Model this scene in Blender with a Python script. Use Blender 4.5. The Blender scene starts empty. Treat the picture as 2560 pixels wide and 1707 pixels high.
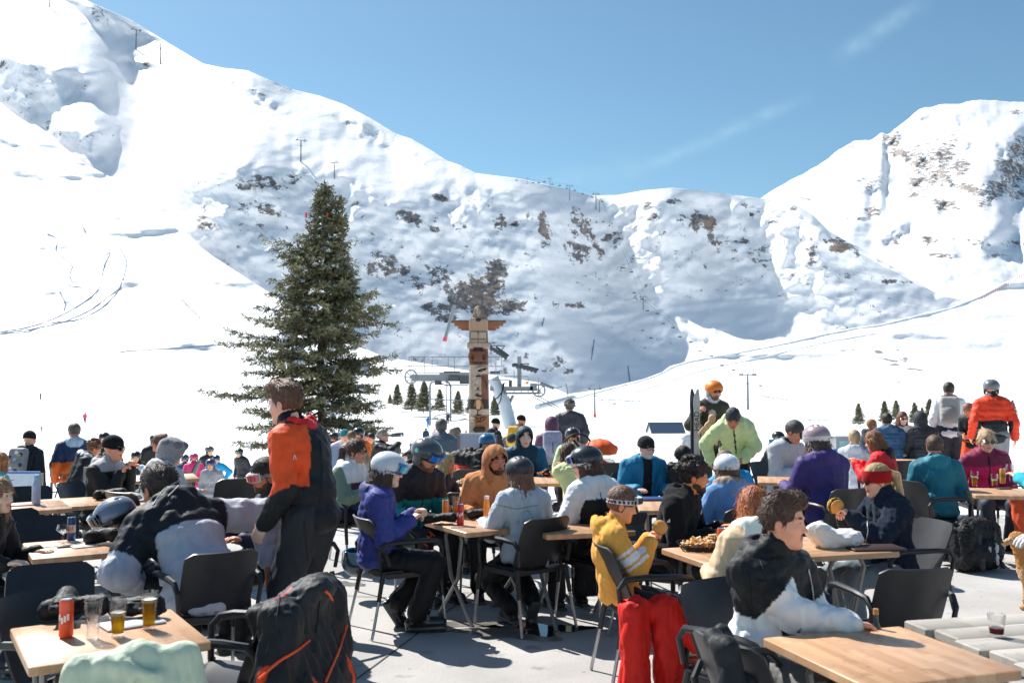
import bpy, math, random
import numpy as np
from mathutils import Vector, Matrix
random.seed(7); RS = np.random.RandomState(5)
PI = math.pi
SC = bpy.context.scene
COL = SC.collection
# ---------------------------------------------------------------- camera geometry (photo is 2560 x 1707)
EYE = 1.83; FPX = 2400.0; HOR = 960.0
PITCH = math.atan((HOR-853.5)/FPX)
CP, SP = math.cos(PITCH), math.sin(PITCH)
def ray(x, y):
    a = (x-1280)/FPX; b = (853.5-y)/FPX
    return (a, CP-b*SP, SP+b*CP)
def at(x, y, Z):                      # point seen at pixel (x,y) that lies Z metres ahead
    r = ray(x, y); s = Z/r[1]
    return Vector((r[0]*s, Z, EYE+r[2]*s))
def on(x, y, h=0.0):                  # point seen at pixel (x,y) that lies at height h
    r = ray(x, y); s = (h-EYE)/r[2]
    return Vector((r[0]*s, r[1]*s, h))
cam_d = bpy.data.cameras.new('camera'); cam = bpy.data.objects.new('camera', cam_d); COL.objects.link(cam)
cam.location = (0, 0, EYE); cam.rotation_euler = (PI/2+PITCH, 0, 0)
cam_d.sensor_width = 36; cam_d.lens = 36*FPX/2560; cam_d.clip_end = 9000; cam_d.clip_start = 0.05
cam_d.dof.use_dof = True; cam_d.dof.focus_distance = 13; cam_d.dof.aperture_fstop = 5.6
SC.camera = cam
# ---------------------------------------------------------------- colours and materials
def lin(c):
    c = c/255.0
    return c/12.92 if c <= 0.04045 else ((c+0.055)/1.055)**2.4
_cc = {}
def H(s):
    if not isinstance(s, str): return s
    if len(s) == 3: s = s[0]*2+s[1]*2+s[2]*2
    if s not in _cc: _cc[s] = tuple(lin(int(s[i:i+2], 16)) for i in (0, 2, 4))
    return _cc[s]
MATS = {}
def nodes(name):
    m = bpy.data.materials.new(name); m.use_nodes = True
    nt = m.node_tree; b = nt.nodes['Principled BSDF']
    return m, nt, b
def N(nt, t, **kw):
    n = nt.nodes.new(t)
    for k, v in kw.items():
        if k.startswith('i_'):
            key = k[2:]
            key = int(key) if key.isdigit() else key.replace('_', ' ')
            n.inputs[key].default_value = v
        else: setattr(n, k, v)
    return n
def L(nt, a, b): nt.links.new(a, b)
def bump(nt, b, src, strength=0.3, dist=0.01):
    bp = N(nt, 'ShaderNodeBump'); bp.inputs['Strength'].default_value = strength; bp.inputs['Distance'].default_value = dist
    L(nt, src, bp.inputs['Height']); L(nt, bp.outputs[0], b.inputs['Normal']); return bp
def mix(nt, fac, a, bcol):
    m = N(nt, 'ShaderNodeMix', data_type='RGBA')
    for s, v in ((0, fac), (6, a), (7, bcol)):
        if hasattr(v, 'is_linked') or hasattr(v, 'links'): L(nt, v, m.inputs[s])
        else: m.inputs[s].default_value = (v if s == 0 else (*v, 1) if len(v) == 3 else v)
    return m.outputs[2]
def plain(name, c, rough=0.5, metal=0.0, var=0.12, scale=14.0, bmp=0.0, bscale=60, bdist=.004, coat=0.0, spec=None):
    """solid material with a little procedural unevenness"""
    if name in MATS: return MATS[name]
    m, nt, b = nodes(name); c = H(c)
    tc = N(nt, 'ShaderNodeTexCoord'); no = N(nt, 'ShaderNodeTexNoise', i_Scale=scale, i_Detail=4.0)
    L(nt, tc.outputs['Object'], no.inputs['Vector'])
    rm = N(nt, 'ShaderNodeMapRange', i_1=0.35, i_2=0.65); L(nt, no.outputs[0], rm.inputs[0])
    L(nt, mix(nt, rm.outputs[0], tuple(v*(1-var) for v in c), tuple(min(1, v*(1+var)) for v in c)), b.inputs['Base Color'])
    b.inputs['Roughness'].default_value = rough; b.inputs['Metallic'].default_value = metal
    if coat: b.inputs['Coat Weight'].default_value = coat; b.inputs['Coat Roughness'].default_value = .15
    if spec is not None: b.inputs['Specular IOR Level'].default_value = spec
    if bmp:
        n2 = N(nt, 'ShaderNodeTexNoise', i_Scale=bscale, i_Detail=5.0); L(nt, tc.outputs['Object'], n2.inputs['Vector'])
        bump(nt, b, n2.outputs[0], bmp, bdist)
    MATS[name] = m; return m
def vcmat(name, rough=0.8, bmp=0.4, bscale=30, bdist=.01, stretch=(1, 1, 1), var=.1, coat=0, sheen=0, fine=0, sss=0, spec=.5):
    """material that takes its base colour from the mesh's colour attribute"""
    m, nt, b = nodes(name)
    at_ = N(nt, 'ShaderNodeAttribute', attribute_name='Col'); tc = N(nt, 'ShaderNodeTexCoord')
    mp = N(nt, 'ShaderNodeMapping'); mp.inputs['Scale'].default_value = stretch; L(nt, tc.outputs['Object'], mp.inputs[0])
    no = N(nt, 'ShaderNodeTexNoise', i_Scale=bscale, i_Detail=6.0, i_Roughness=.6, i_Distortion=.6); L(nt, mp.outputs[0], no.inputs['Vector'])
    hs = N(nt, 'ShaderNodeHueSaturation'); L(nt, at_.outputs['Color'], hs.inputs['Color'])
    mr = N(nt, 'ShaderNodeMapRange', i_1=.3, i_2=.7, i_3=1-var, i_4=1+var); L(nt, no.outputs[0], mr.inputs[0]); L(nt, mr.outputs[0], hs.inputs['Value'])
    L(nt, hs.outputs[0], b.inputs['Base Color']); b.inputs['Roughness'].default_value = rough
    b.inputs['Specular IOR Level'].default_value = spec
    if bmp: bump(nt, b, no.outputs[0], bmp, bdist)
    if coat: b.inputs['Coat Weight'].default_value = coat; b.inputs['Coat Roughness'].default_value = .08
    if sheen: b.inputs['Sheen Weight'].default_value = sheen
    if sss: b.inputs['Subsurface Weight'].default_value = sss; b.inputs['Subsurface Radius'].default_value = (.02, .008, .004); b.inputs['Subsurface Scale'].default_value = .5
    MATS[name] = m; return m
CLOTH = vcmat('shell_fabric', .6, .45, 11, .014, (1.6, 1.6, .5), .1, sheen=.03, spec=.3)
FLEECE = vcmat('soft_fabric', .95, .5, 30, .008, (1, 1, .6), .1, sheen=.08, spec=.15)
SKIN = vcmat('skin', .5, .15, 90, .002, (1, 1, 1), .05, sss=.08)
HAIRM = vcmat('hair_strands', .5, .8, 100, .008, (1, 1, .15), .45, spec=.4)
FURM = vcmat('fur_pile', .9, 1.0, 110, .02, (1, 1, .6), .3)
HARD = vcmat('hard_shell', .3, .05, 20, .002, (1, 1, 1), .04, coat=.5)
MATTE = vcmat('matte_shell', .5, .1, 20, .002, (1, 1, 1), .05)
LENS = vcmat('mirror_lens', .08, 0, 9, .001, (1, 1, 1), .25, coat=1.0)
# ---------------------------------------------------------------- object helpers
def link(name, me, parent=None, loc=(0, 0, 0), rz=0.0):
    o = bpy.data.objects.new(name, me); COL.objects.link(o); o.location = loc
    if rz: o.rotation_euler = (0, 0, rz)
    if parent is not None: o.parent = parent
    return o
def tag(o, label=None, cat=None, group=None, kind=None):
    if label: o['label'] = label
    if cat: o['category'] = cat
    if group: o['group'] = group
    if kind: o['kind'] = kind
    return o
def thing(name, label, cat, loc=(0, 0, 0), rz=0.0, group=None):
    return tag(link(name, None, None, loc, rz), label, cat, group)
def copy_thing(src, loc, rz=0.0, label=None, sc=None):
    kids = [c for c in COL.objects if c.parent == src] if src.name not in _kids else _kids[src.name]
    _kids[src.name] = kids
    r = src.copy(); COL.objects.link(r); r.location = loc; r.rotation_euler = (0, 0, rz)
    if sc: r.scale = (sc, sc, sc)
    if label: r['label'] = label
    def rec(ks, p, par):
        for k in ks:
            c = k.copy(); COL.objects.link(c); c.parent = par
            if k.name not in _kids: _kids[k.name] = [q for q in COL.objects if q.parent == k]
            rec(_kids[k.name], k, c)
    rec(kids, src, r); return r
_kids = {}
def mesh_np(name, V, Q, mat, col=None, smooth=True):
    me = bpy.data.meshes.new(name); n = len(V); m = len(Q)
    V = np.asarray(V, np.float32); Q = np.asarray(Q, np.int32)
    me.vertices.add(n); me.vertices.foreach_set('co', V.ravel())
    k = Q.shape[1]
    me.loops.add(m*k); me.loops.foreach_set('vertex_index', Q.ravel())
    me.polygons.add(m); me.polygons.foreach_set('loop_start', np.arange(0, m*k, k, dtype=np.int32))
    me.update(calc_edges=True)
    me.polygons.foreach_set('use_smooth', np.full(m, smooth))
    if col is not None:
        a = me.attributes.new('Col', 'FLOAT_COLOR', 'POINT')
        c4 = np.ones((n, 4), np.float32); c4[:, :3] = col
        a.data.foreach_set('color', c4.ravel())
    me.materials.append(mat); return me
class MB:
    """collects simple solids into one mesh (one part)"""
    def __init__(s): s.v = []; s.f = []; s.c = []; s.cur = (1, 1, 1)
    def add(s, vs, fs):
        b = len(s.v); s.v += [tuple(v) for v in vs]; s.f += [tuple(i+b for i in f) for f in fs]; s.c += [s.cur]*len(vs); return s
    def color(s, c): s.cur = H(c); return s
    def box(s, c, h, rz=0.0, M=None, bev=0.0):
        R = M if M is not None else Matrix.Rotation(rz, 3, 'Z'); c = Vector(c)
        if bev:
            vs = []; hx, hy, hz = h; b = bev
            ring = [(hx-b, -hy), (hx, -hy+b), (hx, hy-b), (hx-b, hy), (-hx+b, hy), (-hx, hy-b), (-hx, -hy+b), (-hx+b, -hy)]
            for z, q in ((-hz, b), (-hz+b, 0), (hz-b, 0), (hz, b)):
                for x, y in ring: vs.append(c+R@Vector((x-math.copysign(q, x), y-math.copysign(q, y), z)))
            fs = [tuple(range(7, -1, -1)), tuple(range(24, 32))]
            for k in range(3):
                for i in range(8): j = (i+1) % 8; fs.append((k*8+i, k*8+j, k*8+8+j, k*8+8+i))
            return s.add(vs, fs)
        vs = [c+R@Vector((x*h[0], y*h[1], z*h[2])) for z in (-1, 1) for y in (-1, 1) for x in (-1, 1)]
        return s.add(vs, [(0, 2, 3, 1), (4, 5, 7, 6), (0, 1, 5, 4), (2, 6, 7, 3), (0, 4, 6, 2), (1, 3, 7, 5)])
    def tube(s, pts, r, n=8, caps=True):
        pts = [Vector(p) for p in pts]; rs = r if isinstance(r, (list, tuple)) else [r]*len(pts)
        vs = []; up = None
        for i, p in enumerate(pts):
            d = (pts[min(i+1, len(pts)-1)]-pts[max(i-1, 0)]).normalized()
            if up is None: up = d.orthogonal().normalized()
            a = (up-d*up.dot(d))
            a = a.normalized() if a.length > 1e-5 else d.orthogonal().normalized()
            up = a; bb = d.cross(a)
            for k in range(n):
                t = 2*PI*k/n; vs.append(p+(a*math.cos(t)+bb*math.sin(t))*rs[i])
        fs = []
        for i in range(len(pts)-1):
            for k in range(n): j = (k+1) % n; fs.append((i*n+k, i*n+j, i*n+n+j, i*n+n+k))
        if caps: fs.append(tuple(range(n-1, -1, -1))); fs.append(tuple((len(pts)-1)*n+k for k in range(n)))
        return s.add(vs, fs)
    def lathe(s, prof, c=(0, 0, 0), n=20, M=None):
        c = Vector(c); vs = []
        for r, z in prof:
            for k in range(n):
                v = Vector((r*math.cos(2*PI*k/n), r*math.sin(2*PI*k/n), z)); vs.append(c+(M@v if M else v))
        fs = []
        for i in range(len(prof)-1):
            for k in range(n): j = (k+1) % n; fs.append((i*n+k, i*n+j, i*n+n+j, i*n+n+k))
        if prof[0][0] > 1e-6: fs.append(tuple(range(n-1, -1, -1)))
        if prof[-1][0] > 1e-6: fs.append(tuple((len(prof)-1)*n+k for k in range(n)))
        return s.add(vs, fs)
    def prism(s, poly, z0, z1, M=None, c=(0, 0, 0)):
        n = len(poly); c = Vector(c)
        vs = [Vector((x, y, z)) for z in (z0, z1) for x, y in poly]
        if M: vs = [M@v for v in vs]
        vs = [v+c for v in vs]
        fs = [tuple(range(n-1, -1, -1)), tuple(range(n, 2*n))]
        for i in range(n): j = (i+1) % n; fs.append((i, j, n+j, n+i))
        return s.add(vs, fs)
    def mesh(s, name, mat, smooth=False, col=False):
        me = bpy.data.meshes.new(name); me.from_pydata(s.v, [], s.f); me.materials.append(mat)
        if smooth:
            me.polygons.foreach_set('use_smooth', [True]*len(me.polygons))
            if smooth == 'auto':
                me.set_sharp_from_angle(angle=math.radians(40))
        if col:
            a = me.attributes.new('Col', 'FLOAT_COLOR', 'POINT')
            a.data.foreach_set('color', [x for c in s.c for x in (*c, 1)])
        me.update(); return me
    def build(s, name, mat, parent=None, smooth='auto', col=False, loc=(0, 0, 0), rz=0.0):
        return link(name, s.mesh(name, mat, smooth, col), parent, loc, rz)
# ---------------------------------------------------------------- signed distance volumes -> meshes (surface nets)
def npv(v): return np.array(v, np.float32)
def rotm(yaw=0, pitch=0, roll=0):
    return np.array(Matrix.Rotation(yaw, 3, 'Z')@Matrix.Rotation(pitch, 3, 'X')@Matrix.Rotation(roll, 3, 'Y'), np.float32)
def wob(P, f, seed=0, sharp=False):
    """cheap 3D noise, about -1..1"""
    r = np.random.RandomState(seed); o = 0; x, y, z = P
    for k in range(4):
        a = r.normal(size=3); a /= np.linalg.norm(a); ph = r.uniform(0, 6.28, 3); b = r.normal(size=3); g = f*(1+.55*k)
        w = np.sin((a[0]*x+a[1]*y+a[2]*z)*g*6.28+ph[0]+1.7*np.sin((b[0]*x+b[1]*y+b[2]*z)*g*3.1+ph[1]))
        o = o+((1-2*np.abs(w)) if sharp else w)*(.7**k)
    return o/2.4
class Vol:
    def __init__(s): s.p = []
    def cap(s, a, b, ra, rb=None, c=(.5, .5, .5), k=.02, q=0, qa=0, flat=None, op='u'):
        a = npv(a); b = npv(b); rb = ra if rb is None else rb
        R = max(ra, rb)+abs(qa); s.p.append(dict(t='c', a=a, b=b, ra=ra, rb=rb, c=H(c), k=k, q=q, qa=qa, op=op, lo=np.minimum(a, b)-R, hi=np.maximum(a, b)+R)); return s
    def ell(s, c0, r, R=None, c=(.5, .5, .5), k=.02, op='u'):
        r = npv(r); m = float(r.max()) if R is not None else r; c0 = npv(c0)
        s.p.append(dict(t='e', a=c0, r=r, R=R, c=H(c), k=k, op=op, lo=c0-m, hi=c0+m)); return s
    def box(s, c0, h, R=None, rd=.01, c=(.5, .5, .5), k=.01, op='u'):
        h = npv(h); c0 = npv(c0); m = float(np.linalg.norm(h)) if R is not None else h
        s.p.append(dict(t='b', a=c0, r=h, R=R, rd=rd, c=H(c), k=k, op=op, lo=c0-m, hi=c0+m)); return s
    @staticmethod
    def dist(p, X, Y, Z):
        if p['t'] == 'c':
            a = p['a']; ba = p['b']-a; L2 = float(ba@ba)+1e-9
            x, y, z = X-a[0], Y-a[1], Z-a[2]
            h = np.clip((x*ba[0]+y*ba[1]+z*ba[2])/L2, 0, 1)
            r = p['ra']+(p['rb']-p['ra'])*h
            if p['q']: r = r+p['qa']*(np.abs(np.sin(h*p['q']*PI))**.6-.5)
            return np.sqrt((x-h*ba[0])**2+(y-h*ba[1])**2+(z-h*ba[2])**2)-r
        a = p['a']; x, y, z = X-a[0], Y-a[1], Z-a[2]
        if p['R'] is not None:
            R = p['R']; x, y, z = R[0, 0]*x+R[1, 0]*y+R[2, 0]*z, R[0, 1]*x+R[1, 1]*y+R[2, 1]*z, R[0, 2]*x+R[1, 2]*y+R[2, 2]*z
        r = p['r']
        if p['t'] == 'e':
            k0 = np.sqrt((x/r[0])**2+(y/r[1])**2+(z/r[2])**2)
            k1 = np.sqrt((x/r[0]**2)**2+(y/r[1]**2)**2+(z/r[2]**2)**2)+1e-6
            return k0*(k0-1)/k1
        rd = p['rd']; qx, qy, qz = np.abs(x)-r[0]+rd, np.abs(y)-r[1]+rd, np.abs(z)-r[2]+rd
        return np.sqrt(np.maximum(qx, 0)**2+np.maximum(qy, 0)**2+np.maximum(qz, 0)**2)+np.minimum(np.maximum(qx, np.maximum(qy, qz)), 0)-rd
    def arrays(s, vox, warp=None, wamp=0):
        U = [p for p in s.p if p['op'] == 'u']
        lo = np.min([p['lo'] for p in U], 0)-2.5*vox-wamp; hi = np.max([p['hi'] for p in U], 0)+2.5*vox+wamp
        n = np.maximum(np.ceil((hi-lo)/vox).astype(int)+1, 3)
        ax = [(lo[i]+np.arange(n[i])*vox).astype(np.float32) for i in range(3)]
        F = np.full(tuple(n), 9.0, np.float32)
        for p in s.p:
            if p['op'] == 'p': continue
            m = p['k']+3*vox+wamp
            i0 = np.clip(np.floor((p['lo']-m-lo)/vox).astype(int), 0, n); i1 = np.clip(np.ceil((p['hi']+m-lo)/vox).astype(int)+1, 0, n)
            if np.any(i1 <= i0): continue
            sl = tuple(slice(i0[i], i1[i]) for i in range(3))
            d = s.dist(p, ax[0][sl[0]][:, None, None], ax[1][sl[1]][None, :, None], ax[2][sl[2]][None, None, :])
            G = F[sl]; k = max(p['k'], 1e-4)
            if p['op'] == 'u':
                h = np.maximum(k-np.abs(G-d), 0)/k; F[sl] = np.minimum(G, d)-h*h*k*.25
            else:
                d = -d; h = np.maximum(k-np.abs(G-d), 0)/k; F[sl] = np.maximum(G, d)+h*h*k*.25
        if warp is not None:
            idx = np.nonzero(np.abs(F) < wamp+2.5*vox)
            P = [ax[i][idx[i]] for i in range(3)]
            F[idx] += warp(P)
        V, Q = nets(F, lo, vox)
        if len(V) == 0: return V, Q, V
        best = np.full(len(V), 9e9, np.float32); C = np.zeros((len(V), 3), np.float32); V0 = V
        if warp is not None:           # colour panels follow the cloth, not its wrinkles
            fn = np.cross(V[Q[:, 2]]-V[Q[:, 0]], V[Q[:, 3]]-V[Q[:, 1]]); vn = np.zeros_like(V)
            for q in range(4): np.add.at(vn, Q[:, q], fn)
            vn /= np.linalg.norm(vn, axis=1)[:, None]+1e-9; V = V+vn*np.asarray(warp([V[:, 0], V[:, 1], V[:, 2]]), np.float32)[:, None]
        for p in s.p:
            if p['op'] == 's': continue
            d = s.dist(p, V[:, 0], V[:, 1], V[:, 2])
            if p['op'] == 'p': C[d < 0] = p['c']; best[d < 0] = -9
            else:
                w = d < best; best[w] = d[w]; C[w] = p['c']
        return V0, Q, C
def nets(F, lo, vox):
    S = F < 0
    c = S[:-1, :-1, :-1].astype(np.int8)
    tot = np.zeros(tuple(np.array(F.shape)-1), np.int8)
    for i in (0, 1):
        for j in (0, 1):
            for k in (0, 1):
                tot += S[i:S.shape[0]-1+i, j:S.shape[1]-1+j, k:S.shape[2]-1+k]
    act = (tot > 0) & (tot < 8)
    ids = np.full(act.shape, -1, np.int32); I = np.array(np.nonzero(act)); n = I.shape[1]
    if n == 0: return np.zeros((0, 3)), np.zeros((0, 4), int)
    ids[act] = np.arange(n)
    acc = np.zeros((n, 3), np.float32); cnt = np.zeros(n, np.float32)
    for axis in range(3):
        o1, o2 = [a for a in range(3) if a != axis]
        for u in (0, 1):
            for v in (0, 1):
                off = [0, 0, 0]; off[o1] = u; off[o2] = v; of2 = list(off); of2[axis] = 1
                a = F[I[0]+off[0], I[1]+off[1], I[2]+off[2]]; b = F[I[0]+of2[0], I[1]+of2[1], I[2]+of2[2]]
                cr = (a < 0) != (b < 0); t = np.where(cr, a/np.where(cr, a-b, 1), 0)
                for q in range(3): acc[:, q] += np.where(cr, (t if q == axis else off[q]), 0)
                cnt += cr
    V = (I.T+acc/np.maximum(cnt, 1)[:, None])*vox+lo
    Q = []
    for axis in range(3):
        o1, o2 = [(1, 2), (2, 0), (0, 1)][axis]
        sl0 = [slice(None)]*3; sl1 = [slice(None)]*3
        sl0[axis] = slice(0, -1); sl1[axis] = slice(1, None)
        A = S[tuple(sl0)]; B = S[tuple(sl1)]
        for sgn in (0, 1):
            E = (A & ~B) if sgn == 0 else (~A & B)
            J = np.array(np.nonzero(E))
            ok = (J[o1] > 0) & (J[o2] > 0) & (J[o1] < F.shape[o1]-1) & (J[o2] < F.shape[o2]-1)
            J = J[:, ok]
            def g(d1, d2):
                K = J.copy(); K[o1] += d1; K[o2] += d2; return ids[K[0], K[1], K[2]]
            q = np.stack([g(-1, -1), g(0, -1), g(0, 0), g(-1, 0)], 1)
            Q.append(q if sgn == 0 else q[:, ::-1])
    Q = np.concatenate(Q); Q = Q[(Q >= 0).all(1)]
    return V.astype(np.float32), Q
def vol_obj(name, vol, vox, mat, parent=None, warp=None, wamp=0, loc=(0, 0, 0), rz=0.0):
    V, Q, C = vol.arrays(vox, warp, wamp)
    if len(V) == 0: return None
    return link(name, mesh_np(name, V, Q, mat, C), parent, loc, rz)
def struct(o, label=None): o['kind'] = 'structure'; return o
SC.cycles.max_bounces = 8; SC.cycles.diffuse_bounces = 3; SC.cycles.glossy_bounces = 3; SC.cycles.transmission_bounces = 8; SC.cycles.transparent_max_bounces = 8
SC.cycles.caustics_reflective = False; SC.cycles.caustics_refractive = False; SC.cycles.use_denoising = True
# ---------------------------------------------------------------- light
SUN_EL = math.radians(47); SUN_AZ = math.radians(43)     # azimuth measured to the left of the view direction
Ldir = Vector((-math.sin(SUN_AZ)*math.cos(SUN_EL), math.cos(SUN_AZ)*math.cos(SUN_EL), math.sin(SUN_EL)))
sd = bpy.data.lights.new('sun', 'SUN'); sd.energy = 4.7; sd.angle = math.radians(.53); sd.color = (1, .965, .91)
so = bpy.data.objects.new('sun', sd); COL.objects.link(so); so.rotation_euler = Ldir.to_track_quat('Z', 'Y').to_euler(); so.location = (-30, 30, 60)
w = bpy.data.worlds.new('World'); SC.world = w; w.use_nodes = True; nt = w.node_tree
bg = nt.nodes['Background']; sky = N(nt, 'ShaderNodeTexSky', sky_type='NISHITA', sun_disc=False)
sky.sun_elevation = SUN_EL; sky.sun_rotation = -SUN_AZ; sky.altitude = 900; sky.air_density = 1.0; sky.dust_density = .9; sky.ozone_density = 1.2
bg.inputs['Strength'].default_value = .1072
# thin contrails: bands around great circles, broken up by noise
tc = N(nt, 'ShaderNodeTexCoord'); cur = sky.outputs[0]
def vm(op, a, b=None):
    n = N(nt, 'ShaderNodeVectorMath', operation=op); L(nt, a, n.inputs[0])
    if b is not None:
        if isinstance(b, (tuple, Vector)): n.inputs[1].default_value = b
        else: L(nt, b, n.inputs[1])
    return n
def sm(op, a, b=None, c=None):
    n = N(nt, 'ShaderNodeMath', operation=op)
    for i, v in enumerate((a, b, c)):
        if v is None: continue
        if isinstance(v, (int, float)): n.inputs[i].default_value = v
        else: L(nt, v, n.inputs[i])
    return n.outputs[0]
for (p0, p1, wd, st) in (((1560, 445), (2030, 238), .0062, .20), ((2075, 160), (2330, -10), .008, .2), ((1250, 480), (1640, 405), .011, .09)):
    a = Vector(ray(*p0)).normalized(); b = Vector(ray(*p1)).normalized(); nn = a.cross(b).normalized(); mid = (a+b).normalized(); half = a.angle(b)/2
    tn = N(nt, 'ShaderNodeTexNoise', i_Scale=16.0, i_Detail=7.0, i_Roughness=.7); L(nt, tc.outputs['Generated'], tn.inputs['Vector'])
    d = sm('ADD', vm('DOT_PRODUCT', tc.outputs['Generated'], tuple(nn)).outputs['Value'], sm('MULTIPLY', sm('SUBTRACT', tn.outputs[0], .5), .012))
    band = sm('POWER', 2.718, sm('MULTIPLY', sm('MULTIPLY', d, d), -1/(wd*wd)))
    al = sm('SUBTRACT', vm('DOT_PRODUCT', tc.outputs['Generated'], tuple(mid)).outputs['Value'], math.cos(half*1.05))
    ends = N(nt, 'ShaderNodeMapRange', i_1=0.0, i_2=(1-math.cos(half*1.05))*.8); L(nt, al, ends.inputs[0])
    n2 = N(nt, 'ShaderNodeTexNoise', i_Scale=55.0, i_Detail=5.0); L(nt, tc.outputs['Generated'], n2.inputs['Vector'])
    m2 = N(nt, 'ShaderNodeMapRange', i_1=.3, i_2=.65, i_3=.35, i_4=1.0); L(nt, n2.outputs[0], m2.inputs[0])
    cur = mix(nt, sm('MULTIPLY', sm('MULTIPLY', band, ends.outputs[0]), sm('MULTIPLY', m2.outputs[0], st)), cur, (6.6, 7.6, 8.6))
tn_ = N(nt, 'ShaderNodeMix', data_type='RGBA', blend_type='MULTIPLY', i_0=1.0); L(nt, cur, tn_.inputs[6]); tn_.inputs[7].default_value = (.60, .77, .76, 1)
L(nt, tn_.outputs[2], bg.inputs['Color'])
SC.view_settings.view_transform = 'Standard'; SC.view_settings.look = 'None'; SC.view_settings.exposure = .66; SC.view_settings.gamma = 1
# ---------------------------------------------------------------- terrain
def snow_mat(name, rock=False, albedo=.92):
    m, nt, b = nodes(name); tc = N(nt, 'ShaderNodeTexCoord')
    b.inputs['Roughness'].default_value = .55; b.inputs['Specular IOR Level'].default_value = .2
    n1 = N(nt, 'ShaderNodeTexNoise', i_Scale=(.045 if rock else .5), i_Detail=11.0, i_Roughness=.66); L(nt, tc.outputs['Object'], n1.inputs['Vector'])
    bp = bump(nt, b, n1.outputs[0], .5, (3.5 if rock else .25))
    if not rock:
        b.inputs['Base Color'].default_value = (albedo, albedo*1.0, albedo*1.015, 1); return m
    at_ = N(nt, 'ShaderNodeAttribute', attribute_name='Col')
    mp = N(nt, 'ShaderNodeMapping'); mp.inputs['Scale'].default_value = (1.1, .5, 1.5); mp.inputs['Rotation'].default_value = (.0, .45, .0); L(nt, tc.outputs['Object'], mp.inputs[0])
    nr = N(nt, 'ShaderNodeTexNoise', i_Scale=.11, i_Detail=11.0, i_Roughness=.78, i_Distortion=.25); L(nt, mp.outputs[0], nr.inputs['Vector'])
    sep = N(nt, 'ShaderNodeSeparateColor'); L(nt, at_.outputs['Color'], sep.inputs[0])
    def M_(op, a, b_):
        n = N(nt, 'ShaderNodeMath', operation=op)
        for i, v in enumerate((a, b_)):
            if isinstance(v, (int, float)): n.inputs[i].default_value = v
            else: L(nt, v, n.inputs[i])
        return n.outputs[0]
    thr = M_('ADD', nr.outputs[0], M_('MULTIPLY', sep.outputs[0], .262))
    ms = N(nt, 'ShaderNodeMapRange', i_1=.664, i_2=.682); L(nt, thr, ms.inputs[0])
    nc = N(nt, 'ShaderNodeTexNoise', i_Scale=.3, i_Detail=8.0, i_Roughness=.7); L(nt, tc.outputs['Object'], nc.inputs['Vector'])
    mc = N(nt, 'ShaderNodeMapRange', i_1=.4, i_2=.6); L(nt, nc.outputs[0], mc.inputs[0])
    rc = mix(nt, mc.outputs[0], (.10, .095, .105), (.30, .27, .25))
    rc = mix(nt, sep.outputs[1], rc, (.36, .27, .21))
    L(nt, mix(nt, ms.outputs[0], (albedo, albedo, albedo*1.015), rc), b.inputs['Base Color'])
    return m
SNOW = snow_mat('packed_snow'); MSNOW = snow_mat('mountain_snow', True)
def poly(xs, pts):
    p = np.array(pts, float); return np.interp(xs, p[:, 0], p[:, 1])
kray = lambda y: (SP+(853.5-y)/FPX*CP)/(CP-(853.5-y)/FPX*SP)
def px_to_world(X, Y, D):
    """X,Y pixels and D distance ahead (arrays)"""
    b = (853.5-Y)/FPX; den = CP-b*SP
    return np.stack([(X-1280)/FPX/den*D, D, EYE+(SP+b*CP)/den*D], -1)
def hfbm(X, Y, sx, sy, oct=4, seed=0):
    r = np.random.RandomState(seed); out = np.zeros_like(X); amp = 1
    for o in range(oct):
        for k in range(3):
            a = r.uniform(0, PI); ph = r.uniform(0, 6.28, 2)
            out += amp*np.sin((X/sx*math.cos(a)+Y/sy*math.sin(a))*6.28*2**o+ph[0]+1.3*np.sin((Y/sy*math.cos(a)-X/sx*math.sin(a))*4*2**o+ph[1]))/3
        amp *= .5
    return out
def inpoly(X, Y, P, soft=14):
    """soft mask of a polygon in the (x,y) chart used to shape the slope"""
    P = np.array(P, float); n = len(P); ins = np.zeros(X.shape, bool); dm = np.full(X.shape, 1e9)
    for i in range(n):
        x0, y0 = P[i]; x1, y1 = P[(i+1) % n]
        c = ((y0 > Y) != (y1 > Y)) & (X < (x1-x0)*(Y-y0)/((y1-y0) if y1 != y0 else 1e-9)+x0); ins ^= c
        t = np.clip(((X-x0)*(x1-x0)+(Y-y0)*(y1-y0))/((x1-x0)**2+(y1-y0)**2+1e-9), 0, 1)
        dm = np.minimum(dm, np.hypot(X-x0-t*(x1-x0), Y-y0-t*(y1-y0)))
    sd_ = np.where(ins, dm, -dm); return np.clip(sd_/soft*.5+.5, 0, 1)
def smooth2(A, n=1):
    for _ in range(n):
        B = np.pad(A, 1, mode='edge'); A = (B[:-2, 1:-1]+B[2:, 1:-1]+B[1:-1, :-2]+B[1:-1, 2:]+4*A)/8
    return A
def latsm(A, sig):
    r_ = int(sig*2.5); k = np.exp(-.5*(np.arange(-r_, r_+1)/sig)**2); k /= k.sum(); B = np.pad(A, ((0, 0), (r_, r_)), mode='edge'); return sum(k[i]*B[:, i:i+A.shape[1]] for i in range(2*r_+1))
SURF = []
def surf(px, py):
    for xs_, Y_, D_ in SURF:
        i = int(np.argmin(np.abs(xs_-px))); c = Y_[:, i]
        if c[-1] <= py <= c[0]: return float(np.interp(-py, -c, D_[:, i]))
    return 600.
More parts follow.
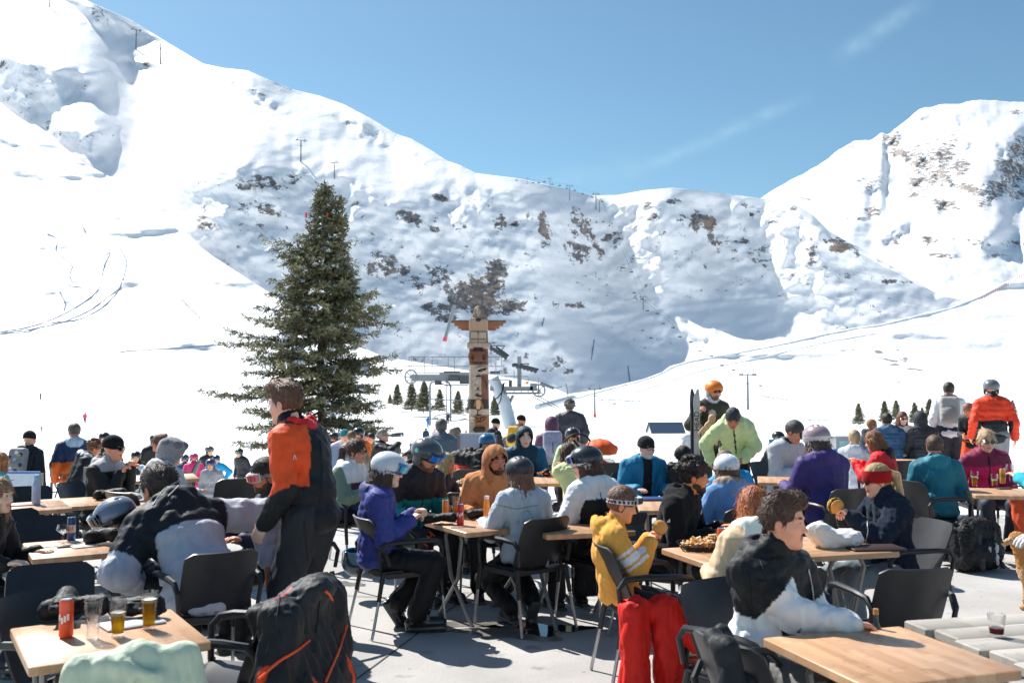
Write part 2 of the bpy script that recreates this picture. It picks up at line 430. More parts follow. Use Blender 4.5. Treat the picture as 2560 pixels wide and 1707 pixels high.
def sheet(name, P, col, mat, backdrop=True):
    r, c = P.shape[:2]
    if backdrop:                       # the far side of the ridge
        back = P[-1:].copy(); back[..., 1] *= 1.12; back[..., 0] *= 1.12; back[..., 2] -= 60
        P = np.concatenate([P, back]); col = np.concatenate([col, col[-1:]]) if col is not None else None; r += 1
    ii = np.arange(r*c).reshape(r, c)
    Q = np.stack([ii[:-1, :-1], ii[:-1, 1:], ii[1:, 1:], ii[1:, :-1]], -1).reshape(-1, 4)
    return struct(link(name, mesh_np(name, P.reshape(-1, 3), Q, mat, None if col is None else col.reshape(-1, 3))))
DY = [(-400, 1500), (-100, 1180), (60, 960), (258, 800), (408, 690), (561, 600), (700, 520), (850, 440), (905, 390), (937, 330), (977, 260), (1014, 200), (1061.7, 140), (1091.6, 110), (1133.6, 82), (1201, 52), (1238, 40), (1266, 30), (1288, 20), (1317, 16), (1365, 13.4), (1500, 8.5)]
DR = [p for p in DY if p[0] <= 1014]+[(1040, 150), (1058, 110), (1085, 70), (1115, 45), (1140, 31), (1160, 22.4), (1205, 18.2), (1290, 13.5), (1420, 9.7), (1500, 8.3)]
def dA(y, x=0.0):
    f = lambda T: np.interp(y, [p[0] for p in T], np.log([p[1] for p in T])); w_ = np.clip((np.asarray(x, float)-1050)/350, 0, 1); w_ = w_*w_*(3-2*w_)
    return np.exp(f(DY)*(1-w_)+f(DR)*w_)
def ground(px, Z):                    # height of the snow at this bearing and distance
    ys = np.arange(1010., 1420., .5); d = dA(ys, px); i = int(np.argmin(np.abs(np.log(d/Z)))); return at(px, ys[i], Z).z
xs = np.concatenate([np.arange(-900, -60, 20.), np.arange(-60, 2630, 5.), np.arange(2630, 3500, 20.)])
A_TOP = [(-900, -120), (-500, 30), (0, 256), (64, 306), (140, 352), (213, 410), (300, 455), (360, 495), (428, 561), (535, 642), (634, 706), (760, 785), (860, 848), (960, 892), (1100, 914), (1250, 940), (1360, 958), (1420, 985), (1500, 974), (1610, 947), (1655, 930), (1675, 915), (1729, 900), (1784, 889), (1862, 877), (1900, 869), (1964, 857), (2066, 832), (2137, 819), (2199, 811), (2321, 781), (2372, 770), (2449, 740), (2515, 704), (2560, 690), (3500, 480)]
ytop = poly(xs, A_TOP)
v = np.linspace(0, 1, 240)[:, None]
Y = 1420+(ytop[None]-1420)*v**.85; X = np.repeat(xs[None], 240, 0)
D = dA(Y, X)
und = hfbm(X, Y, 620, 170, 4, 3)
amp = np.interp(Y, [250, 800, 1000, 1080, 1200], [.011, .013, .013, .003, .0])
D = D*(1+und*amp)*(1+.0017*hfbm(X, Y, 190, 52, 4, 41)*np.interp(Y, [200, 930, 1010], [1, 1, 0]))
# soft hollows that read grey-blue: locally steeper faces
for (cx, cy, rx, ry, a_) in ((470, 850, 120, 26, .05), (140, 890, 50, 10, .03), (420, 900, 60, 14, .03), (2500, 930, 110, 24, .05), (2420, 850, 200, 22, .02), (1900, 880, 220, 14, .03), (2300, 960, 60, 14, .03), (60, 905, 60, 8, .03), (700, 880, 90, 16, .03), (2250, 830, 120, 12, .02)):
    g = np.exp(-((X-cx)/rx)**2); g *= np.exp(-((Y-cy)/ry)**2); D = D*(1-min(a_*1.3, .0021*ry)*g)
P = px_to_world(X, Y, D)
rock = np.zeros(X.shape)
def blobs(rock, X, Y, L_, seed=11):
    for b_ in L_:
        cx, cy, rx, ry, s_ = b_[:5]; th = math.radians(b_[5]) if len(b_) > 5 else 0
        dx, dy = X-cx, Y-cy; u = dx*math.cos(th)+dy*math.sin(th); w_ = -dx*math.sin(th)+dy*math.cos(th)
        rock = np.maximum(rock, s_*np.exp(-((u/rx)**2+(w_/ry)**2)**1.5))
    return rock
rockA = blobs(rock, X, Y, [(2235, 905, 70, 14, .62), (2215, 880, 40, 10, .6), (2280, 925, 60, 10, .55), (2120, 877, 30, 9, .5), (2370, 885, 30, 8, .5), (2270, 955, 70, 7, .5), (195, 545, 3, 3, 0), (540, 705, 20, 9, .5), (1600, 1010, 200, 6, .36), (1900, 1000, 160, 6, .36), (2250, 1010, 60, 8, .45), (10, 1035, 30, 4, .5)])
rockA = rockA[..., None]*np.array([1, 0, 0.])
SURF.append((xs, Y, D)); sheet('snowfield', P, rockA, MSNOW)
# upper mountain: skyline, foot and where the steep faces lie
SKY = [(-900, -520), (-500, -330), (0, -105), (212, 0), (330, 52), (420, 108), (508, 160), (560, 171), (620, 177), (690, 208), (730, 224), (800, 240), (862, 262), (930, 298), (990, 335), (1030, 348), (1085, 380), (1118, 402), (1150, 413), (1190, 433), (1300, 447), (1400, 470), (1480, 489), (1545, 488), (1610, 476), (1680, 470), (1760, 478), (1830, 487), (1900, 496), (1985, 508), (2030, 535), (2070, 575), (2110, 600), (2160, 625), (2200, 650), (2260, 682), (2300, 710), (2340, 732), (2420, 752), (3500, 760)]
ysk = poly(xs, SKY); ybt = ytop+22
dlo = dA(ytop, xs)*1.02; dhi = poly(xs, [(-900, 1900), (0, 1450), (500, 1150), (800, 980), (1150, 860), (1400, 700), (1600, 590), (1900, 560), (2150, 610), (2420, 680), (3500, 900)])
dlo = np.maximum(dlo, poly(xs, [(-900, 100), (200, 100), (330, 560), (428, 575), (960, 565), (1360, 575), (1650, 575), (1900, 570), (2100, 605), (2321, 645), (2600, 700), (3500, 760)]))
NR = 300; v = np.linspace(0, 1, NR)[:, None]; Y = ybt+(ysk-ybt)*v; X = np.repeat(xs[None], NR, 0)
steep = np.zeros(X.shape)
CL = [(490, 432), (560, 424), (700, 430), (850, 445), (905, 462), (945, 505), (1080, 505), (1120, 478), (1190, 474), (1330, 512), (1400, 540), (1460, 548), (1520, 515), (1600, 492), (1760, 492), (1900, 510), (1985, 522), (2050, 577), (2120, 622), (2230, 690), (2290, 722), (2250, 716), (2060, 735), (1760, 757), (1600, 775), (1450, 792), (1290, 797), (1230, 770), (1150, 800), (980, 800), (800, 775), (640, 722), (560, 655), (500, 612), (468, 570), (440, 515), (440, 455)]
steep = np.maximum(steep, inpoly(X, Y, CL, 22)*.985)
for pl, st in (([(-60, 140), (60, 152), (160, 172), (255, 182), (250, 215), (200, 235), (150, 262), (110, 285), (66, 310), (0, 255), (-60, 220)], .985),
               ([(105, 318), (180, 322), (300, 322), (285, 360), (255, 392), (215, 410), (160, 372)], .98),
               ([(548, 205), (590, 190), (620, 188), (640, 215), (680, 240), (706, 298), (650, 268), (600, 235)], .98),
               ([(845, 292), (880, 280), (930, 310), (1010, 365), (960, 378), (920, 360), (870, 330)], .98),
               ([(130, 420), (225, 430), (248, 500), (235, 545), (190, 490)], .97), ([(290, 150), (350, 150), (405, 178), (350, 172)], .9),
               ([(160, 0), (230, 8), (330, 80), (420, 110), (300, 90), (200, 30)], .9), ([(200, 20), (240, 30), (275, 78), (230, 60)], .93), ([(300, 512), (335, 515), (330, 545), (305, 540)], .93),
               ([(-60, 520), (25, 545), (15, 640), (-60, 660)], .98), ([(870, 835), (960, 812), (1359, 808), (1414, 867), (1470, 938), (1500, 990), (1359, 980), (1248, 960), (1100, 935), (1000, 920), (880, 880)], .975), ([(1459, 803), (1655, 776), (1677, 827), (1706, 884), (1647, 906), (1544, 853)], .975),
               ([(1925, 752), (2270, 718), (2321, 761), (2357, 790), (2199, 835), (2066, 860), (2000, 790)], .96), ([(1695, 790), (1705, 795), (1770, 850), (1760, 856)], .9)):
    steep = np.maximum(steep, inpoly(X, Y, pl, 9)*st)
ledge = poly(xs, [(900, 812), (1285, 797), (1450, 790), (1600, 772), (1760, 757), (1900, 745), (2200, 718), (2560, 690)])[None]
lm = np.exp(-((Y-ledge)/3.2)**2)*(X > 1000)
K = kray(Y); vary = 1+.30*hfbm(X, Y, 260, 150, 4, 8)*(1-steep*.5)
mlit = K+np.interp(Y, [100, 420], [.25, .36])*vary.clip(.55, 1.7); mst = 2.6*(1+.10*hfbm(X, Y, 80, 120, 5, 5)).clip(.5, 2.2)
M_s = mlit*(1-steep)+np.maximum(mst, K+.3)*steep; M_s = M_s*(1-lm*.9)+(K+.10)*lm*.9; M_s = smooth2(M_s, 1)
D = np.zeros_like(Y); D[0] = dlo
for i_ in range(1, NR):
    mm = .5*(M_s[i_]+M_s[i_-1]); mm = np.maximum(mm, np.maximum(K[i_], K[i_-1])+.06); D[i_] = D[i_-1]*(mm-K[i_-1])/(mm-K[i_])
D = smooth2(D, 3); wl = np.clip((xs-380)/120, 0, 1)[None]; D = (latsm(D, 6)*(1-steep*.65)+D*steep*.65)*(1-wl)+(latsm(D, 15)*(1-steep*.22)+D*steep*.22)*wl; D = smooth2(D, 3)
edge = np.minimum(v, 1-v).clip(0, .06)/.06
D = D*(1+edge*(.012*hfbm(X, Y, 380, 260, 4, 21)+steep*(.006*hfbm(X, Y, 120, 150, 3, 5)+.0012*hfbm(X, Y, 26, 34, 3, 9))))
RB = [(650, 460, 90, 30, .75), (740, 445, 30, 45, .65), (620, 515, 70, 22, .6), (520, 565, 32, 15, .85), (500, 545, 26, 12, .7), (685, 530, 50, 22, .7), (880, 510, 50, 20, .5), (1020, 545, 70, 26, .78, 25), (1080, 575, 26, 14, .8), (960, 660, 60, 34, .8), (1010, 690, 110, 30, .72, 15), (1100, 690, 60, 40, .66, 20), (1180, 740, 80, 60, 1.0, 15), (1240, 700, 34, 60, .95), (1270, 770, 60, 26, .85), (1120, 790, 60, 18, .9), (940, 640, 26, 12, .7), (1205, 780, 70, 20, .95), (1085, 770, 40, 24, .8), (1100, 495, 30, 10, .85, 20),
      (1250, 550, 22, 24, .85), (1290, 560, 18, 16, .7), (1360, 570, 18, 55, .95, -8), (1455, 560, 22, 55, .85, -25), (1480, 600, 18, 40, .8, -20), (1445, 620, 40, 55, .72, -20), (1530, 600, 35, 28, .75), (1500, 640, 16, 30, .6), (1620, 510, 22, 10, .8, 20), (1680, 505, 26, 8, .75), (1640, 540, 30, 20, .6), (1575, 560, 20, 14, .6), (1745, 555, 26, 30, .95), (1770, 560, 26, 26, 1.0), (1710, 550, 30, 20, .6), (1790, 600, 30, 30, .8), (1870, 515, 26, 9, .8, 20), (1890, 535, 30, 12, .6), (1850, 605, 30, 12, .7), (1955, 565, 24, 10, .7), (1985, 520, 16, 10, .75), (2030, 620, 18, 30, .8), (2035, 655, 20, 20, .6), (2085, 600, 36, 14, .75), (2102, 620, 34, 14, 1.05), (2140, 630, 12, 26, .7), (1880, 655, 14, 16, .7), (1910, 668, 40, 12, .55), (1440, 762, 50, 12, .8), (1900, 640, 120, 30, .45), (2250, 704, 60, 7, .7), (2150, 722, 60, 6, .5), (2020, 690, 160, 12, .42), (2180, 765, 14, 6, .7),
      (1390, 905, 40, 14, .6), (1370, 925, 18, 10, .75), (1425, 930, 24, 10, .6), (1060, 880, 14, 5, .7), (190, 445, 34, 24, .8), (225, 455, 12, 20, .75), (240, 30, 30, 24, .62, 40), (120, 316, 12, 14, .6), (240, 340, 60, 5, .5), (10, 165, 18, 16, .75), (365, 160, 14, 8, .75), (635, 225, 14, 6, .6), (920, 325, 30, 7, .6, 20), (1000, 345, 26, 6, .55, 30), (40, 5, 40, 8, .6), (110, 15, 50, 8, .5, 20), (500, 375, 34, 6, .4)]
rock = blobs(np.zeros(X.shape), X, Y, RB); warm = blobs(np.zeros(X.shape), X, Y, [(1775, 565, 24, 20, 1), (2102, 622, 34, 12, .9), (1365, 560, 16, 40, .8), (1220, 745, 50, 40, .45), (1460, 550, 18, 40, .35), (700, 490, 30, 20, .5), (525, 570, 30, 12, .5)])
rock = rock+.16*hfbm(X, Y, 90, 70, 3, 31)*(rock > .02)
bsteep = steep*.27
rock = np.maximum(rock, bsteep)
D = D*(1-edge*.005*np.clip(rock-.3, 0, 1)*np.abs(hfbm(X, Y, 24, 30, 4, 77)))
P = px_to_world(X, Y, D)
SURF.append((xs, Y, D)); sheet('mountain', P, np.stack([rock, warm, 0*rock], -1), MSNOW)
# right-hand rock peak
xs3 = np.arange(1780, 3500, 6.); CSK = [(1780, 560), (1908, 493), (1964, 456), (2010, 435), (2046, 414), (2092, 379), (2138, 351), (2178, 350), (2204, 332), (2219, 338), (2250, 312), (2296, 275), (2347, 262), (2403, 260), (2444, 249), (2525, 256), (2570, 254), (2750, 300), (3100, 330), (3500, 420)]
NR = 220; v = np.linspace(0, 1, NR)[:, None]; ysk = poly(xs3, CSK); ysk = ysk+2.2*hfbm(xs3[None], xs3[None]*0, 60, 60, 3, 4)[0]; Y = 800+(ysk-800)*v; X = np.repeat(xs3[None], NR, 0)
st3 = np.zeros(X.shape)
R3 = [(2235, 350, 34, 26, .9), (2250, 385, 30, 22, .9, 30), (2290, 400, 60, 60, .68, 50), (2340, 400, 40, 80, .8, 60), (2300, 450, 40, 34, .85), (2345, 430, 40, 50, .85, 40), (2400, 420, 30, 34, .85), (2380, 360, 60, 40, .62), (2290, 490, 24, 18, .8), (2180, 530, 30, 18, .75), (2140, 545, 40, 6, .6), (2420, 470, 70, 18, .8, 15), (2480, 480, 60, 30, .85, -25), (2530, 430, 50, 50, .85, -30), (2540, 380, 30, 30, .8), (2600, 400, 90, 90, .8), (2370, 510, 60, 24, .75), (2460, 510, 30, 16, .7), (2545, 490, 40, 20, .7), (2200, 465, 90, 30, .45), (2320, 600, 34, 16, .8), (2430, 605, 60, 12, .7, 8), (2360, 640, 60, 10, .7), (2500, 640, 50, 8, .5), (2540, 610, 50, 10, .6), (2010, 500, 24, 10, .7), (2130, 367, 12, 6, .8), (2330, 270, 30, 8, .55, -30), (2540, 280, 20, 8, .8), (2250, 600, 60, 20, .55), (2060, 480, 12, 20, .5, 40)]
for b_ in R3: st3 = np.maximum(st3, blobs(np.zeros(X.shape), X, Y, [b_])*.9)
W = (1.02-st3*.62)*(1+.5*hfbm(X, Y, 260, 120, 4, 18)).clip(.15, 3); cum = np.cumsum(W, 0); cum = (cum-cum[:1])/(cum[-1:]-cum[:1])
D = np.exp(math.log(900)*(1-cum)+math.log(1900)*cum); D = latsm(smooth2(D, 3), 4)
D = D*(1+np.minimum(v, 1-v).clip(0, .05)/.05*(.022*hfbm(X, Y, 330, 260, 5, 2)+.009*st3*hfbm(X, Y, 44, 50, 4, 12)))
rock = blobs(np.zeros(X.shape), X, Y, R3); rock = rock+.15*hfbm(X, Y, 80, 60, 3, 6)*(rock > .02)
SURF.append((xs3, Y, D)); P = px_to_world(X, Y, D); sheet('rocky_mountain', P, np.stack([rock*.98, .25*rock, 0*rock], -1), MSNOW)
# ground sheet under everything, out to the horizon
g = MB(); g.box((0, 2500, -40), (9000, 6000, 1)); struct(g.build('ground', SNOW, smooth=False))
# terrace slab
tm, nt, b = nodes('terrace_concrete'); tc = N(nt, 'ShaderNodeTexCoord')
n1 = N(nt, 'ShaderNodeTexNoise', i_Scale=.7, i_Detail=8.0, i_Roughness=.6); n2 = N(nt, 'ShaderNodeTexNoise', i_Scale=45.0, i_Detail=6.0); n3 = N(nt, 'ShaderNodeTexNoise', i_Scale=3.2, i_Detail=5.0)
for n_ in (n1, n2, n3): L(nt, tc.outputs['Object'], n_.inputs['Vector'])
r1 = N(nt, 'ShaderNodeMapRange', i_1=.35, i_2=.65); L(nt, n1.outputs[0], r1.inputs[0])
c1 = mix(nt, r1.outputs[0], (.38, .365, .345), (.55, .525, .50))
r2 = N(nt, 'ShaderNodeMapRange', i_1=.3, i_2=.7); L(nt, n2.outputs[0], r2.inputs[0])
c1 = mix(nt, r2.outputs[0], mix(nt, .86, (.12, .12, .12), c1), c1)
r3 = N(nt, 'ShaderNodeMapRange', i_1=.62, i_2=.68); L(nt, n3.outputs[0], r3.inputs[0])   # dark stains and damp spots
f3 = N(nt, 'ShaderNodeMath', operation='MULTIPLY', i_1=.55); L(nt, r3.outputs[0], f3.inputs[0])
c1 = mix(nt, f3.outputs[0], c1, (.17, .165, .165))
v3 = N(nt, 'ShaderNodeTexVoronoi', i_Scale=5.5); L(nt, tc.outputs['Object'], v3.inputs['Vector'])
r4 = N(nt, 'ShaderNodeMapRange', i_1=.10, i_2=.06, i_3=0.0, i_4=.6); L(nt, v3.outputs['Distance'], r4.inputs[0])
L(nt, mix(nt, r4.outputs[0], c1, (.15, .145, .14)), b.inputs['Base Color']); b.inputs['Roughness'].default_value = .8
bump(nt, b, n2.outputs[0], .25, .01)
TZ = 12.6
g = MB()
JX = [-14, -6.1, -2.35, 1.4, 5.15, 14]; JY = [0.5, 4.9, 7.6, 10.3, TZ]
Rt = Matrix.Rotation(math.radians(-14), 3, 'Z')
slab = MB(); slab.box((0, TZ/2-1.0, -.42), (22, TZ/2+2, .42)); struct(slab.build('terrace_floor', tm, smooth=False))
# expansion joints: recessed-looking thin dark strips laid 4 mm above
jm = plain('joint_filler', '4a4a48', .9)
j = MB()
for k in range(-3, 6):
    p0 = Rt@Vector((k*3.1+.7, -3, 0)); p1 = Rt@Vector((k*3.1+.7, 15, 0)); d = (p1-p0).normalized(); n_ = Vector((-d.y, d.x, 0))*.006
    for q in range(1): j.add([p0+n_+Vector((0, 0, .004)), p0-n_+Vector((0, 0, .004)), p1-n_+Vector((0, 0, .004)), p1+n_+Vector((0, 0, .004))], [(0, 1, 2, 3)])
for k in range(0, 5):
    p0 = Rt@Vector((-12, k*3.1+1.6, 0)); p1 = Rt@Vector((12, k*3.1+1.6, 0)); d = (p1-p0).normalized(); n_ = Vector((-d.y, d.x, 0))*.006
    j.add([p0+n_+Vector((0, 0, .008)), p1+n_+Vector((0, 0, .008)), p1-n_+Vector((0, 0, .008)), p0-n_+Vector((0, 0, .008))], [(0, 1, 2, 3)])
struct(j.build('floor_joints', jm, smooth=False))

# groomed road edge, ski tracks and runnels pressed into the snow: low real ridges, the tracks' shade painted into their colour
def spline(pts, n):
    pts = np.array(pts, float); t = np.r_[0, np.cumsum(np.hypot(*np.diff(pts, axis=0).T))]; u = np.linspace(0, t[-1], n)
    x = np.interp(u, t, pts[:, 0]); y = np.interp(u, t, pts[:, 1]); 
    for _ in range(3): x[1:-1] = (x[:-2]+2*x[1:-1]+x[2:])/4; y[1:-1] = (y[:-2]+2*y[1:-1]+y[2:])/4
    return list(zip(x, y))
def ridge(mb, pts, rpx, n=40, jit=1.0, seed=0):
    rr = np.random.RandomState(seed); P_ = []; R_ = []
    for x, y in spline(pts, n):
        y += rr.uniform(-jit, jit)*.5; d = surf(x, y); P_.append(at(x, y, d)); R_.append(max(.03, rpx*d/FPX*rr.uniform(.7, 1.2)))
    mb.tube(P_, R_, 6)
TRK = plain('shade_tinted_snow', '8e9cad', .8)  # darker blue-grey snow stands in for the shaded sides of the tracks
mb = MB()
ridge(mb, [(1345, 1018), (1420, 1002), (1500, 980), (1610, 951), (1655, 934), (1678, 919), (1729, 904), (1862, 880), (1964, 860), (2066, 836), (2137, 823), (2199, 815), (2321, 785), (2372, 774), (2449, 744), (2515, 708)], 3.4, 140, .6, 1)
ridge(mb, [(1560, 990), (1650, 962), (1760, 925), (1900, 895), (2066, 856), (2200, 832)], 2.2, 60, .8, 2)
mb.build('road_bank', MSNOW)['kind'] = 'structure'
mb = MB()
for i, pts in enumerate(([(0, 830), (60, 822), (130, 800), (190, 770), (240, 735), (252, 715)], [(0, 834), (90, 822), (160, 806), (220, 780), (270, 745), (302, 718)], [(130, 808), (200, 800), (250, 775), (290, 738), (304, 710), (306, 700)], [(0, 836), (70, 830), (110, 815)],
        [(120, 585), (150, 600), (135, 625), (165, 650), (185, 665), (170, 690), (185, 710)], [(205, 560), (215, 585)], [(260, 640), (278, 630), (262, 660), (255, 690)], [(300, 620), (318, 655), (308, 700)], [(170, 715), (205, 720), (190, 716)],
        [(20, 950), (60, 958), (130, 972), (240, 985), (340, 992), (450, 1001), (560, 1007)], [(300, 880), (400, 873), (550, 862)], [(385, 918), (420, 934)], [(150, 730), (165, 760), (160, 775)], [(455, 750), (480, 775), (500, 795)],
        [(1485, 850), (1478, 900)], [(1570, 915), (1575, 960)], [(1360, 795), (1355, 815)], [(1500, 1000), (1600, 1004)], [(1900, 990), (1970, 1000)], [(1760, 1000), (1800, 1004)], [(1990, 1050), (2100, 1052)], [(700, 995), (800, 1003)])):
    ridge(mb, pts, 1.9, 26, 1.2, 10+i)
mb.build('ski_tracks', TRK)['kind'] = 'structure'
# ---------------------------------------------------------------- people
def Rx(d): return np.array(Matrix.Rotation(math.radians(d), 3, 'X'), np.float32)
def Ry(d): return np.array(Matrix.Rotation(math.radians(d), 3, 'Y'), np.float32)
def Rz(d): return np.array(Matrix.Rotation(math.radians(d), 3, 'Z'), np.float32)
def A(*v): return np.array(v, np.float32)
def nrm(v): return v/(np.linalg.norm(v)+1e-9)
def ik(a, t, l1, l2, pole):
    d = t-a; D = float(np.linalg.norm(d)); D2 = min(max(D, .12), (l1+l2)*.995); u = d/(D+1e-9); t = a+u*D2
    p = pole-u*float(pole@u); p = nrm(p)
    c = (l1*l1+D2*D2-l2*l2)/(2*l1*D2); c = max(-1, min(1, c))
    return a+u*l1*c+p*l1*math.sqrt(1-c*c), t
def shade(c, f): return tuple(min(1, v*f) for v in H(c))
def head_vol(skin, o):
    s = H(skin); v = Vol(); lip = (min(1, s[0]*.82), s[1]*.5, s[2]*.5); dk = H(o.get('brow', '3a2a20')); fem = o.get('fem', 0); kid = o.get('kid', 0)
    v.ell((0, -.008, .032), (.074, .093, .09), c=s, k=.02).ell((0, .018, -.03), (.062-.003*fem, .07, .085), c=s, k=.03)
    v.ell((0, .04, -.078), (.042-.005*fem, .045, .032), c=s, k=.03)
    v.cap((0, .082, .012), (0, .103, -.022), .0065, .0105, c=s, k=.014)
    v.ell((.012, .09, -.026), (.008, .011, .007), c=shade(s, .96), k=.008).ell((-.012, .09, -.026), (.008, .011, .007), c=shade(s, .96), k=.008)
    for q in (1, -1):
        if not kid: v.ell((q*.03, .076, .032), (.024, .014, .008), c=s, k=.014)
        v.ell((q*.042, .05, -.022), (.025, .03, .025), c=shade(s, 1.0), k=.03)
        v.ell((q*.031, .099, .012), (.017, .017, .010), k=.012, op='s')
        v.ell((q*.031, .0755, .012), (.0135, .0125, .012), c=shade(s, .9), k=.002)
        v.ell((q*.031, .088, .010), (.0115, .014, .0042), c=(.5, .46, .44), op='p')
        v.ell((q*.031, .088, .0105), (.0055, .015, .0048), c=(.04, .025, .018), op='p')
        v.ell((q*.031, .088, .0155), (.014, .016, .0022), c=shade(s, .3), op='p')
        v.ell((q*.0775, -.006, -.008), (.009, .018, .031), c=(s[0], s[1]*.85, s[2]*.85), k=.008)
        v.ell((q*.086, -.001, -.005), (.006, .009, .018), k=.006, op='s')
        v.ell((q*.032, .088, .0375), (.021, .02, .0042), c=dk, op='p')
    v.ell((0, .083, -.0525), (.020, .0105, .0045), c=lip, k=.006).ell((0, .081, -.0605), (.017, .0105, .005), c=lip, k=.006)
    v.ell((0, .094, -.0565), (.019, .012, .0018), c=shade(lip, .35), op='p')
    v.ell((0, .072, -.096), (.02, .02, .016), c=s, k=.02)
    v.cap((0, -.022, -.07), (0, -.035, -.19), .052-.007*fem, .06-.008*fem, c=s, k=.03)
    if o.get('beard'):
        bc = H(o['beard']); 
        v.ell((0, .045, -.083), (.058, .06, .036), c=bc, op='p'); v.ell((0, .02, -.06), (.09, .042, .03), c=bc, op='p')
        v.ell((0, .092, -.045), (.026, .018, .007), c=bc, op='p'); v.ell((0, .088, -.0565), (.0165, .02, .0052), c=lip, op='p')
    if o.get('stache'): v.ell((0, .094, -.0435), (.024, .018, .0065), c=H(o['stache']), op='p')
    return v
def hair_vol(st, c, o):
    v = Vol(); c = H(c); c2 = shade(c, 1.5); t = o.get('ht', .008)
    t = .002 if st == 'quiff' else t; v.ell((0, -.014, .036), (.080+t, .098+t, .094+t), c=c, k=.01)
    if st == 'quiff': v.ell((0, .0, .092), (.068, .092, .044), c=c, k=.02)
    if st in ('short', 'quiff', 'curly', 'crop', 'bald'):
        v.ell((0, .088, -.030 if st == 'quiff' else -.042), (.079, .086, .098 if st != 'bald' else .14), k=.012, op='s')
        v.ell((0, -.07, -.13), (.16, .14, .095 if st in ('quiff', 'crop') else .082), k=.015, op='s')
        v.ell((.095, .055, -.03), (.05, .045, .06), k=.01, op='s'); v.ell((-.095, .055, -.03), (.05, .045, .06), k=.01, op='s')
        v.ell((.1, -.004, -.022), (.030, .030, .048), k=.008, op='s'); v.ell((-.1, -.004, -.022), (.030, .030, .048), k=.008, op='s')
        if st == 'quiff':
            v.ell((0, .118, .05), (.09, .05, .045), k=.03, op='s')
            v.cap((-.03, .05, .115), (.02, .085, .105), .03, .024, c=c2, k=.03).cap((.03, -.02, .13), (.0, .06, .125), .03, .03, c=c, k=.03)
        if st == 'curly':
            r = np.random.RandomState(4)
            for i in range(60):
                a = r.uniform(0, 6.28); z = r.uniform(-.15, 1); q = math.sqrt(max(0, 1-z*z)); p = A(math.cos(a)*q*.092, math.sin(a)*q*.11-.02, z*.112+.036)
                if p[1] > .045 and p[2] < .07: continue
                if p[2] < .0 and p[1] > -.03: continue
                v.ell(p, (.022, .022, .02), c=c if i % 3 else c2, k=.01)
        if st == 'bald': v.ell((0, .02, .13), (.062, .085, .06), k=.02, op='s')
    elif st in ('long', 'bob', 'pony', 'bun'):
        v.ell((0, .088, -.055), (.066, .08, .112), k=.014, op='s')
        v.ell((0, -.02, -.16), (.2, .16, .085), k=.01, op='s')
        if st in ('long', 'bob'):
            n = 14 if st == 'long' else 10; Lh = o.get('hl', .3) if st == 'long' else .15; r = np.random.RandomState(3)
            for i in range(n):
                a = PI*(.93+1.14*i/(n-1)); a = PI/2+PI*.30+(2*PI-PI*.60)*i/(n-1)
                p0 = A(math.cos(a)*.083, math.sin(a)*.09-.012, .03); p1 = p0*A(1.08, 1.08, 0)+A(0, -.012, -.09); ln = Lh*(1 if .2 < i/(n-1) < .8 else .8)*r.uniform(.85, 1.08)
                p2 = p1+A(p1[0]*.35+r.uniform(-.015, .015), -.02+r.uniform(-.02, .01), -ln*.75)
                cc = c if i % 2 else shade(c, r.uniform(.8, 1.45))
                v.cap(p0, p1, .020, .022, c=cc, k=.018).cap(p1, p2, .022, .012, c=cc, k=.014)
        if st == 'pony':
            pc = H(o.get('ponyc', c)); r = np.random.RandomState(9); b0 = A(0, -.105, .05+o.get('py', 0)); v.ell(b0, (.02, .02, .02), c=c, k=.02)
            for i in range(7):
                d = A(r.uniform(-.02, .02), r.uniform(-.02, .02), 0); v.cap(b0+d*.3, b0+A(0, -.055, -.04)+d, .014, .018, c=shade(pc, r.uniform(.8, 1.2)), k=.012).cap(b0+A(0, -.055, -.04)+d, b0+A(0, -.05, -.26)+d*1.6, .018, .007, c=shade(pc, r.uniform(.8, 1.2)), k=.012)
        if st == 'bun': v.ell((0, -.09, .1), (.04, .035, .035), c=c2, k=.01)
    return v
def ring(mb, rx, ry, cy, cz, hz, th, tilt=0, n=28, a0=0, a1=360):
    """band round the head: an open or closed strap"""
    R = Matrix.Rotation(math.radians(tilt), 3, 'X'); vs = []; full = abs(a1-a0) >= 360; m = n if full else n+1
    for i in range(m):
        a = math.radians(a0+(a1-a0)*i/n)
        for (rr, z) in ((0, -hz), (0, hz), (th, hz*.8), (th, -hz*.8)):
            vs.append(R@Vector(((rx+rr)*math.cos(a), (ry+rr)*math.sin(a), z))+Vector((0, cy, cz)))
    fs = []
    for i in range(n):
        j = (i+1) % m
        for k in range(4): l = (k+1) % 4; fs.append((i*4+k, i*4+l, j*4+l, j*4+k))
    mb.add(vs, fs)
def lensband(mb, rx, ry, cy, cz, hz, th, a=52, tilt=0, n=16, frame=None, lens=(0, 0, 0)):
    mb.color(frame or '202020'); ring(mb, rx, ry, cy, cz, hz+.006, th, tilt, n, 90-a, 90+a)
    mb.color(lens); ring(mb, rx+th*.6, ry+th*.6, cy, cz, hz-.003, th*.75, tilt, n, 90-a*.9, 90+a*.9)
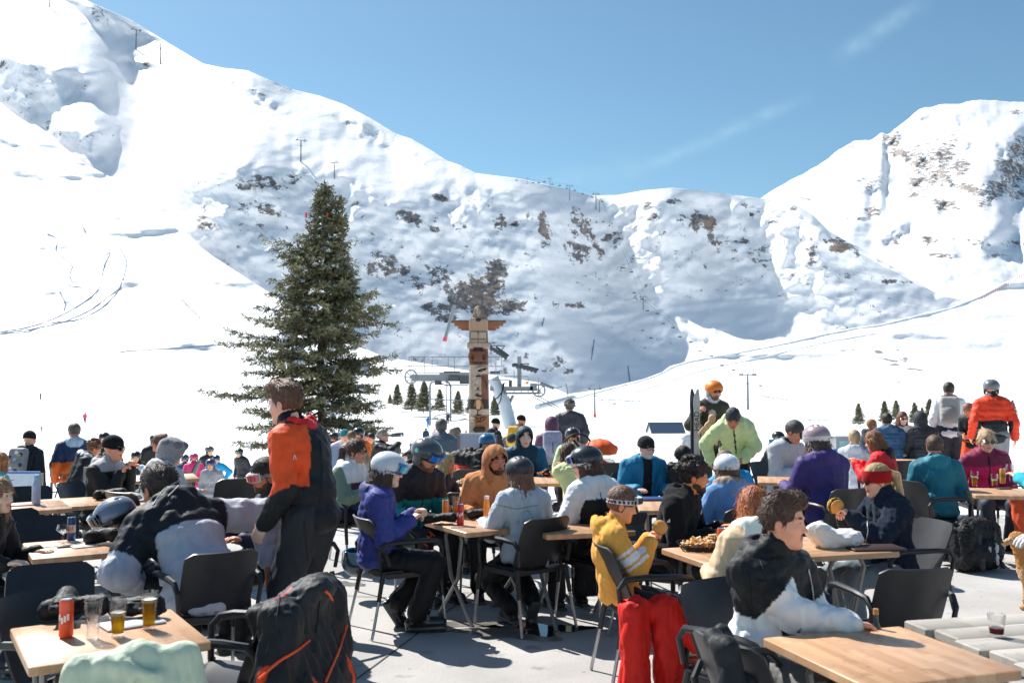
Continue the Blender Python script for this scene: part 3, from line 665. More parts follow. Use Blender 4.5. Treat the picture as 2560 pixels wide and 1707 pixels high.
def helmet_parts(o):
    """returns list of (name, volume or MB, material, voxel)"""
    c = o.get('c', '222'); c2 = o.get('c2', c); v = Vol()
    v.ell((0, -.010, .040), (.108, .130, .106), c=c, k=.02); v.ell((0, -.005, .045), (.104, .126, .085), c=c, k=.04)
    v.box((0, 0, -.085), (.2, .2, .075), k=.012, op='s'); v.ell((0, .115, -.045), (.085, .07, .082), k=.012, op='s')
    for x in (-.045, 0, .045): v.ell((x, .03, .15), (.008, .035, .012), k=.006, op='s'); v.ell((x, -.07, .135), (.007, .03, .014), k=.006, op='s')
    v.box((0, 0, -.04), (.0, .0, .0), k=.01)
    for q in (1, -1): v.ell((q*.088, -.018, -.03), (.018, .042, .05), c=o.get('ear', '1c1c1f'), k=.012)
    if c2 != c: v.box((0, 0, .01), (.2, .2, .028), c=c2, op='p')
    for p_ in o.get('paint', ()): v.ell(p_[0], p_[1], c=p_[2], op='p')
    out = [('helmet', v, MATTE if o.get('matte') else HARD, .006)]
    g = o.get('gog')
    if g:
        mb = MB(); mb.color(g.get('strap', '222')); pos = g.get('pos', 'up'); tl = g.get('tilt', -8)
        ring(mb, .109, .1315, -.006, .035 if pos != 'eyes' else .015, g.get('h', .021), .004, tl)
        if pos == 'up': lensband(mb, .108, .130, -.004, .075, .033, .022, 46, tl-6, frame=g.get('frame', '222'), lens=H(g.get('lens', '2a66c8')))
        elif pos == 'back': lensband(mb, .106, .128, -.006, .04, .03, .02, 44, tl, frame=g.get('frame', '222'), lens=H(g.get('lens', '2a66c8')))
        elif pos == 'eyes': lensband(mb, .078, .092, .0, .012, .034, .026, 58, 0, frame=g.get('frame', 'bbb'), lens=H(g.get('lens', '2a66c8')))
        for lg in g.get('logo', ()):      # oval emblem on the side of the strap
            mb.color(lg[1]); q = lg[0]; n = 18; pts = []
            cx, rx_, rz_ = lg[2], lg[3], lg[4]
            R_ = Matrix.Rotation(math.radians(tl), 3, 'X')
            for i in range(n):
                a = 2*PI*i/n
                for f in (1, .62):
                    ang = cx+rx_*f*math.cos(a); pts.append(R_@Vector((.1095*math.cos(ang), .1325*math.sin(ang), rz_*f*math.sin(a)))+Vector((0, -.006, .035)))
            mb.add(pts, [(2*i, 2*((i+1) % n), 2*((i+1) % n)+1, 2*i+1) for i in range(n)])
        out.append(('goggles', mb, LENS if g.get('mirror', 1) else MATTE, 0))
    return out
def hood_vol(c, lining='151515', o={}):
    v = Vol(); v.ell((0, -.018, .035), (.108, .128, .118), c=c, k=.03).cap((0, -.045, -.03), (0, -.05, -.15), .1, .115, c=c, k=.05)
    v.ell((0, .105, -.012), (.068, .10, .098), k=.014, op='s')
    v.ell((0, .03, .0), (.086, .105, .104), k=.01, op='s'); v.cap((0, .0, -.05), (0, 0, -.2), .065, .065, k=.02, op='s')
    v.ell((0, .025, -.0), (.090, .109, .108), c=lining, op='p')
    if o.get('peak'): v.ell((0, .085, .1), (.055, .035, .02), c=c, k=.03)
    return v
def beanie_parts(c, cuff=None, pom=None, emb=None):
    v = Vol(); v.ell((0, -.014, .055), (.089, .108, .088), c=c, k=.02); v.ell((0, -.012, .025), (.092, .112, .055), c=cuff or shade(c, .8), k=.01)
    v.box((0, .0, -.06), (.2, .2, .065), R=Rx(-8), k=.008, op='s'); v.ell((0, .1, -.05), (.07, .05, .075), k=.01, op='s')
    if pom: v.ell((0, -.03, .16), (.035, .035, .035), c=pom, k=.01)
    if emb: v.ell((.045, .1, .03), (.017, .03, .013), c=emb, op='p')
    return v
def wisps(V, Q, C, n, seed, flow, ln=.04, w=.0035):
    """loose locks standing a little off the hair surface"""
    r = np.random.RandomState(seed); fn = np.cross(V[Q[:, 2]]-V[Q[:, 0]], V[Q[:, 3]]-V[Q[:, 1]]); fl = np.linalg.norm(fn, axis=1)+1e-9; idx = r.choice(len(Q), n, p=fl/fl.sum()); N_ = fn[idx]/fl[idx][:, None]; P0 = V[Q[idx]].mean(1); keep = N_[:, 2] > -.5; N_, P0, idx = N_[keep], P0[keep], idx[keep]; n = len(P0)
    f = np.array(flow, np.float32)[None]+r.normal(size=(n, 3))*.45; f = f-N_*(f*N_).sum(1)[:, None]; f /= np.linalg.norm(f, axis=1)[:, None]+1e-9; f = f+N_*r.uniform(.05, .5, (n, 1)); sd_ = np.cross(f, N_); sd_ /= np.linalg.norm(sd_, axis=1)[:, None]+1e-9; l_ = ln*r.uniform(.5, 1.3, (n, 1)); b0 = P0-N_*.002; m_ = b0+f*l_*.55; e = b0+f*l_-N_*l_*.12+np.array([[0, 0, -.15]])*l_
    VV = np.concatenate([b0-sd_*w, b0+sd_*w, m_+sd_*w*.8, m_-sd_*w*.8, e+sd_*w*.15, e-sd_*w*.15]).astype(np.float32); a = np.arange(n)
    QQ = np.concatenate([np.stack([a, a+n, a+2*n, a+3*n], 1), np.stack([a+3*n, a+2*n, a+4*n, a+5*n], 1)]); CC = C[Q[idx, 0]]*r.uniform(.6, 1.7, (n, 1)); return VV, QQ, np.tile(CC, (6, 1)).astype(np.float32)
HAND = {}
def hand_arr(curl, vox, side, skin, glove):
    key = (curl, vox, side)
    if key not in HAND:
        v = Vol(); g = 1.0
        v.box((0, .045, 0), (.038, .042, .014), rd=.013, c=(1, 1, 1), k=.012)
        v.cap((0, -.03, 0), (0, .01, 0), .024, .024, c=(1, 1, 1), k=.02)
        for i, (x, l) in enumerate(((.030, .070), (.010, .078), (-.010, .073), (-.029, .058))):
            a = curl*(.9+.07*i)*.9; p = A(x, .083, 0); ang = 0
            for seg, f in ((l*.45, .0088), (l*.32, .008), (l*.25, .0072)):
                ang += a; q = p+A(x*.05*(1-curl), math.cos(ang)*seg, -math.sin(ang)*seg); v.cap(p, q, f+.0008, f, c=(1, 1, 1), k=.004); p = q
        tc_ = min(1, curl); p = A(.030, .015, -.004); q = p+A(.030*(1-tc_*.4), .028, -.016-.012*tc_); v.cap(p, q, .014, .011, c=(1, 1, 1), k=.012)
        r = q+A(.012*(1-tc_*1.6), .030, -.008-.012*tc_); v.cap(q, r, .0105, .0085, c=(1, 1, 1), k=.005)
        V, Q, C = v.arrays(vox)
        if side < 0: V = V*A(-1, 1, 1); Q = Q[:, ::-1]
        HAND[key] = (V, Q)
    V, Q = HAND[key]
    if glove: V = V*1.25
    return V, Q, np.tile(np.array(H(skin), np.float32), (len(V), 1))
def lift(C, f=1.32):
    """dyed shell fabrics are brighter than they look in open shade; near-blacks stay"""
    C = np.asarray(C, np.float32); l = C.mean(1, keepdims=True); k = np.clip((l-.03)/.09, 0, 1); return np.minimum(C*(1+(f-1)*k), .88)
def merge(L_):
    L_ = [a for a in L_ if a is not None and len(a[0])]
    b = 0; Vs, Qs, Cs = [], [], []
    for V, Q, C in L_: Vs.append(V); Qs.append(Q+b); Cs.append(C); b += len(V)
    return np.concatenate(Vs), np.concatenate(Qs), np.concatenate(Cs)
PN = [0]
def person(label, px, py, Z, yaw, pose='sit', lean=6, curve=8, side=0, hyaw=None, hp=5, hr=0, g=0.0, s=None, seat=.46,
           hair=('short', '3a2a20'), ho={}, skin='e0a888', face={}, jk={}, pants='1b1c20', pk={}, hands=None, palms=(None, None), curl=(.35, .35), gloves=None,
           feet=None, knees=None, shoes='17171a', ski=False, hat=None, extra=(), group=None, vox=.014, hv=None, elbow=(None, None), cat='person', build=1.0, pack=None, specs=None, hatlift=.0):
    PN[0] += 1; hyaw = yaw if hyaw is None else hyaw; hv = hv or (.0045 if Z < 9.5 else .0065 if Z < 13 else .009 if Z < 20 else .02)
    if Z > 20: vox = .03
    # world frame of this person
    f = A(math.sin(math.radians(yaw)), -math.cos(math.radians(yaw)), 0); r = np.cross(f, A(0, 0, 1)); M3 = np.stack([r, f, A(0, 0, 1)], 1)
    R1 = Ry(side)@Rx(-lean); R2 = Ry(side*1.3)@Rx(-lean-curve)
    C0 = R1@A(0, 0, .27); NK = C0+R2@A(0, 0, .235)
    rel = ((hyaw-yaw+180) % 360)-180
    Rh = Rz(rel)@Rx(-hp)@Ry(hr)   # head yaw positive = turn to image-right = counter-clockwise seen from above in this frame
    HC = NK+R2@A(0, .012, .03)+Rh@A(0, .028, .118)
    top = HC+A(0, 0, .127+hatlift)
    HT = at(px, py, Z)
    if s is None:
        s = (HT.z-g-seat)/(.085+top[2]) if pose == 'sit' else (HT.z-g)/(.93+top[2])
    if pose == 'sit': pz = HT.z-g-top[2]*s
    else: pz = HT.z-g-top[2]*s
    hipz = pz/s
    off = M3@(A(top[0]*.4+HC[0]*.6, HC[1], 0)*s); ox, oy = HT.x-off[0], HT.y-off[1]
    if not .62 < s < 1.16: print('SCALE', round(s, 2), label)
    def W(V): return (V*s)@M3.T.astype(np.float32)+A(0, 0, pz)
    def Wp(p): q = M3@(np.asarray(p)*s)+A(ox, oy, g+pz); return Vector(q.tolist())
    def HL(arr): V, Q, C = arr; return V@Rh.T+HC, Q, C
    # joints
    SH = [C0+R2@A(q*.168*build, -.005, .162) for q in (1, -1)]
    if hands is None: hands = ((.17, .40, .22), (-.17, .40, .22)) if pose == 'sit' else ((.25, .06, -.06), (-.25, .06, -.06))
    elb, wr = [], []
    for i, q in enumerate((1, -1)):
        pole = A(q*.38, -.5, -.8) if elbow[i] is None else A(*elbow[i])
        e, w_ = ik(SH[i], A(*hands[i]), .285, .25, pole); elb.append(e); wr.append(w_)
    HIP = [A(q*.088*build, 0, -.03) for q in (1, -1)]
    if feet is None: feet = ((.12, .38, 0), (-.12, .38, 0)) if pose == 'sit' else ((.1, .02, 0), (-.1, -.02, 0))
    kn, an = [], []
    for i, q in enumerate((1, -1)):
        t = A(*feet[i]); t[2] = -hipz+.085+t[2]
        pole = A(q*.12, 1, .5) if knees is None else A(*knees[i])
        k_, a_ = ik(HIP[i], t, .43, .42, pole); kn.append(k_); an.append(a_)
    o_rz = 0
    # body: head, neck, hands and the figure under the clothes in one mesh
    arrs = [HL(head_vol(skin, dict(face)).arrays(hv))]
    bd = Vol(); bd.ell(R1@A(0, 0, .1), (.12, .085, .16), c=skin, k=.05).ell(C0+R2@A(0, 0, .05), (.13, .09, .14), c=skin, k=.05).cap(C0, NK, .06, c=skin, k=.04)
    for i in range(2):
        bd.cap(SH[i], elb[i], .045, .038, c=skin, k=.03).cap(elb[i], wr[i], .038, .028, c=skin, k=.02).cap(HIP[i], kn[i], .065, .05, c=skin, k=.04).cap(kn[i], an[i], .05, .036, c=skin, k=.02)
    arrs.append(bd.arrays(.03))
    HW = []
    garr = []
    for i, q in enumerate((1, -1)):
        d = nrm(wr[i]-elb[i]); pm = A(0, 0, -1) if pose == 'sit' else A(-q, .1, 0)
        if palms[i] is not None: pm = A(*palms[i])
        pm = pm-d*float(pm@d)
        if np.linalg.norm(pm) < .1: pm = A(-q, 0, 0)-d*float(A(-q, 0, 0)@d)
        z = -nrm(pm); x = np.cross(d, z); RH = np.stack([x, d, z], 1)
        V, Q, C = hand_arr(curl[i], .0045 if Z < 9.5 else .008, -q, gloves or skin, bool(gloves)) if Z < 22 else hand_arr(.8, .02, -q, gloves or skin, bool(gloves))
        # the hand template has its thumb on +x; a right hand with palm down has it on -x of (x, d, z)
        V = V@RH.T+wr[i]-d*.01
        (garr if gloves else arrs).append((V, Q, C)); HW.append(Wp(wr[i]+d*.08))
    V, Q, C = merge(arrs)
    root = link('person', mesh_np('person', W(V), Q, SKIN, lift(C, 1.18)), None, (ox, oy, g))
    tag(root, label, cat, group)
    if garr:
        for V, Q, C in garr: link('glove', mesh_np('glove', W(V), Q, CLOTH, C), root)
    # jacket
    c = jk.get('c', '1b1c20'); t = jk.get('t', .022); up = jk.get('up', c); sl = jk.get('sl', c); fo = jk.get('fo', sl); q_ = jk.get('puff', 0); hc = jk.get('hoodc', c); lo = jk.get('lo', c)
    v = Vol()
    v.ell(R1@A(0, -.005, .10), (.142*build+t, .108*build+t*.9, .17), R=R1, c=c, k=.05)
    v.ell(C0+R2@A(0, 0, .045), (.150*build+t, .108+t*.9, .165), R=R2, c=c, k=.05)
    v.cap(SH[0]*.75+SH[1]*.25, SH[1]*.75+SH[0]*.25, .085+t*.8, c=c, k=.05); v.cap(C0+R2@A(0, -.0, .15), NK, .075, .06+t*.5, c=c, k=.05)
    if jk.get('up'): v.box(C0+R2@A(0, 0, jk.get('upz', .05)+.3), (.6 if jk.get('upall', 1) else .215, .5 if jk.get('upall', 1) else .19, .3), R=R2, c=up, op='p')
    v.ell(A(0, 0, -.02+(0 if pose == 'sit' else -.03*jk.get('long', 1))), (.165*build+t, .13*build+t, .09+.05*jk.get('long', 0)), c=lo, k=.05)
    for i in range(2):
        e, w_ = elb[i], wr[i]; d = nrm(w_-e)
        v.cap(SH[i], e, .058+t*.8, .047+t*.7, c=sl, k=.03, q=q_*4, qa=.009*bool(q_)); v.cap(e, w_-d*.012, .047+t*.7, .037+t*.5, c=fo, k=.022, q=q_*4, qa=.010*bool(q_))
        if jk.get('cuff'): v.cap(w_-d*.045, w_-d*.005, .040+t*.3, .038+t*.3, c=jk['cuff'], k=.006)
    hd = jk.get('hood', 'down'); colr = jk.get('collar', hc)
    v.cap(NK+R2@A(0, -.008, -.02), NK+R2@A(0, .004, .035 if not jk.get('high') else .06), .073+t*.2, .066+t*.2, c=colr, k=.025)
    if hd == 'down':
        hq = jk.get('hs', 1); v.ell(NK+R2@A(0, -.095*hq, -.035), (.115*hq, .055*hq, .085*hq), R=R2@Rx(20), c=hc, k=.025)
        for q in (1, -1): v.cap(NK+R2@A(q*.085, -.065, .01), NK+R2@A(q*.055, .065, -.045), .034, .024, c=hc, k=.025)
        v.ell(NK+R2@A(0, -.06, .045), (.075, .05, .035), k=.02, op='s')
    if jk.get('fur'):
        for q in range(9):
            a = PI+PI*q/8.; v.ell(NK+R2@A(math.cos(a)*.115, math.sin(a)*.125+.01, .02+.012*math.sin(a*2)), (.04, .04, .042), c=jk['fur'], k=.02)
    if jk.get('zip'): v.box(C0+R2@A(0, .14, .02), (.010, .05, .26), R=R2, c=jk['zip'], op='p')
    if jk.get('open'): v.box(C0+R2@A(0, .13, .05), (.055, .07, .3), R=R2, c=jk['open'], op='p')
    if jk.get('side'): 
        for q in (1, -1): v.box(C0+R2@A(q*.19*build, 0, -.02), (.055, .2, .2), R=R2, c=jk['side'], op='p')
    for p_ in jk.get('paint', ()):       # panels: frame, centre, half size, colour (part of the garment's own cut)
        fr, cc, hh, pc = p_[:4]
        if fr == 'T': v.box(C0+R2@A(*cc), hh, R=R2@(Rz(p_[4]) if len(p_) > 4 else np.eye(3, dtype=np.float32)), rd=.0, c=pc, op='p')
        elif fr == 'TE': v.ell(C0+R2@A(*cc), hh, R=R2, c=pc, op='p')
        else:
            i = 0 if fr[1] == 'R' else 1; a_, b_ = (SH[i], elb[i]) if fr[0] == 'U' else (elb[i], wr[i])
            v.cap(a_+(b_-a_)*cc[0], a_+(b_-a_)*cc[1], hh, hh, c=pc, op='p')
            # keep a stripe sharp: use a thin slab instead of round ends
            v.p.pop(); dd = nrm(b_-a_); x_ = nrm(np.cross(dd, A(.3, .2, .9))); z_ = np.cross(x_, dd); v.box(a_+(b_-a_)*(cc[0]+cc[1])/2, (hh, float(np.linalg.norm(b_-a_))*(cc[1]-cc[0])/2, hh), R=np.stack([x_, dd, z_], 1), rd=0, c=pc, op='p')
    v.cap(NK+R2@A(0, .006, .02), NK+R2@A(0, .01, .16), .058, .062, k=.012, op='s')
    wa = jk.get('wr', .011)
    def warp(P):
        x, y, z = P; o_ = wob((x, y, z*.38), 4.2, PN[0], True)*wa*.85+wob((x*.7, y*.7, z*1.2), 4.5, PN[0]+50, True)*wa*.5+wob(P, 14, PN[0]+51)*wa*.10
        if q_: o_ = o_+.011*(.6-np.abs(np.sin((z*math.cos(math.radians(lean))+y*math.sin(math.radians(lean)))*PI/.085*(q_ if q_ > 1 else 1)))**.5)*(np.hypot(x, y-.6*math.tan(math.radians(lean*.6))*z) < .23*build)
        return o_
    V, Q, C = v.arrays(vox, warp, .014); C = lift(C)
    link('jacket' if not jk.get('name') else jk['name'], mesh_np('jacket', W(V), Q, jk.get('mat', CLOTH), C), root)
    # trousers
    if pants:
        v = Vol(); pt = pk.get('t', .012)
        v.ell(A(0, -.005, -.02), (.155*build+pt*.5, .12*build+pt*.5, .12), c=pants, k=.05)
        for i in range(2):
            v.cap(HIP[i], kn[i], .085+pt, .064+pt, c=pants, k=.04); v.cap(kn[i], an[i]+A(0, 0, .03), .062+pt, .056+pt+(.012 if ski else 0), c=pants, k=.025)
            if pk.get('stripe'): v.cap(HIP[i]+A((.09, -.09)[i], 0, 0), kn[i]+A((.07, -.07)[i], 0, 0), .02, .02, c=pk['stripe'], op='p')
        def warp2(P): return wob((P[0], P[1], P[2]*.5), 4.5, PN[0]+7, True)*.009+wob(P, 9, PN[0]+9, True)*.003
        V, Q, C = v.arrays(vox*1.15, warp2, .01)
        link('trousers', mesh_np('trousers', W(V), Q, pk.get('mat', CLOTH), C), root)
    for i in range(2):
        if Z > 24: break
        a_ = an[i]; sh = nrm(kn[i]-a_); fw = nrm(A(pk.get('toe', 0)*(1, -1)[i], 1, 0)-0*sh); v = Vol()
        if sh[2] > .2: tw = fw
        else: tw = A(0, .6, -.8)
        if feet[i][2] > .04: tw = nrm(A(0, .55, -.85))
        upv = nrm(sh-tw*float(sh@tw))
        b0 = a_-upv*.045
        if ski:
            v.cap(a_+sh*.13, a_, .062, .06, c=shoes, k=.02).cap(b0-tw*.055, b0+tw*.17, .048, .045, c=shoes, k=.02).box(b0+tw*.06-upv*.04, (.048, .155, .016), R=np.stack([np.cross(tw, upv), tw, upv], 1), rd=.008, c=pk.get('sole', '3a3a3c'), k=.01)
            for h_ in (.02, .07): v.cap(a_+sh*h_+tw*.055-np.cross(tw, upv)*.05, a_+sh*h_+tw*.062+np.cross(tw, upv)*.05, .010, c='8c8f92', k=.004)
            v.cap(b0+tw*.07+upv*.042-np.cross(tw, upv)*.04, b0+tw*.07+upv*.042+np.cross(tw, upv)*.04, .010, c='8c8f92', k=.004)
        else:
            v.cap(a_+sh*.05, b0, .042, .042, c=shoes, k=.02).cap(b0-tw*.04, b0+tw*.15, .040, .034, c=shoes, k=.02).box(b0+tw*.05-upv*.033, (.043, .135, .011), R=np.stack([np.cross(tw, upv), tw, upv], 1), rd=.006, c=pk.get('sole', '54524e'), k=.006)
        V, Q, C = v.arrays(.010 if Z < 10 else .02)
        link('boot' if ski else 'shoe', mesh_np('boot', W(V), Q, HARD if ski else MATTE, C), root)
    # head gear and hair
    def hpart(name, v, mat, vx, warp=None, wamp=0):
        if isinstance(v, MB):
            V = np.array(v.v, np.float32)@Rh.T+HC; me = bpy.data.meshes.new(name); me.from_pydata(W(V).tolist(), [], v.f); me.materials.append(mat)
            a = me.attributes.new('Col', 'FLOAT_COLOR', 'POINT'); a.data.foreach_set('color', [x for c_ in v.c for x in (*c_, 1)])
            me.polygons.foreach_set('use_smooth', [True]*len(me.polygons)); me.set_sharp_from_angle(angle=math.radians(35)); me.update(); return link(name, me, root)
        V, Q, C = v.arrays(vx, warp, wamp)
        if len(V): return link(name, mesh_np(name, W(V@Rh.T+HC), Q, mat, C), root)
    hs = 1.0 if Z < 10 else 1.5 if Z < 20 else 3
    if hair:
        amp = .0045 if hair[0] != 'curly' else .006; fq = 34
        def hw(P):
            x, y, z = P; return wob((x, y*.4, z*.4), fq, 3, True)*amp*.8+wob(P, 12, 5)*amp*.5
        hm = hair_vol(hair[0], hair[1], ho)
        if hat in ('under',) or (hat and hat[0] in ('beanie', 'helmet', 'hood', 'fur')):
            for z_, r_ in ((.09, .2),): hm.box((0, 0, z_+.045), (r_, r_, .075), k=.01, op='s')
        if Z < 12.5 and not (hat and hat[0] in ('hood', 'beanie', 'fur', 'band', 'gogband')):
            V, Q, C = hm.arrays(.0055*hs, hw, amp*1.7)
            if len(V):
                V, Q, C = merge([(V, Q, C), wisps(V, Q, C, 900 if Z < 8 else 450, PN[0], (0, -.8, -.55) if hair[0] in ('quiff', 'short', 'crop') else (0, -.25, -1) if hair[0] != 'curly' else (0, 0, .3), .034 if hair[0] in ('quiff', 'short', 'curly') else .02 if hair[0] in ('crop', 'bald') else .06, .0026 if Z < 8 else .004)])
                link('hair', mesh_np('hair', W(V@Rh.T+HC), Q, HAIRM, C), root)
        else: hpart('hair', hm, HAIRM, .0055*hs, hw, amp*1.7)
    if hat:
        k0 = hat[0]; ho2 = hat[1] if len(hat) > 1 else {}
        if k0 == 'helmet':
            for nm, v_, m_, vx in helmet_parts(ho2): hpart(nm, v_, m_, vx*hs)
        elif k0 == 'beanie': hpart('beanie', beanie_parts(**ho2), FLEECE, .006*hs, lambda P: wob(P, 9, 2)*.002, .002)
        elif k0 == 'hood': hpart('hood', hood_vol(ho2.get('c', c), ho2.get('lining', '151515'), ho2), jk.get('mat', CLOTH), .008*hs, lambda P: wob(P, 8, PN[0], True)*.005, .006)
        elif k0 == 'fur':
            v_ = Vol(); v_.ell((0, -.01, .03), (.115, .13, .12), c=ho2['c'], k=.03).ell((0, .105, -.03), (.07, .08, .1), k=.01, op='s').cap((0, -.04, -.03), (0, -.05, -.1), .1, .09, c=ho2['c'], k=.03)
            for q in range(5): a = q*1.3; v_.ell((math.cos(a)*.08, math.sin(a)*.09, .08), (.05, .05, .04), c=ho2.get('c2', ho2['c']), k=.02)
            v_.cap((0, 0, -.02), (0, 0, -.15), .06, .06, k=.01, op='s')
            hpart('fur_hat', v_, FURM, .008, lambda P: wob(P, 26, 2, True)*.006, .007)
        elif k0 == 'band':
            mb = MB(); mb.color(ho2['c']); ring(mb, .088, .106, -.012, .035, .045, .006, 10); hpart('headband', mb, FLEECE, 0)
        elif k0 == 'gogband':      # goggles pushed up on bare hair
            mb = MB(); mb.color(ho2['strap']); ring(mb, .093, .112, -.012, .03, .017, .004, ho2.get('tilt', 12))
            for ang, wd in ho2.get('marks', ()): mb.color(ho2.get('mc', '111')); ring(mb, .0975, .1165, -.012, .03, .010, .0015, ho2.get('tilt', 12), 3, ang, ang+wd)
            lensband(mb, .094, .112, -.010, .045, .026, .024, 44, ho2.get('tilt', 12), frame=ho2.get('frame', 'ddd'), lens=H(ho2['lens'])); hpart('goggles', mb, MATTE, 0)
    if specs:
        mb = MB()
        if specs[0] == 'goggles':
            mb.color(specs[2]); ring(mb, .086, .100, -.004, .014, .015, .004, 0); lensband(mb, .072, .088, .008, .012, .030, .026, 62, 0, frame=specs[1], lens=H(specs[3])); hpart('goggles', mb, LENS, 0)
        else:
            fc, lc = specs[1], specs[2]
            for q in (1, -1):
                mb.color(fc); pts = [(q*.033+.0265*math.cos(a)*(1), .098-.012*abs(math.cos(a)+q*.4)*.6, .010+.020*math.sin(a)) for a in np.linspace(0, 2*PI, 15)]
                mb.tube(pts, .0022, 5, False); mb.tube([(q*.058, .090, .016), (q*.078, .05, .014), (q*.080, -.005, .006)], .0022, 5)
                if lc:
                    mb.color(lc); vs = [(q*.033+.025*math.cos(a)*.98, .0985-.012*abs(math.cos(a)+q*.4)*.6, .010+.019*math.sin(a)) for a in np.linspace(0, 2*PI, 15)[:-1]]; mb.add(vs, [tuple(range(14))])
            mb.color(fc); mb.tube([(-.010, .1, .016), (.010, .1, .016)], .0022, 5)
            hpart('sunglasses' if specs[0] == 'sun' else 'glasses', mb, LENS if specs[0] == 'sun' else MATTE, 0)
    res = dict(root=root, hand=HW, s=s, W=W, Wp=Wp, C0=C0, R2=R2, NK=NK, M3=M3, HC=Wp(HC), pz=pz, off=A(ox, oy, g), Rh=Rh, elb=elb, wr=wr, SH=SH, an=an, kn=kn)
    if pack:
        v = Vol(); pc = pack['c']; w_, h_ = pack.get('w', .15), pack.get('h', .23)
        ctr = C0+R2@A(0, -.115-t-.075, .0)
        v.box(ctr, (w_, .075, h_), R=R2, rd=.06, c=pc, k=.03).ell(ctr+R2@A(0, -.06, -.06), (w_*.8, .05, h_*.5), R=R2, c=pack.get('c2', pc), k=.02)
        for q in (1, -1):
            v.cap(C0+R2@A(q*.10, -.12-t, .17), SH[0 if q > 0 else 1]*.62+SH[1 if q > 0 else 0]*.38+R2@A(0, 0, .085+t), .018, c=pack.get('strap', '1a1a1a'), k=.01)
            v.cap(SH[0 if q > 0 else 1]*.62+SH[1 if q > 0 else 0]*.38+R2@A(0, 0, .085+t), C0+R2@A(q*.12, .125+t, .05), .018, c=pack.get('strap', '1a1a1a'), k=.01)
        for p_ in pack.get('paint', ()): v.ell(ctr+R2@A(*p_[0]), p_[1], R=R2, c=p_[2], op='p')
        V, Q, C = v.arrays(.014, lambda P: wob(P, 9, 4, True)*.004, .005)
        V = W(V); bo = link('backpack', mesh_np('backpack', V, Q, CLOTH, C), None, (ox, oy, g)); tag(bo, pack['label'], 'backpack', 'backpacks')
        res['pack'] = bo
    return res
# ---------------------------------------------------------------- terrace furniture
BLK = plain('black_plastic', '26262a', .42, var=.15, bmp=.15, bscale=250, bdist=.001); ALU = plain('brushed_aluminium', 'b4b6b8', .35, .85, bmp=.1); STL = plain('grey_painted_steel', '8f8c88', .45, .5, var=.1)
DRK = plain('dark_rubber', '1b1b1d', .7); WHT = plain('white_paper', 'eceae6', .8, var=.03); REDP = plain('red_paint', 'd8261c', .35, coat=.4); CHR = plain('bright_metal', 'c9cacc', .2, .9)
def wood_mat(name, c1, c2, sw=.045, rough=.45):
    m, nt, b = nodes(name); tc = N(nt, 'ShaderNodeTexCoord'); sp = N(nt, 'ShaderNodeSeparateXYZ'); L(nt, tc.outputs['Object'], sp.inputs[0])
    def M_(op, a, b_=0.0):
        n = N(nt, 'ShaderNodeMath', operation=op)
        for i, v in enumerate((a, b_)):
            if isinstance(v, (int, float)): n.inputs[i].default_value = v
            else: L(nt, v, n.inputs[i])
        return n.outputs[0]
    st = M_('FLOOR', M_('DIVIDE', sp.outputs[1], sw)); wn = N(nt, 'ShaderNodeTexWhiteNoise', noise_dimensions='1D'); L(nt, st, wn.inputs['W'])
    seg = M_('FLOOR', M_('ADD', M_('DIVIDE', sp.outputs[0], .31), M_('MULTIPLY', wn.outputs[0], 7.3))); wn2 = N(nt, 'ShaderNodeTexWhiteNoise', noise_dimensions='2D')
    cb = N(nt, 'ShaderNodeCombineXYZ'); L(nt, st, cb.inputs[0]); L(nt, seg, cb.inputs[1]); L(nt, cb.outputs[0], wn2.inputs['Vector'])
    mp = N(nt, 'ShaderNodeMapping'); mp.inputs['Scale'].default_value = (3, 45, 45); L(nt, tc.outputs['Object'], mp.inputs[0])
    gr = N(nt, 'ShaderNodeTexNoise', i_Scale=1.6, i_Detail=6.0, i_Distortion=.8); L(nt, mp.outputs[0], gr.inputs['Vector'])
    f = M_('ADD', M_('MULTIPLY', wn2.outputs[0], .55), M_('MULTIPLY', gr.outputs[0], .5))
    sn = N(nt, 'ShaderNodeTexNoise', i_Scale=9.0, i_Detail=7.0, i_Roughness=.65); L(nt, tc.outputs['Object'], sn.inputs['Vector']); sr = N(nt, 'ShaderNodeMapRange', i_1=.56, i_2=.66, i_3=0.0, i_4=.32); L(nt, sn.outputs[0], sr.inputs[0])
    L(nt, mix(nt, sr.outputs[0], mix(nt, f, H(c1), H(c2)), tuple(v*.55 for v in H(c1))), b.inputs['Base Color']); b.inputs['Roughness'].default_value = rough
    b.inputs['Coat Weight'].default_value = .25; b.inputs['Coat Roughness'].default_value = .3; bump(nt, b, gr.outputs[0], .15, .001); MATS[name] = m; return m
WOOD = wood_mat('butcher_block', 'a87850', 'd8ad86'); OLDW = wood_mat('weathered_wood', '8d857c', 'b8b2a8', .2, .8)
m, nt, b = nodes('clear_glass'); 
b.inputs['Transmission Weight'].default_value = 1; b.inputs['Roughness'].default_value = .02; b.inputs['IOR'].default_value = 1.3; b.inputs['Base Color'].default_value = (.96, .98, .98, 1)
tr = N(nt, 'ShaderNodeBsdfTransparent'); ms = N(nt, 'ShaderNodeMixShader'); ms.inputs[0].default_value = .62; out = nt.nodes['Material Output']
L(nt, b.outputs[0], ms.inputs[1]); L(nt, tr.outputs[0], ms.inputs[2]); L(nt, ms.outputs[0], out.inputs[0]); GLS = m
def liquid(name, c):
    m, nt, b = nodes(name); b.inputs['Base Color'].default_value = (*H(c), 1); b.inputs['Roughness'].default_value = .08; b.inputs['Transmission Weight'].default_value = .55; b.inputs['IOR'].default_value = 1.2; return m
BEER = liquid('lager_beer', 'f0b020'); FOAM = plain('beer_foam', 'f4ecd8', .8); COLA = liquid('red_drink', '6a1018')
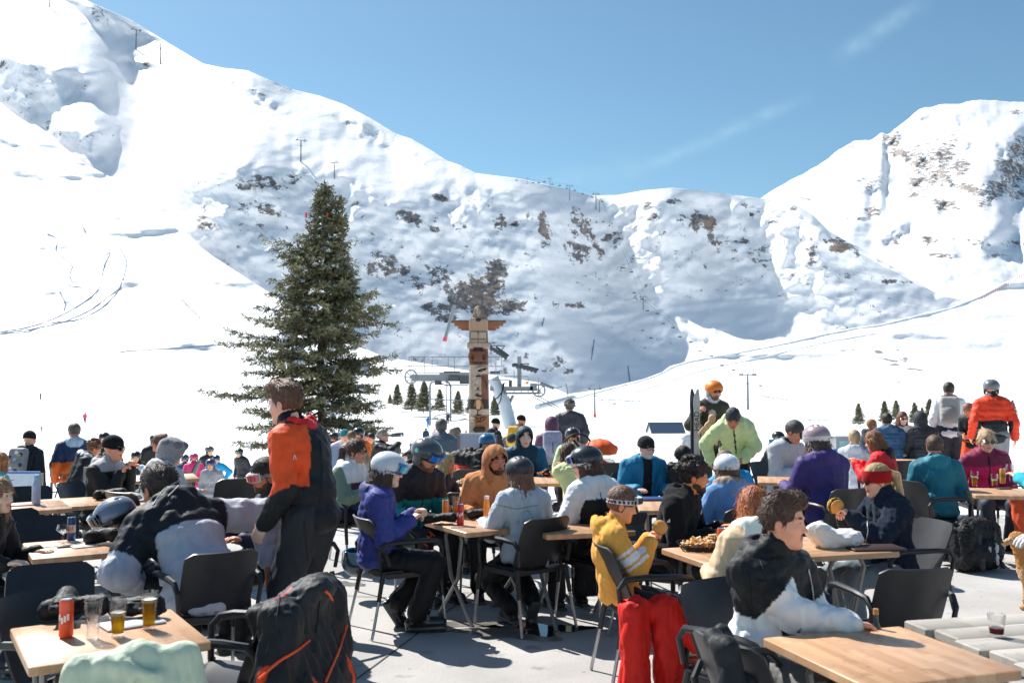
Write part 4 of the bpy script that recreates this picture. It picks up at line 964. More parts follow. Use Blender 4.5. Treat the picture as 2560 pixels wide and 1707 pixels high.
def shell(fn, nu, nv, th, mb=None):
    mb = mb or MB(); vs = []; P = [[Vector(fn(i/nu, j/nv)) for j in range(nv+1)] for i in range(nu+1)]
    for i in range(nu+1):
        for j in range(nv+1):
            du = P[min(i+1, nu)][j]-P[max(i-1, 0)][j]; dv = P[i][min(j+1, nv)]-P[i][max(j-1, 0)]; n = du.cross(dv).normalized(); vs += [P[i][j], P[i][j]+n*th]
    ix = lambda i, j, k: (i*(nv+1)+j)*2+k; fs = []
    for i in range(nu):
        for j in range(nv):
            fs.append((ix(i, j, 0), ix(i, j+1, 0), ix(i+1, j+1, 0), ix(i+1, j, 0))); fs.append((ix(i, j, 1), ix(i+1, j, 1), ix(i+1, j+1, 1), ix(i, j+1, 1)))
    for i in range(nu):
        fs.append((ix(i, 0, 0), ix(i+1, 0, 0), ix(i+1, 0, 1), ix(i, 0, 1))); fs.append((ix(i, nv, 0), ix(i, nv, 1), ix(i+1, nv, 1), ix(i+1, nv, 0)))
    for j in range(nv):
        fs.append((ix(0, j, 0), ix(0, j, 1), ix(0, j+1, 1), ix(0, j+1, 0))); fs.append((ix(nu, j, 0), ix(nu, j+1, 0), ix(nu, j+1, 1), ix(nu, j, 1)))
    return mb.add(vs, fs)
def make_chair():
    t = thing('terrace_chair', '', 'chair', group='black terrace chairs')
    def back(u, v_):
        z = .47+.375*v_; hw = .222*(1-.10*max(0, .25-v_)*2); cr = .045
        d = (1-v_)*.375; d2 = v_*.375
        if d < cr: hw -= cr-math.sqrt(max(0, cr*cr-(cr-d)**2))
        if d2 < cr: hw -= (cr-math.sqrt(max(0, cr*cr-(cr-d2)**2)))*.8
        x = (u*2-1)*hw; return (x, -.185-.16*v_-.05*(1-(x/.222)**2)*1.0+.03, z)
    def seat_(u, v_):
        y = -.22+.44*v_; x = (u*2-1)*(.205+.02*v_); return (x, y, .455-.022*(1-(x/.22)**2)-.02*max(0, (v_-.85)/.15)**2)
    shell(lambda u, v_: back(1-u, v_), 12, 14, .012).build('backrest', BLK, t); shell(lambda u, v_: seat_(u, v_), 10, 10, .014).build('seat', BLK, t)
    fr = MB(); fr.box((0, .19, .435), (.21, .015, .018)); fr.box((0, -.19, .435), (.21, .015, .018))
    for q in (1, -1): fr.box((q*.222, 0, .435), (.014, .2, .018))
    fr.build('seat_frame', BLK, t)
    for q in (1, -1):
        a = MB(); a.tube([(q*.235, -.26, .50), (q*.25, -.275, .62), (q*.255, -.235, .672), (q*.262, -.12, .682), (q*.262, .1, .68), (q*.258, .17, .668), (q*.25, .215, .62), (q*.24, .21, .46)], [.014, .016, .018, .020, .020, .019, .017, .016], 8); a.build('armrest', BLK, t)
        for (x0, y0, x1, y1) in ((.24, .205, .262, .25), (.232, -.235, .262, -.33)):
            l = MB(); f_ = .42; m_ = (q*(x0+(x1-x0)*f_), y0+(y1-y0)*f_, .46*(1-f_)); l.tube([(q*x0, y0, .47), m_], [.019, .0165], 8); lo = l.build('leg', BLK, t)
            l = MB(); l.tube([m_, (q*x1, y1, .006)], .0115, 8); l.build('leg_tube', ALU, lo)
    return t
CH0 = [None]
def chair(x, y, Z, yaw, label, g=0.0, sc=None, at_back=True):
    """x,y is where the middle of the top of the backrest shows; Z its distance; yaw = way the sitter faces"""
    p = at(x, y, Z); a = math.radians(yaw); f = Vector((math.sin(a), -math.cos(a), 0)); sc = sc or (p.z-g)/.845
    loc = Vector((p.x, p.y, g))+f*.36*sc; rz = math.atan2(f.y, f.x)-PI/2
    if not .85 < sc < 1.15: print('chair scale', round(sc, 2), label)
    if CH0[0] is None:
        t = make_chair(); CH0[0] = t; t.location = loc; t.rotation_euler = (0, 0, rz); t['label'] = label; t.scale = (sc,)*3; return t
    return copy_thing(CH0[0], loc, rz, label, sc)
def make_table():
    t = thing('wooden_table', '', 'table', group='square wooden bistro tables')
    m_ = MB(); m_.box((0, 0, .718), (.35, .35, .020), bev=.005); m_.build('table_top', WOOD, t)
    for q in (1, -1):
        for r in (1, -1):
            l = MB(); l.tube([(q*.10, r*.27, .692), (q*.13, r*.27, .64), (q*.06, r*.26, .35), (-q*.27, r*.25, .02)], .0155, 8); l.box((-q*.28, r*.25, .012), (.022, .02, .012)); l.build('leg', STL, t)
        m2 = MB(); m2.tube([(q*.10, -.27, .69), (q*.10, .27, .69)], .014, 8); m2.build('crossbar', STL, t)
    return t
TB0 = [None]
def table(A_, B_, D_, label, hz=.738, size=None):
    """three top corners by where they show: A_ shared corner"""
    a, b_, d = on(*A_, hz), on(*B_, hz), on(*D_, hz); c = (b_+d)/2; e = (b_-a); rz = math.atan2(e.y, e.x)
    u = e.normalized(); w_ = Vector((-u.y, u.x, 0));
    if w_.dot(d-a) < 0: w_ = -w_
    c = a+(u+w_)*.35; c.z = 0
    if TB0[0] is None: t = make_table(); TB0[0] = t; t.location = c; t.rotation_euler = (0, 0, rz); t['label'] = label
    else: t = copy_thing(TB0[0], c, rz, label)
    return t
TT = .739
def can(x, y, col1, col2, label, h=.165, r=.0285, z=TT, band=None):
    p = on(x, y, z); t = thing('drinks_can', label, 'can', p); MC = vcm('can_print')
    m_ = MB(); m_.color(col1); n = 24; zs = [0, .006, .012, h*.3, h*.34, h*.62, h*.66, h-.016, h-.01]; rs = [r*.82, r*.86, r, r, r, r, r, r, r*.92]
    m_.lathe([(rs[0], 0), (r, .01), (r, h*.36)], n=n); m_.color(col2); m_.lathe([(r, h*.36), (r, h*.68)], n=n); m_.color(col1); m_.lathe([(r, h*.68), (r, h-.014), (r*.9, h-.004)], n=n)
    if band:
        m_.color(band)
        for k in range(5):
            a = -2.6+k*.42; m_.add([(math.cos(a+d*.16)*(r+.0006), math.sin(a+d*.16)*(r+.0006), h*(.5+.08*e+.05*math.sin(k*2.1))) for d, e in ((-1, -1), (1, -1), (1, 1), (-1, 1))], [(0, 1, 2, 3)])
    m_.build('can_body', MC, t, col=True); m2 = MB(); m2.lathe([(r*.9, h-.004), (r*.88, h), (r*.82, h-.003), (0, h-.003)], n=n); m2.build('lid', CHR, t); return t
def vcm(name, rough=.3):
    if name in MATS: return MATS[name]
    return vcmat(name, rough, 0, 10, .001, (1, 1, 1), .04, coat=.3)
def glass(x, y, label, fill=.6, h=.165, r0=.026, r1=.038, z=TT, beer=BEER, foam=True, stem=False, name='beer_glass', cat='glass'):
    p = on(x, y, z); t = thing(name, label, cat, p, group=None)
    m_ = MB()
    if stem:
        m_.lathe([(.0, .0), (.033, .0), (.033, .003), (.006, .008), (.005, h*.42), (.012, h*.46), (r1, h*.66), (r1*1.0, h*.8), (r1*.86, h), (r1*.84, h), (r1*.97, h*.8), (r1*.95, h*.66), (.01, h*.475), (0, h*.475)], n=20)
    else: m_.lathe([(0, 0), (r0, 0), (r0*1.02, h*.3), (r1*.97, h*.75), (r1, h), (r1*.95, h), (r1*.92, h*.75), (r0*.93, h*.3), (r0*.9, .016), (0, .016)], n=20)
    m_.build('glass_body', GLS, t)
    if fill:
        m2 = MB(); zf = h*fill; f = lambda q: r0*.9+(r1*.93-r0*.9)*(q/h)
        if stem: m2.lathe([(.008, h*.48), (r1*.9, h*.66), (r1*.93, h*.74), (0, h*.74)], n=18)
        else: m2.lathe([(0, .018), (f(.02)*.98, .018), (f(zf)*.985, zf), (0, zf)], n=18)
        m2.build('drink', beer, t)
        if foam and not stem: m3 = MB(); m3.lathe([(0, zf+.001), (f(zf)*.985, zf+.001), (f(zf)*1.0, zf+.014), (0, zf+.014)], n=18); m3.build('foam', FOAM, t)
    return t
def bottle(x, y, label, c, h=.22, r=.032, z=TT, cap='eeeeee', name='bottle', neck=.5, body=None):
    p = on(x, y, z); t = thing(name, label, 'bottle', p); m_ = MB(); m_.lathe([(0, 0), (r*.95, 0), (r, .006), (r, h*.62), (r*.93, h*.7), (r*neck, h*.84), (r*neck, h*.9)], n=20); m_.build('bottle_body', body or plain('bot'+c, c, .35, coat=.4), t)
    m2 = MB(); m2.lathe([(r*neck*1.05, h*.88), (r*neck*1.05, h), (0, h)], n=16); m2.build('cap', plain('cap'+cap, cap, .4), t); return t
def flat(name, label, cat, x, y, sx, sy, h, c, rz=0.2, z=TT, rough=.5, mat=None):
    p = on(x, y, z); m_ = MB(); m_.box((0, 0, h/2), (sx/2, sy/2, h/2), bev=min(h*.3, .004)); o = m_.build(name, mat or plain('flat'+c, c, rough), None, loc=p, rz=rz); return tag(o, label, cat)
def gloves_pile(x, y, label, c='17181b', n=2, z=TT, sc=1.0, seed=1, rz=0.3, cat='gloves', name='ski_gloves', warpa=.004):
    p = on(x, y, z); r = np.random.RandomState(seed); v = Vol()
    for i in range(n):
        a = rz+r.uniform(-.5, .5)+i*2.6; o = A(r.uniform(-.05, .05), r.uniform(-.03, .03), .035+.02*i); d = A(math.cos(a), math.sin(a), 0); w_ = A(-d[1], d[0], 0)
        v.ell(o, (.055, .05, .03), c=c, k=.02).cap(o-d*.04, o-d*.12, .04, .048, c=shade(c, 1.25), k=.02)
        for k in range(4): q = o+d*.045+w_*(k-1.5)*.026; v.cap(q, q+d*.05+A(0, 0, .01), .0145, c=c, k=.006).cap(q+d*.05+A(0, 0, .01), q+d*.08-A(0, 0, .012), .0135, c=c, k=.006)
        v.cap(o+w_*.045, o+w_*.085+d*.035, .016, .014, c=c, k=.01)
    V, Q, C = v.arrays(.006, lambda P: wob(P, 22, seed, True)*warpa, .005); V = V*sc; V[:, 2] -= V[:, 2].min()
    return tag(link(name, mesh_np(name, V, Q, CLOTH, C), None, p), label, cat)
def loose_helmet(x, y, Z, label, o, R, z=TT, sc=1.0):
    p = at(x, y, Z); root = None
    for nm, v_, m_, vx in helmet_parts(o):
        if isinstance(v_, MB):
            v_.v = [tuple(R@np.array(q)) for q in v_.v]; me = v_.mesh(nm, m_, 'auto', True)
        else: V, Q, C = v_.arrays(vx); me = mesh_np(nm, V@R.T, Q, m_, C)
        if root is None: root = link('ski_helmet', me, None, p); tag(root, label, 'helmet')
        else: link(nm, me, root)
    return root
# ---------------------------------------------------------------- the guests
def seat_for(r, yaw, label, back=.03, dx=0.0, sc=None):
    """a chair under a seated person"""
    a = math.radians(yaw); f = Vector((math.sin(a), -math.cos(a), 0)); o = r['root'].location; p = Vector((o.x, o.y, 0))-f*back+Vector((-f.y, f.x, 0))*dx; rz = math.atan2(f.y, f.x)-PI/2
    if CH0[0] is None: t = make_chair(); CH0[0] = t; t.location = p; t.rotation_euler = (0, 0, rz); t['label'] = label; return t
    return copy_thing(CH0[0], p, rz, label, sc)
P = person
def chair_at(X, Y_, yaw, label, sc=None):
    a = math.radians(yaw); f = Vector((math.sin(a), -math.cos(a), 0)); rz = math.atan2(f.y, f.x)-PI/2
    return copy_thing(CH0[0], Vector((X, Y_, 0)), rz, label, sc)
SK1, SK2, SK3 = 'e0a282', 'cc8560', 'eebda4'
# --- left side
P('man seen from behind in a black jacket and black beanie with a dotted grey backpack', 75, 1078, 14.3, 178, 'stand', g=-.5, hair=None, hat=('beanie', dict(c='26272b')), jk=dict(c='25272c', hood='down', hoodc='2c2e34', t=.035), pants='23252a',
  pack=dict(c='8f8f93', w=.14, h=.21, label='grey patterned backpack on the back of the man in the black beanie', paint=[((x, -.08, z), (.028, .03, .028), c) for x, z, c in ((-.09, .06, '3a3a3e'), (0, .02, 'd9d9dc'), (.08, .1, '2c2c30'), (-.04, -.1, 'e2e2e4'), (.09, -.06, '3c3c40'), (.0, .13, 'ececee'), (-.1, -.02, 'e8e8ea'), (.03, -.14, '36363a'))]+[((-.03, -.085, -.02), (.02, .03, .018), 'e8602a'), ((.05, -.085, .09), (.03, .03, .01), 'd8b030')]))
P('man with short hair standing in a navy jacket with an orange lower half', 186, 1058, 14.9, 205, 'stand', hyaw=215, g=-.55, hair=('crop', '5d5048'), skin='d98e74', jk=dict(c='2a3a5a', lo='ff6a28', hoodc='9fb0c0', paint=[('T', (0, 0, -.22), (.3, .3, .14), 'ff6a28')], t=.03, sl='2a3a5a'), pants='a3a9b4')
P('woman with curly brown hair in a black parka with a cream fur hood', 236, 1101, 14.2, 120, 'stand', lean=14, hp=25, g=-.6, hair=('curly', '6a4430'), skin=SK2, jk=dict(c='232427', fur='efe6da', long=1, t=.04, fo='232427'), pants='2a2a2e')
r = P('man in a black beanie and dark sunglasses holding a drink to his mouth', 285, 1090, 9.6, 80, hp=4, hair=None, hat=('beanie', dict(c='1e2022')), specs=('sun', '141414', '18120f'), skin='d9997c', jk=dict(c='212325', up='8e8f92', upz=.19, upall=0, high=1, hoodc='212325', t=.03), hands=((.10, .28, .40), (-.03, .31, .44)), curl=(.8, .8), build=1.1)
seat_for(r, 80, 'black chair under the man in the black beanie and sunglasses')
r = P('woman in a fluffy grey fur hat and pale grey jacket seen from behind', 430, 1098, 9.3, 150, lean=14, hyaw=130, hp=10, hair=None, hat=('fur', dict(c='b3b0b2', c2='8c8a90')), jk=dict(c='c6bfbb', hood='down', t=.03, hoodc='c2bbb8', collar='b8404c'))
seat_for(r, 150, 'black chair under the woman in the fluffy fur hat')
r = P('man with tousled brown hair in a pale blue jacket facing left', 398, 1086, 12.2, -75, hair=('bun', '7a5a48'), skin=SK2, jk=dict(c='a9c4de'), hands=((.15, .36, .25), (-.15, .36, .3)))
seat_for(r, -75, 'black chair under the man in the pale blue jacket')
r = P('person bent over the table in a light grey puffer jacket with a wide black hood', 402, 1163, 6.35, 228, lean=36, curve=14, hp=32, seat=.44, hair=('short', '3c302c'), skin=SK2, build=1.02,
      jk=dict(c='a6a7b0', up='1e2128', upz=.03, upall=0, hoodc='1c1f26', puff=.6, t=.04, wr=.010, paint=[('UL', (-.3, .75), .12, '1e2128')]), hands=((.40, .05, .10), (-.16, .33, .02)), elbow=((1.2, -.5, .1), (-.6, -.3, -.5)), vox=.012, pants='1a1b1e')
seat_for(r, 215, 'black chair under the person in the grey puffer jacket', .0)
r = P('man with red mirrored ski goggles over his eyes in a navy jacket', 662, 1146, 6.95, -48, hyaw=-55, hp=12, hair=('short', '2e2422'), skin='c27a5c', face=dict(beard='5a3c30'), specs=('goggles', 'b8b2ae', '8f8a86', 'b42c34'), jk=dict(c='1d3148', hoodc='182638', hood=None, high=1), vox=.012)
seat_for(r, -48, 'black chair under the man wearing red goggles')
r = P('standing young man with swept brown hair in a black and orange ski jacket', 714, 958, 6.3, 248, 'stand', lean=7, curve=17, hyaw=252, hp=6, hair=('quiff', '6b4a38'), ho=dict(ht=.014), skin='e5b49c', vox=.011,
      jk=dict(c='1c1e22', hoodc='c8201f', hs=.78, collar='17181b', high=1, t=.028, long=.4, wr=.009, paint=[('T', (-.20, .10, .08), (.13, .115, .20), 'ff4a1c'), ('UL', (-.3, .97), .112, 'ff4a1c')]), pants='2b2c30', pk=dict(t=.03), hands=((.17, .26, -.01), (-.225, .17, -.06)), palms=((-1, 0, 0), (1, 0, 0)), elbow=((.2, -.3, -1), (-.2, -.5, -.6)), shoes='1b1b1d', ski=True)
r = P('young woman with long light brown hair in a black jacket', -4, 1194, 6.2, 85, hair=('long', '9a7458'), ho=dict(hl=.34), skin=SK3, face=dict(fem=1), jk=dict(c='17181a', hood=None), hands=((.2, .34, .2), (-.15, .36, .22)))
seat_for(r, 85, 'black chair under the young woman with long light brown hair')
r = P('woman with copper hair in a turquoise jacket seen from behind', 2, 1131, 9.8, 150, hair=('bob', 'b87a4a'), skin=SK3, jk=dict(c='5cb6bb', t=.03))
# --- centre
r = P('woman with brown hair and sunglasses in a green, white and burgundy jacket', 892, 1099, 9.7, 66, hyaw=72, hair=('pony', '4e342c'), skin='d8967a', face=dict(fem=1), specs=('sun', '3a2a20', '1c1614'),
      jk=dict(c='4a2b38', up='d9e2e4', upz=.09, upall=0, lo='21446b', sl='6f8070', hoodc='dfe6e8', t=.035, long=.7, paint=[('T', (0, 0, -.27), (.4, .4, .12), '21446b')]), hands=((.13, .36, .24), (-.12, .38, .26)))
seat_for(r, 66, 'black chair under the woman in the green and white jacket')
r = P('woman in a white ski helmet with a blue goggle strap and an indigo jacket', 972, 1135, 7.25, 98, lean=-3, curve=10, hyaw=82, hp=10, hair=('long', '4a3830'), ho=dict(hl=.12), skin=SK3, face=dict(fem=1), hat=('helmet', dict(c='dfe0e4', c2='dfe0e4', ear='d9dade', gog=dict(strap='1d5488', lens='4fb8d8', frame='2a6fa4', tilt=-10, h=.02))),
      jk=dict(c='3a4184', hoodc='2f3570', collar='141519', high=1, t=.034, wr=.012), hands=((.10, .24, .28), (-.0, .27, .31)), curl=(.9, .9), ski=True, pants='141518', feet=((.12, .30, .03), (-.1, .16, .07)), vox=.011)
chair_at(-.83, 7.32, 118, 'black chair under the woman in the white helmet')
r = P('bearded man in a dark helmet with blue mirrored goggles and a teal and black jacket', 1066, 1101, 8.3, 42, lean=14, hyaw=58, hp=20, hair=None, skin='c98a70', face=dict(beard='6a4a3c'), hat=('helmet', dict(c='4a5054', ear='53585a', gog=dict(strap='22242a', lens='1f7fe0', frame='1a2a50', tilt=-14), paint=[((.1, -.03, .05), (.03, .02, .02), '7fe0d0')])),
      jk=dict(c='1c7f7c', up='26262b', upz=.05, hoodc='2b2b30', zip='1c1c20', t=.036, sl='1c7f7c'), hands=((.18, .36, .18), (-.16, .36, .2)), ski=True, build=1.08)
seat_for(r, 42, 'black chair under the man with blue mirrored goggles')
r = P('blond woman in a dark maroon ski jacket behind the man in the teal jacket', 1117, 1133, 9.6, 60, hair=('long', 'b8a070'), skin=SK2, jk=dict(c='3c2032', up='3c2032', paint=[('T', (0, 0, -.1), (.3, .3, .03), 'c8407c')], hood='down'))
r = P('bearded man in a caramel brown hoodie with the hood up', 1240, 1118, 8.45, 8, lean=10, side=-4, hyaw=28, hp=6, hair=('short', '2c1e18'), skin='bd7358', face=dict(beard='38221a'), hat=('hood', dict(c='c4855a', lining='5a3424')), jk=dict(c='c08256', hood=None, mat=FLEECE, t=.026, wr=.016), hands=((.20, .34, .2), (-.1, .38, .2)), build=1.05)
seat_for(r, 8, 'black chair under the man in the brown hoodie')
r = P('woman in a matt black helmet and grey jacket with long brown hair seen from behind', 1298, 1146, 7.5, 208, lean=-3, curve=10, hyaw=205, hp=6, hair=('long', '75523f'), ho=dict(hl=.38), skin=SK1, hat=('helmet', dict(c='2f353b', matte=1, ear='24282c', gog=dict(strap='23272b', lens='c8c8d0', frame='b8b8bc'))),
      jk=dict(c='a4acb3', hood=None, high=1, collar='ff5f35', t=.032, long=.4, wr=.012), hands=((.2, .32, .22), (-.22, .30, .22)), pants='16171a', feet=((.1, .02, .07), (-.12, .0, .03)), knees=((.2, 1, .1), (-.2, 1, .1)), vox=.011)
chair_at(.075, 7.40, 218, 'black chair under the woman in the matt black helmet')
r = P('woman in a black and white jacket with white goggles strapped on her helmet', 1464, 1120, 7.75, 214, lean=4, hyaw=262, hp=8, hair=('long', '5a3c2e'), ho=dict(hl=.34), skin='e0a58c', face=dict(fem=1), hat=('helmet', dict(c='2b2f34', ear='b9bcc0', gog=dict(strap='d6d8de', lens='3458b8', frame='e6e6ea', h=.026, tilt=-6, logo=[(1, '1c1e22', PI, .32, .013), (1, '1c1e22', 0, .32, .013)]))),
      jk=dict(c='16171a', up='d2d4da', upz=.09, fo='2b3038', sl='d2d4da', hoodc='cfd1d8', t=.034, long=.6, paint=[('FL', (.2, .35), .2, 'dfe3ea'), ('FL', (.6, .72), .2, 'c8ccd4')]), hands=((.18, .36, .22), (-.2, .34, .2)), pants='15161a', vox=.011)
seat_for(r, 214, 'black chair under the woman with white goggles on her helmet')
r = P('boy in a yellow hoodie with white stripes eating, white goggles on his brown hair', 1556, 1219, 6.05, 92, lean=-18, curve=22, hyaw=84, hp=18, hair=('short', '6f4d3c'), ho=dict(ht=.016), skin='d9946e', face=dict(kid=1), hat=('gogband', dict(strap='d4d6da', lens='1e222a', frame='e4e4e8', tilt=14, marks=[(a, 9) for a in range(-30, 215, 16)], mc='17181b')),
      jk=dict(c='d99a48', hoodc='d99a48', mat=FLEECE, t=.028, name='hoodie', paint=[('UR', (.42, .5), .108, 'e6e4e8'), ('UR', (.56, .74), .108, 'e6e4e8'), ('UR', (.80, .87), .108, 'e6e4e8')]), hands=((.08, .20, .37), (-.02, .21, .38)), curl=(.9, .9), elbow=((.5, -.1, -1), (-.5, -.1, -1)), pants='1d2a33', shoes='4a4a50', vox=.011)
BOY = r; chair_at(.87, 6.03, 98, 'black chair under the boy in the yellow hoodie')
r = P('man with dark curly hair and a goatee in a black fleece jacket', 1736, 1150, 7.05, 62, lean=14, hyaw=80, hp=6, hair=('curly', '2b2220'), skin='d2885c', face=dict(beard='3a241a'), jk=dict(c='1b1c1f', hoodc='232427', mat=FLEECE, t=.036, paint=[('TE', (-.14, .09, .14), (.03, .06, .02), 'c9ccd0')]), hands=((.10, .36, .22), (-.12, .38, .24)), build=1.08)
seat_for(r, 62, 'black chair under the man with curly hair')
r = P('older man with a white beard and glasses in a black beanie and petrol blue jacket', 1616, 1092, 10.3, 16, hyaw=30, hair=None, skin='dfae9a', face=dict(beard='c9c2bc'), hat=('beanie', dict(c='2d2d30', emb='7a2a28')), specs=('glasses', '3a3432', None), jk=dict(c='1d6f92', hoodc='1c7f9a', open='121316', t=.045), hands=((.2, .36, .2), (-.16, .38, .2)), build=1.12)
seat_for(r, 16, 'black chair under the older man with the white beard')
r = P('dark-haired boy in a black padded jacket', 1710, 1116, 10.2, 70, hair=('short', '1d1a19'), skin='d89a7c', face=dict(kid=1), jk=dict(c='1f2024', puff=1))
r = P('child in a white ski helmet and denim blue jacket seen from behind', 1816, 1139, 8.1, 196, hyaw=190, hair=('long', '6a4c38'), ho=dict(hl=.14), hat=('helmet', dict(c='dde0e8', ear='23262b')), jk=dict(c='6489b8', fur='8a7868', t=.03), hands=((.18, .34, .22), (-.2, .34, .22)))
seat_for(r, 190, 'black chair under the child in the white helmet')
r = P('man with cropped hair in a bright blue jacket bending forward', 1812, 1126, 9.3, 172, lean=16, side=-12, hair=('crop', '7a6256'), skin='d99a80', jk=dict(c='1c7db0', hood=None, t=.03))
r = P('woman with auburn hair in a beige parka with a cream fur collar', 1884, 1220, 5.7, 188, lean=12, hyaw=165, hp=8, hair=('long', 'a8603c'), ho=dict(hl=.10, ht=.016), skin=SK3, jk=dict(c='c4a988', hoodc='e8dccb', fur='ecdfcc', t=.04), hands=((.1, .36, .22), (-.24, .32, .2)), vox=.012)
seat_for(r, 188, 'black chair under the woman in the beige parka')
r = P('man with brown hair and a moustache in a black and white puffer jacket', 1958, 1239, 4.5, 36, lean=4, curve=6, hyaw=62, hp=4, hair=('quiff', '4f382c'), ho=dict(ht=.013), skin='e0a184', face=dict(stache='5a3a2c', brow='5a3a2a'), hv=.0036,
      jk=dict(c='191b1e', sl='191b1e', fo='dcdeea', lo='dcdeea', hoodc='1c1d20', collar='17181b', puff=.7, t=.036, wr=.010, high=1, long=.5, paint=[('UR', (.60, 1.15), .115, 'dcdeea'), ('UL', (.60, 1.15), .115, 'dcdeea'), ('T', (.2, 0, -.24), (.15, .3, .20), 'dcdeea'), ('T', (-.2, 0, -.24), (.15, .3, .20), 'dcdeea')]), hands=((-.14, .38, .21), (-.22, .30, .17)), curl=(.62, .6), palms=((-.2, .6, -.6), None), elbow=((.6, -.1, -.8), (-.5, -.4, -.8)), pants='6c6a67', build=1.05, vox=.0095)
HERO = r; seat_for(r, 40, 'black chair under the man with the moustache')
r = P('woman with a red headband, blond ponytail and sunglasses biting a burger', 2190, 1160, 6.9, -78, lean=3, hyaw=-84, hp=12, hair=('pony', 'a88a60'), ho=dict(ponyc='d8b888'), skin='e2a98e', face=dict(fem=1), hat=('band', dict(c='a61d20')), specs=('sun', '17181a', '3a2214'), jk=dict(c='202a3a', hood=None, high=1, mat=FLEECE, t=.036, wr=.016), hands=((.06, .37, .36), (-.04, .37, .38)), curl=(.9, .9), elbow=((.6, -.2, -1), (-.6, -.2, -1)), pants='6f7c84', vox=.011)
EATER = r; seat_for(r, -78, 'black chair under the woman with the red headband')
# --- behind the tables
P('child in a red jacket in front of the pale blue windbreak panel', 1172, 1122, 12.0, 150, hair=None, hat=('beanie', dict(c='2f6f88')), jk=dict(c='e0462e', t=.03))
r = P('man with grey hair in a silver grey ski jacket looking down', 1986, 1052, 11.8, 30, hyaw=45, hp=24, hair=('crop', '4e4a48'), skin='c98c74', jk=dict(c='aab0b5', hoodc='20242a', collar='20242a', t=.035), hands=((.1, .34, .2), (-.14, .36, .2)))
seat_for(r, 30, 'black chair under the man in the silver grey jacket')
r = P('person in a mauve and white helmet and purple jacket seen from behind', 2040, 1066, 9.6, 196, lean=8, hair=('long', '5a463e'), ho=dict(hl=.1), hat=('helmet', dict(c='a58c94', c2='e2dcdc', ear='d8d2d2', gog=dict(strap='cfc6c8', frame='e0dada', lens='8a7a84', h=.012))), jk=dict(c='41316b', t=.036, long=.6), build=1.0)
seat_for(r, 200, 'black chair under the person in the purple jacket')
r = P('woman with chestnut hair in a red jacket with a black hood lining', 2184, 1078, 11.4, 228, hyaw=240, hp=18, hair=('bob', '8f5f42'), skin=SK1, jk=dict(c='cf2328', hoodc='1c1c1f', t=.03), hands=((.1, .36, .34), (-.06, .38, .36)), curl=(.8, .8))
seat_for(r, 228, 'black chair under the woman in the red jacket')
r = P('boy in a dark teal jacket seen from behind', 2336, 1088, 10.1, 166, hair=('crop', '5c4638'), skin='d08a70', jk=dict(c='1d6474', hoodc='23707f', t=.035), hands=((.2, .32, .12), (-.18, .34, .16)), build=1.05, pants='1b1e24')
seat_for(r, 105, 'black chair under the boy in the teal jacket')
r = P('blond woman in sunglasses and a magenta jacket facing the camera', 2466, 1075, 10.9, -6, side=3, hp=8, hair=('bun', 'c0a080'), skin='e0a68e', face=dict(fem=1), specs=('sun', '2a1c18', '2a1a14'), jk=dict(c='c21f5c', sl='a8264f', up='7d2140', upz=.12, hoodc='6e1d3a', zip='1c1c20', t=.034), hands=((.28, .22, .08), (-.18, .3, .1)), pants='333d4a', build=1.08, ski=True)
seat_for(r, -6, 'black chair under the woman in the magenta jacket')
P('woman with curly grey hair in a turquoise fleece', 2606, 1053, 10.4, -150, lean=20, hair=('curly', '8c7d70'), skin=SK1, jk=dict(c='39a3b4', mat=FLEECE, hood=None, lo='e8603c'), pants='e8603c')
r = P('person in a bright red puffer jacket and grey glove', 2790, 1090, 6.3, -60, hair=('short', '4a3a30'), jk=dict(c='d8272b', puff=1, t=.055), gloves='c9c6c2', hands=((.30, .38, .20), (-.1, .4, .15)), vox=.012)
seat_for(r, -70, 'black chair under the person in the red puffer jacket')
P('man in an orange helmet over a grey hood holding skis upright', 1785, 954, 14.0, 8, 'stand', hyaw=18, hp=6, hair=None, skin='c78e74', face=dict(beard='6a5044'), hat=('helmet', dict(c='f08024', ear='b9bec6', matte=1)), specs=('glasses', '1a1a1c', '2a2422'), jk=dict(c='47463c', hoodc='b9bfc8', collar='b9bfc8', high=1, mat=FLEECE, paint=[('TE', (.03, .12, .1), (.05, .06, .06), 'a8a89c')]), pants='26303a', hands=((.25, .26, .36), (.17, .24, .14)), curl=(.9, .9))
P('man in a pale green puffer jacket bending forward with the hood half up', 1832, 1020, 12.0, -8, 'stand', lean=34, curve=14, hp=46, side=7, hair=('short', '3a3a40'), skin='b9745e', jk=dict(c='b6c58f', puff=.7, t=.042, hood='down', hoodc='c2d09c', fur='bccb96', zip='17181b', paint=[('T', (.17, -.05, -.05), (.03, .12, .12), '17181b')]), hands=((.3, .12, -.12), (-.08, .30, -.06)), elbow=((.6, -.5, -.3), (-1.1, -.6, .2)), pants='1f2328', build=.98)
P('tall man in a white hooded jacket with a pale grey backpack', 2372, 956, 17.3, 158, 'stand', hyaw=150, hair=('crop', '37332f'), skin='c98a72', jk=dict(c='e2e5ee', hoodc='343a42', t=.03), pants='30343a', pk=dict(t=.04), hands=((.3, .24, -.02), (-.22, .1, -.05)), ski=True, shoes='c8c8c8', pack=dict(c='aeaaa4', c2='9c9892', w=.15, h=.22, label='pale grey backpack worn by the tall man in white'))
P('girl with a ponytail in a black top and orange ski trousers looking down', 2420, 1008, 16.2, -50, 'stand', hp=34, hair=('pony', '8a6a54'), skin=SK2, jk=dict(c='202327', hood=None, t=.02), pants='ff5c26', pk=dict(t=.03), hands=((.08, .26, .12), (-.1, .28, .12)))
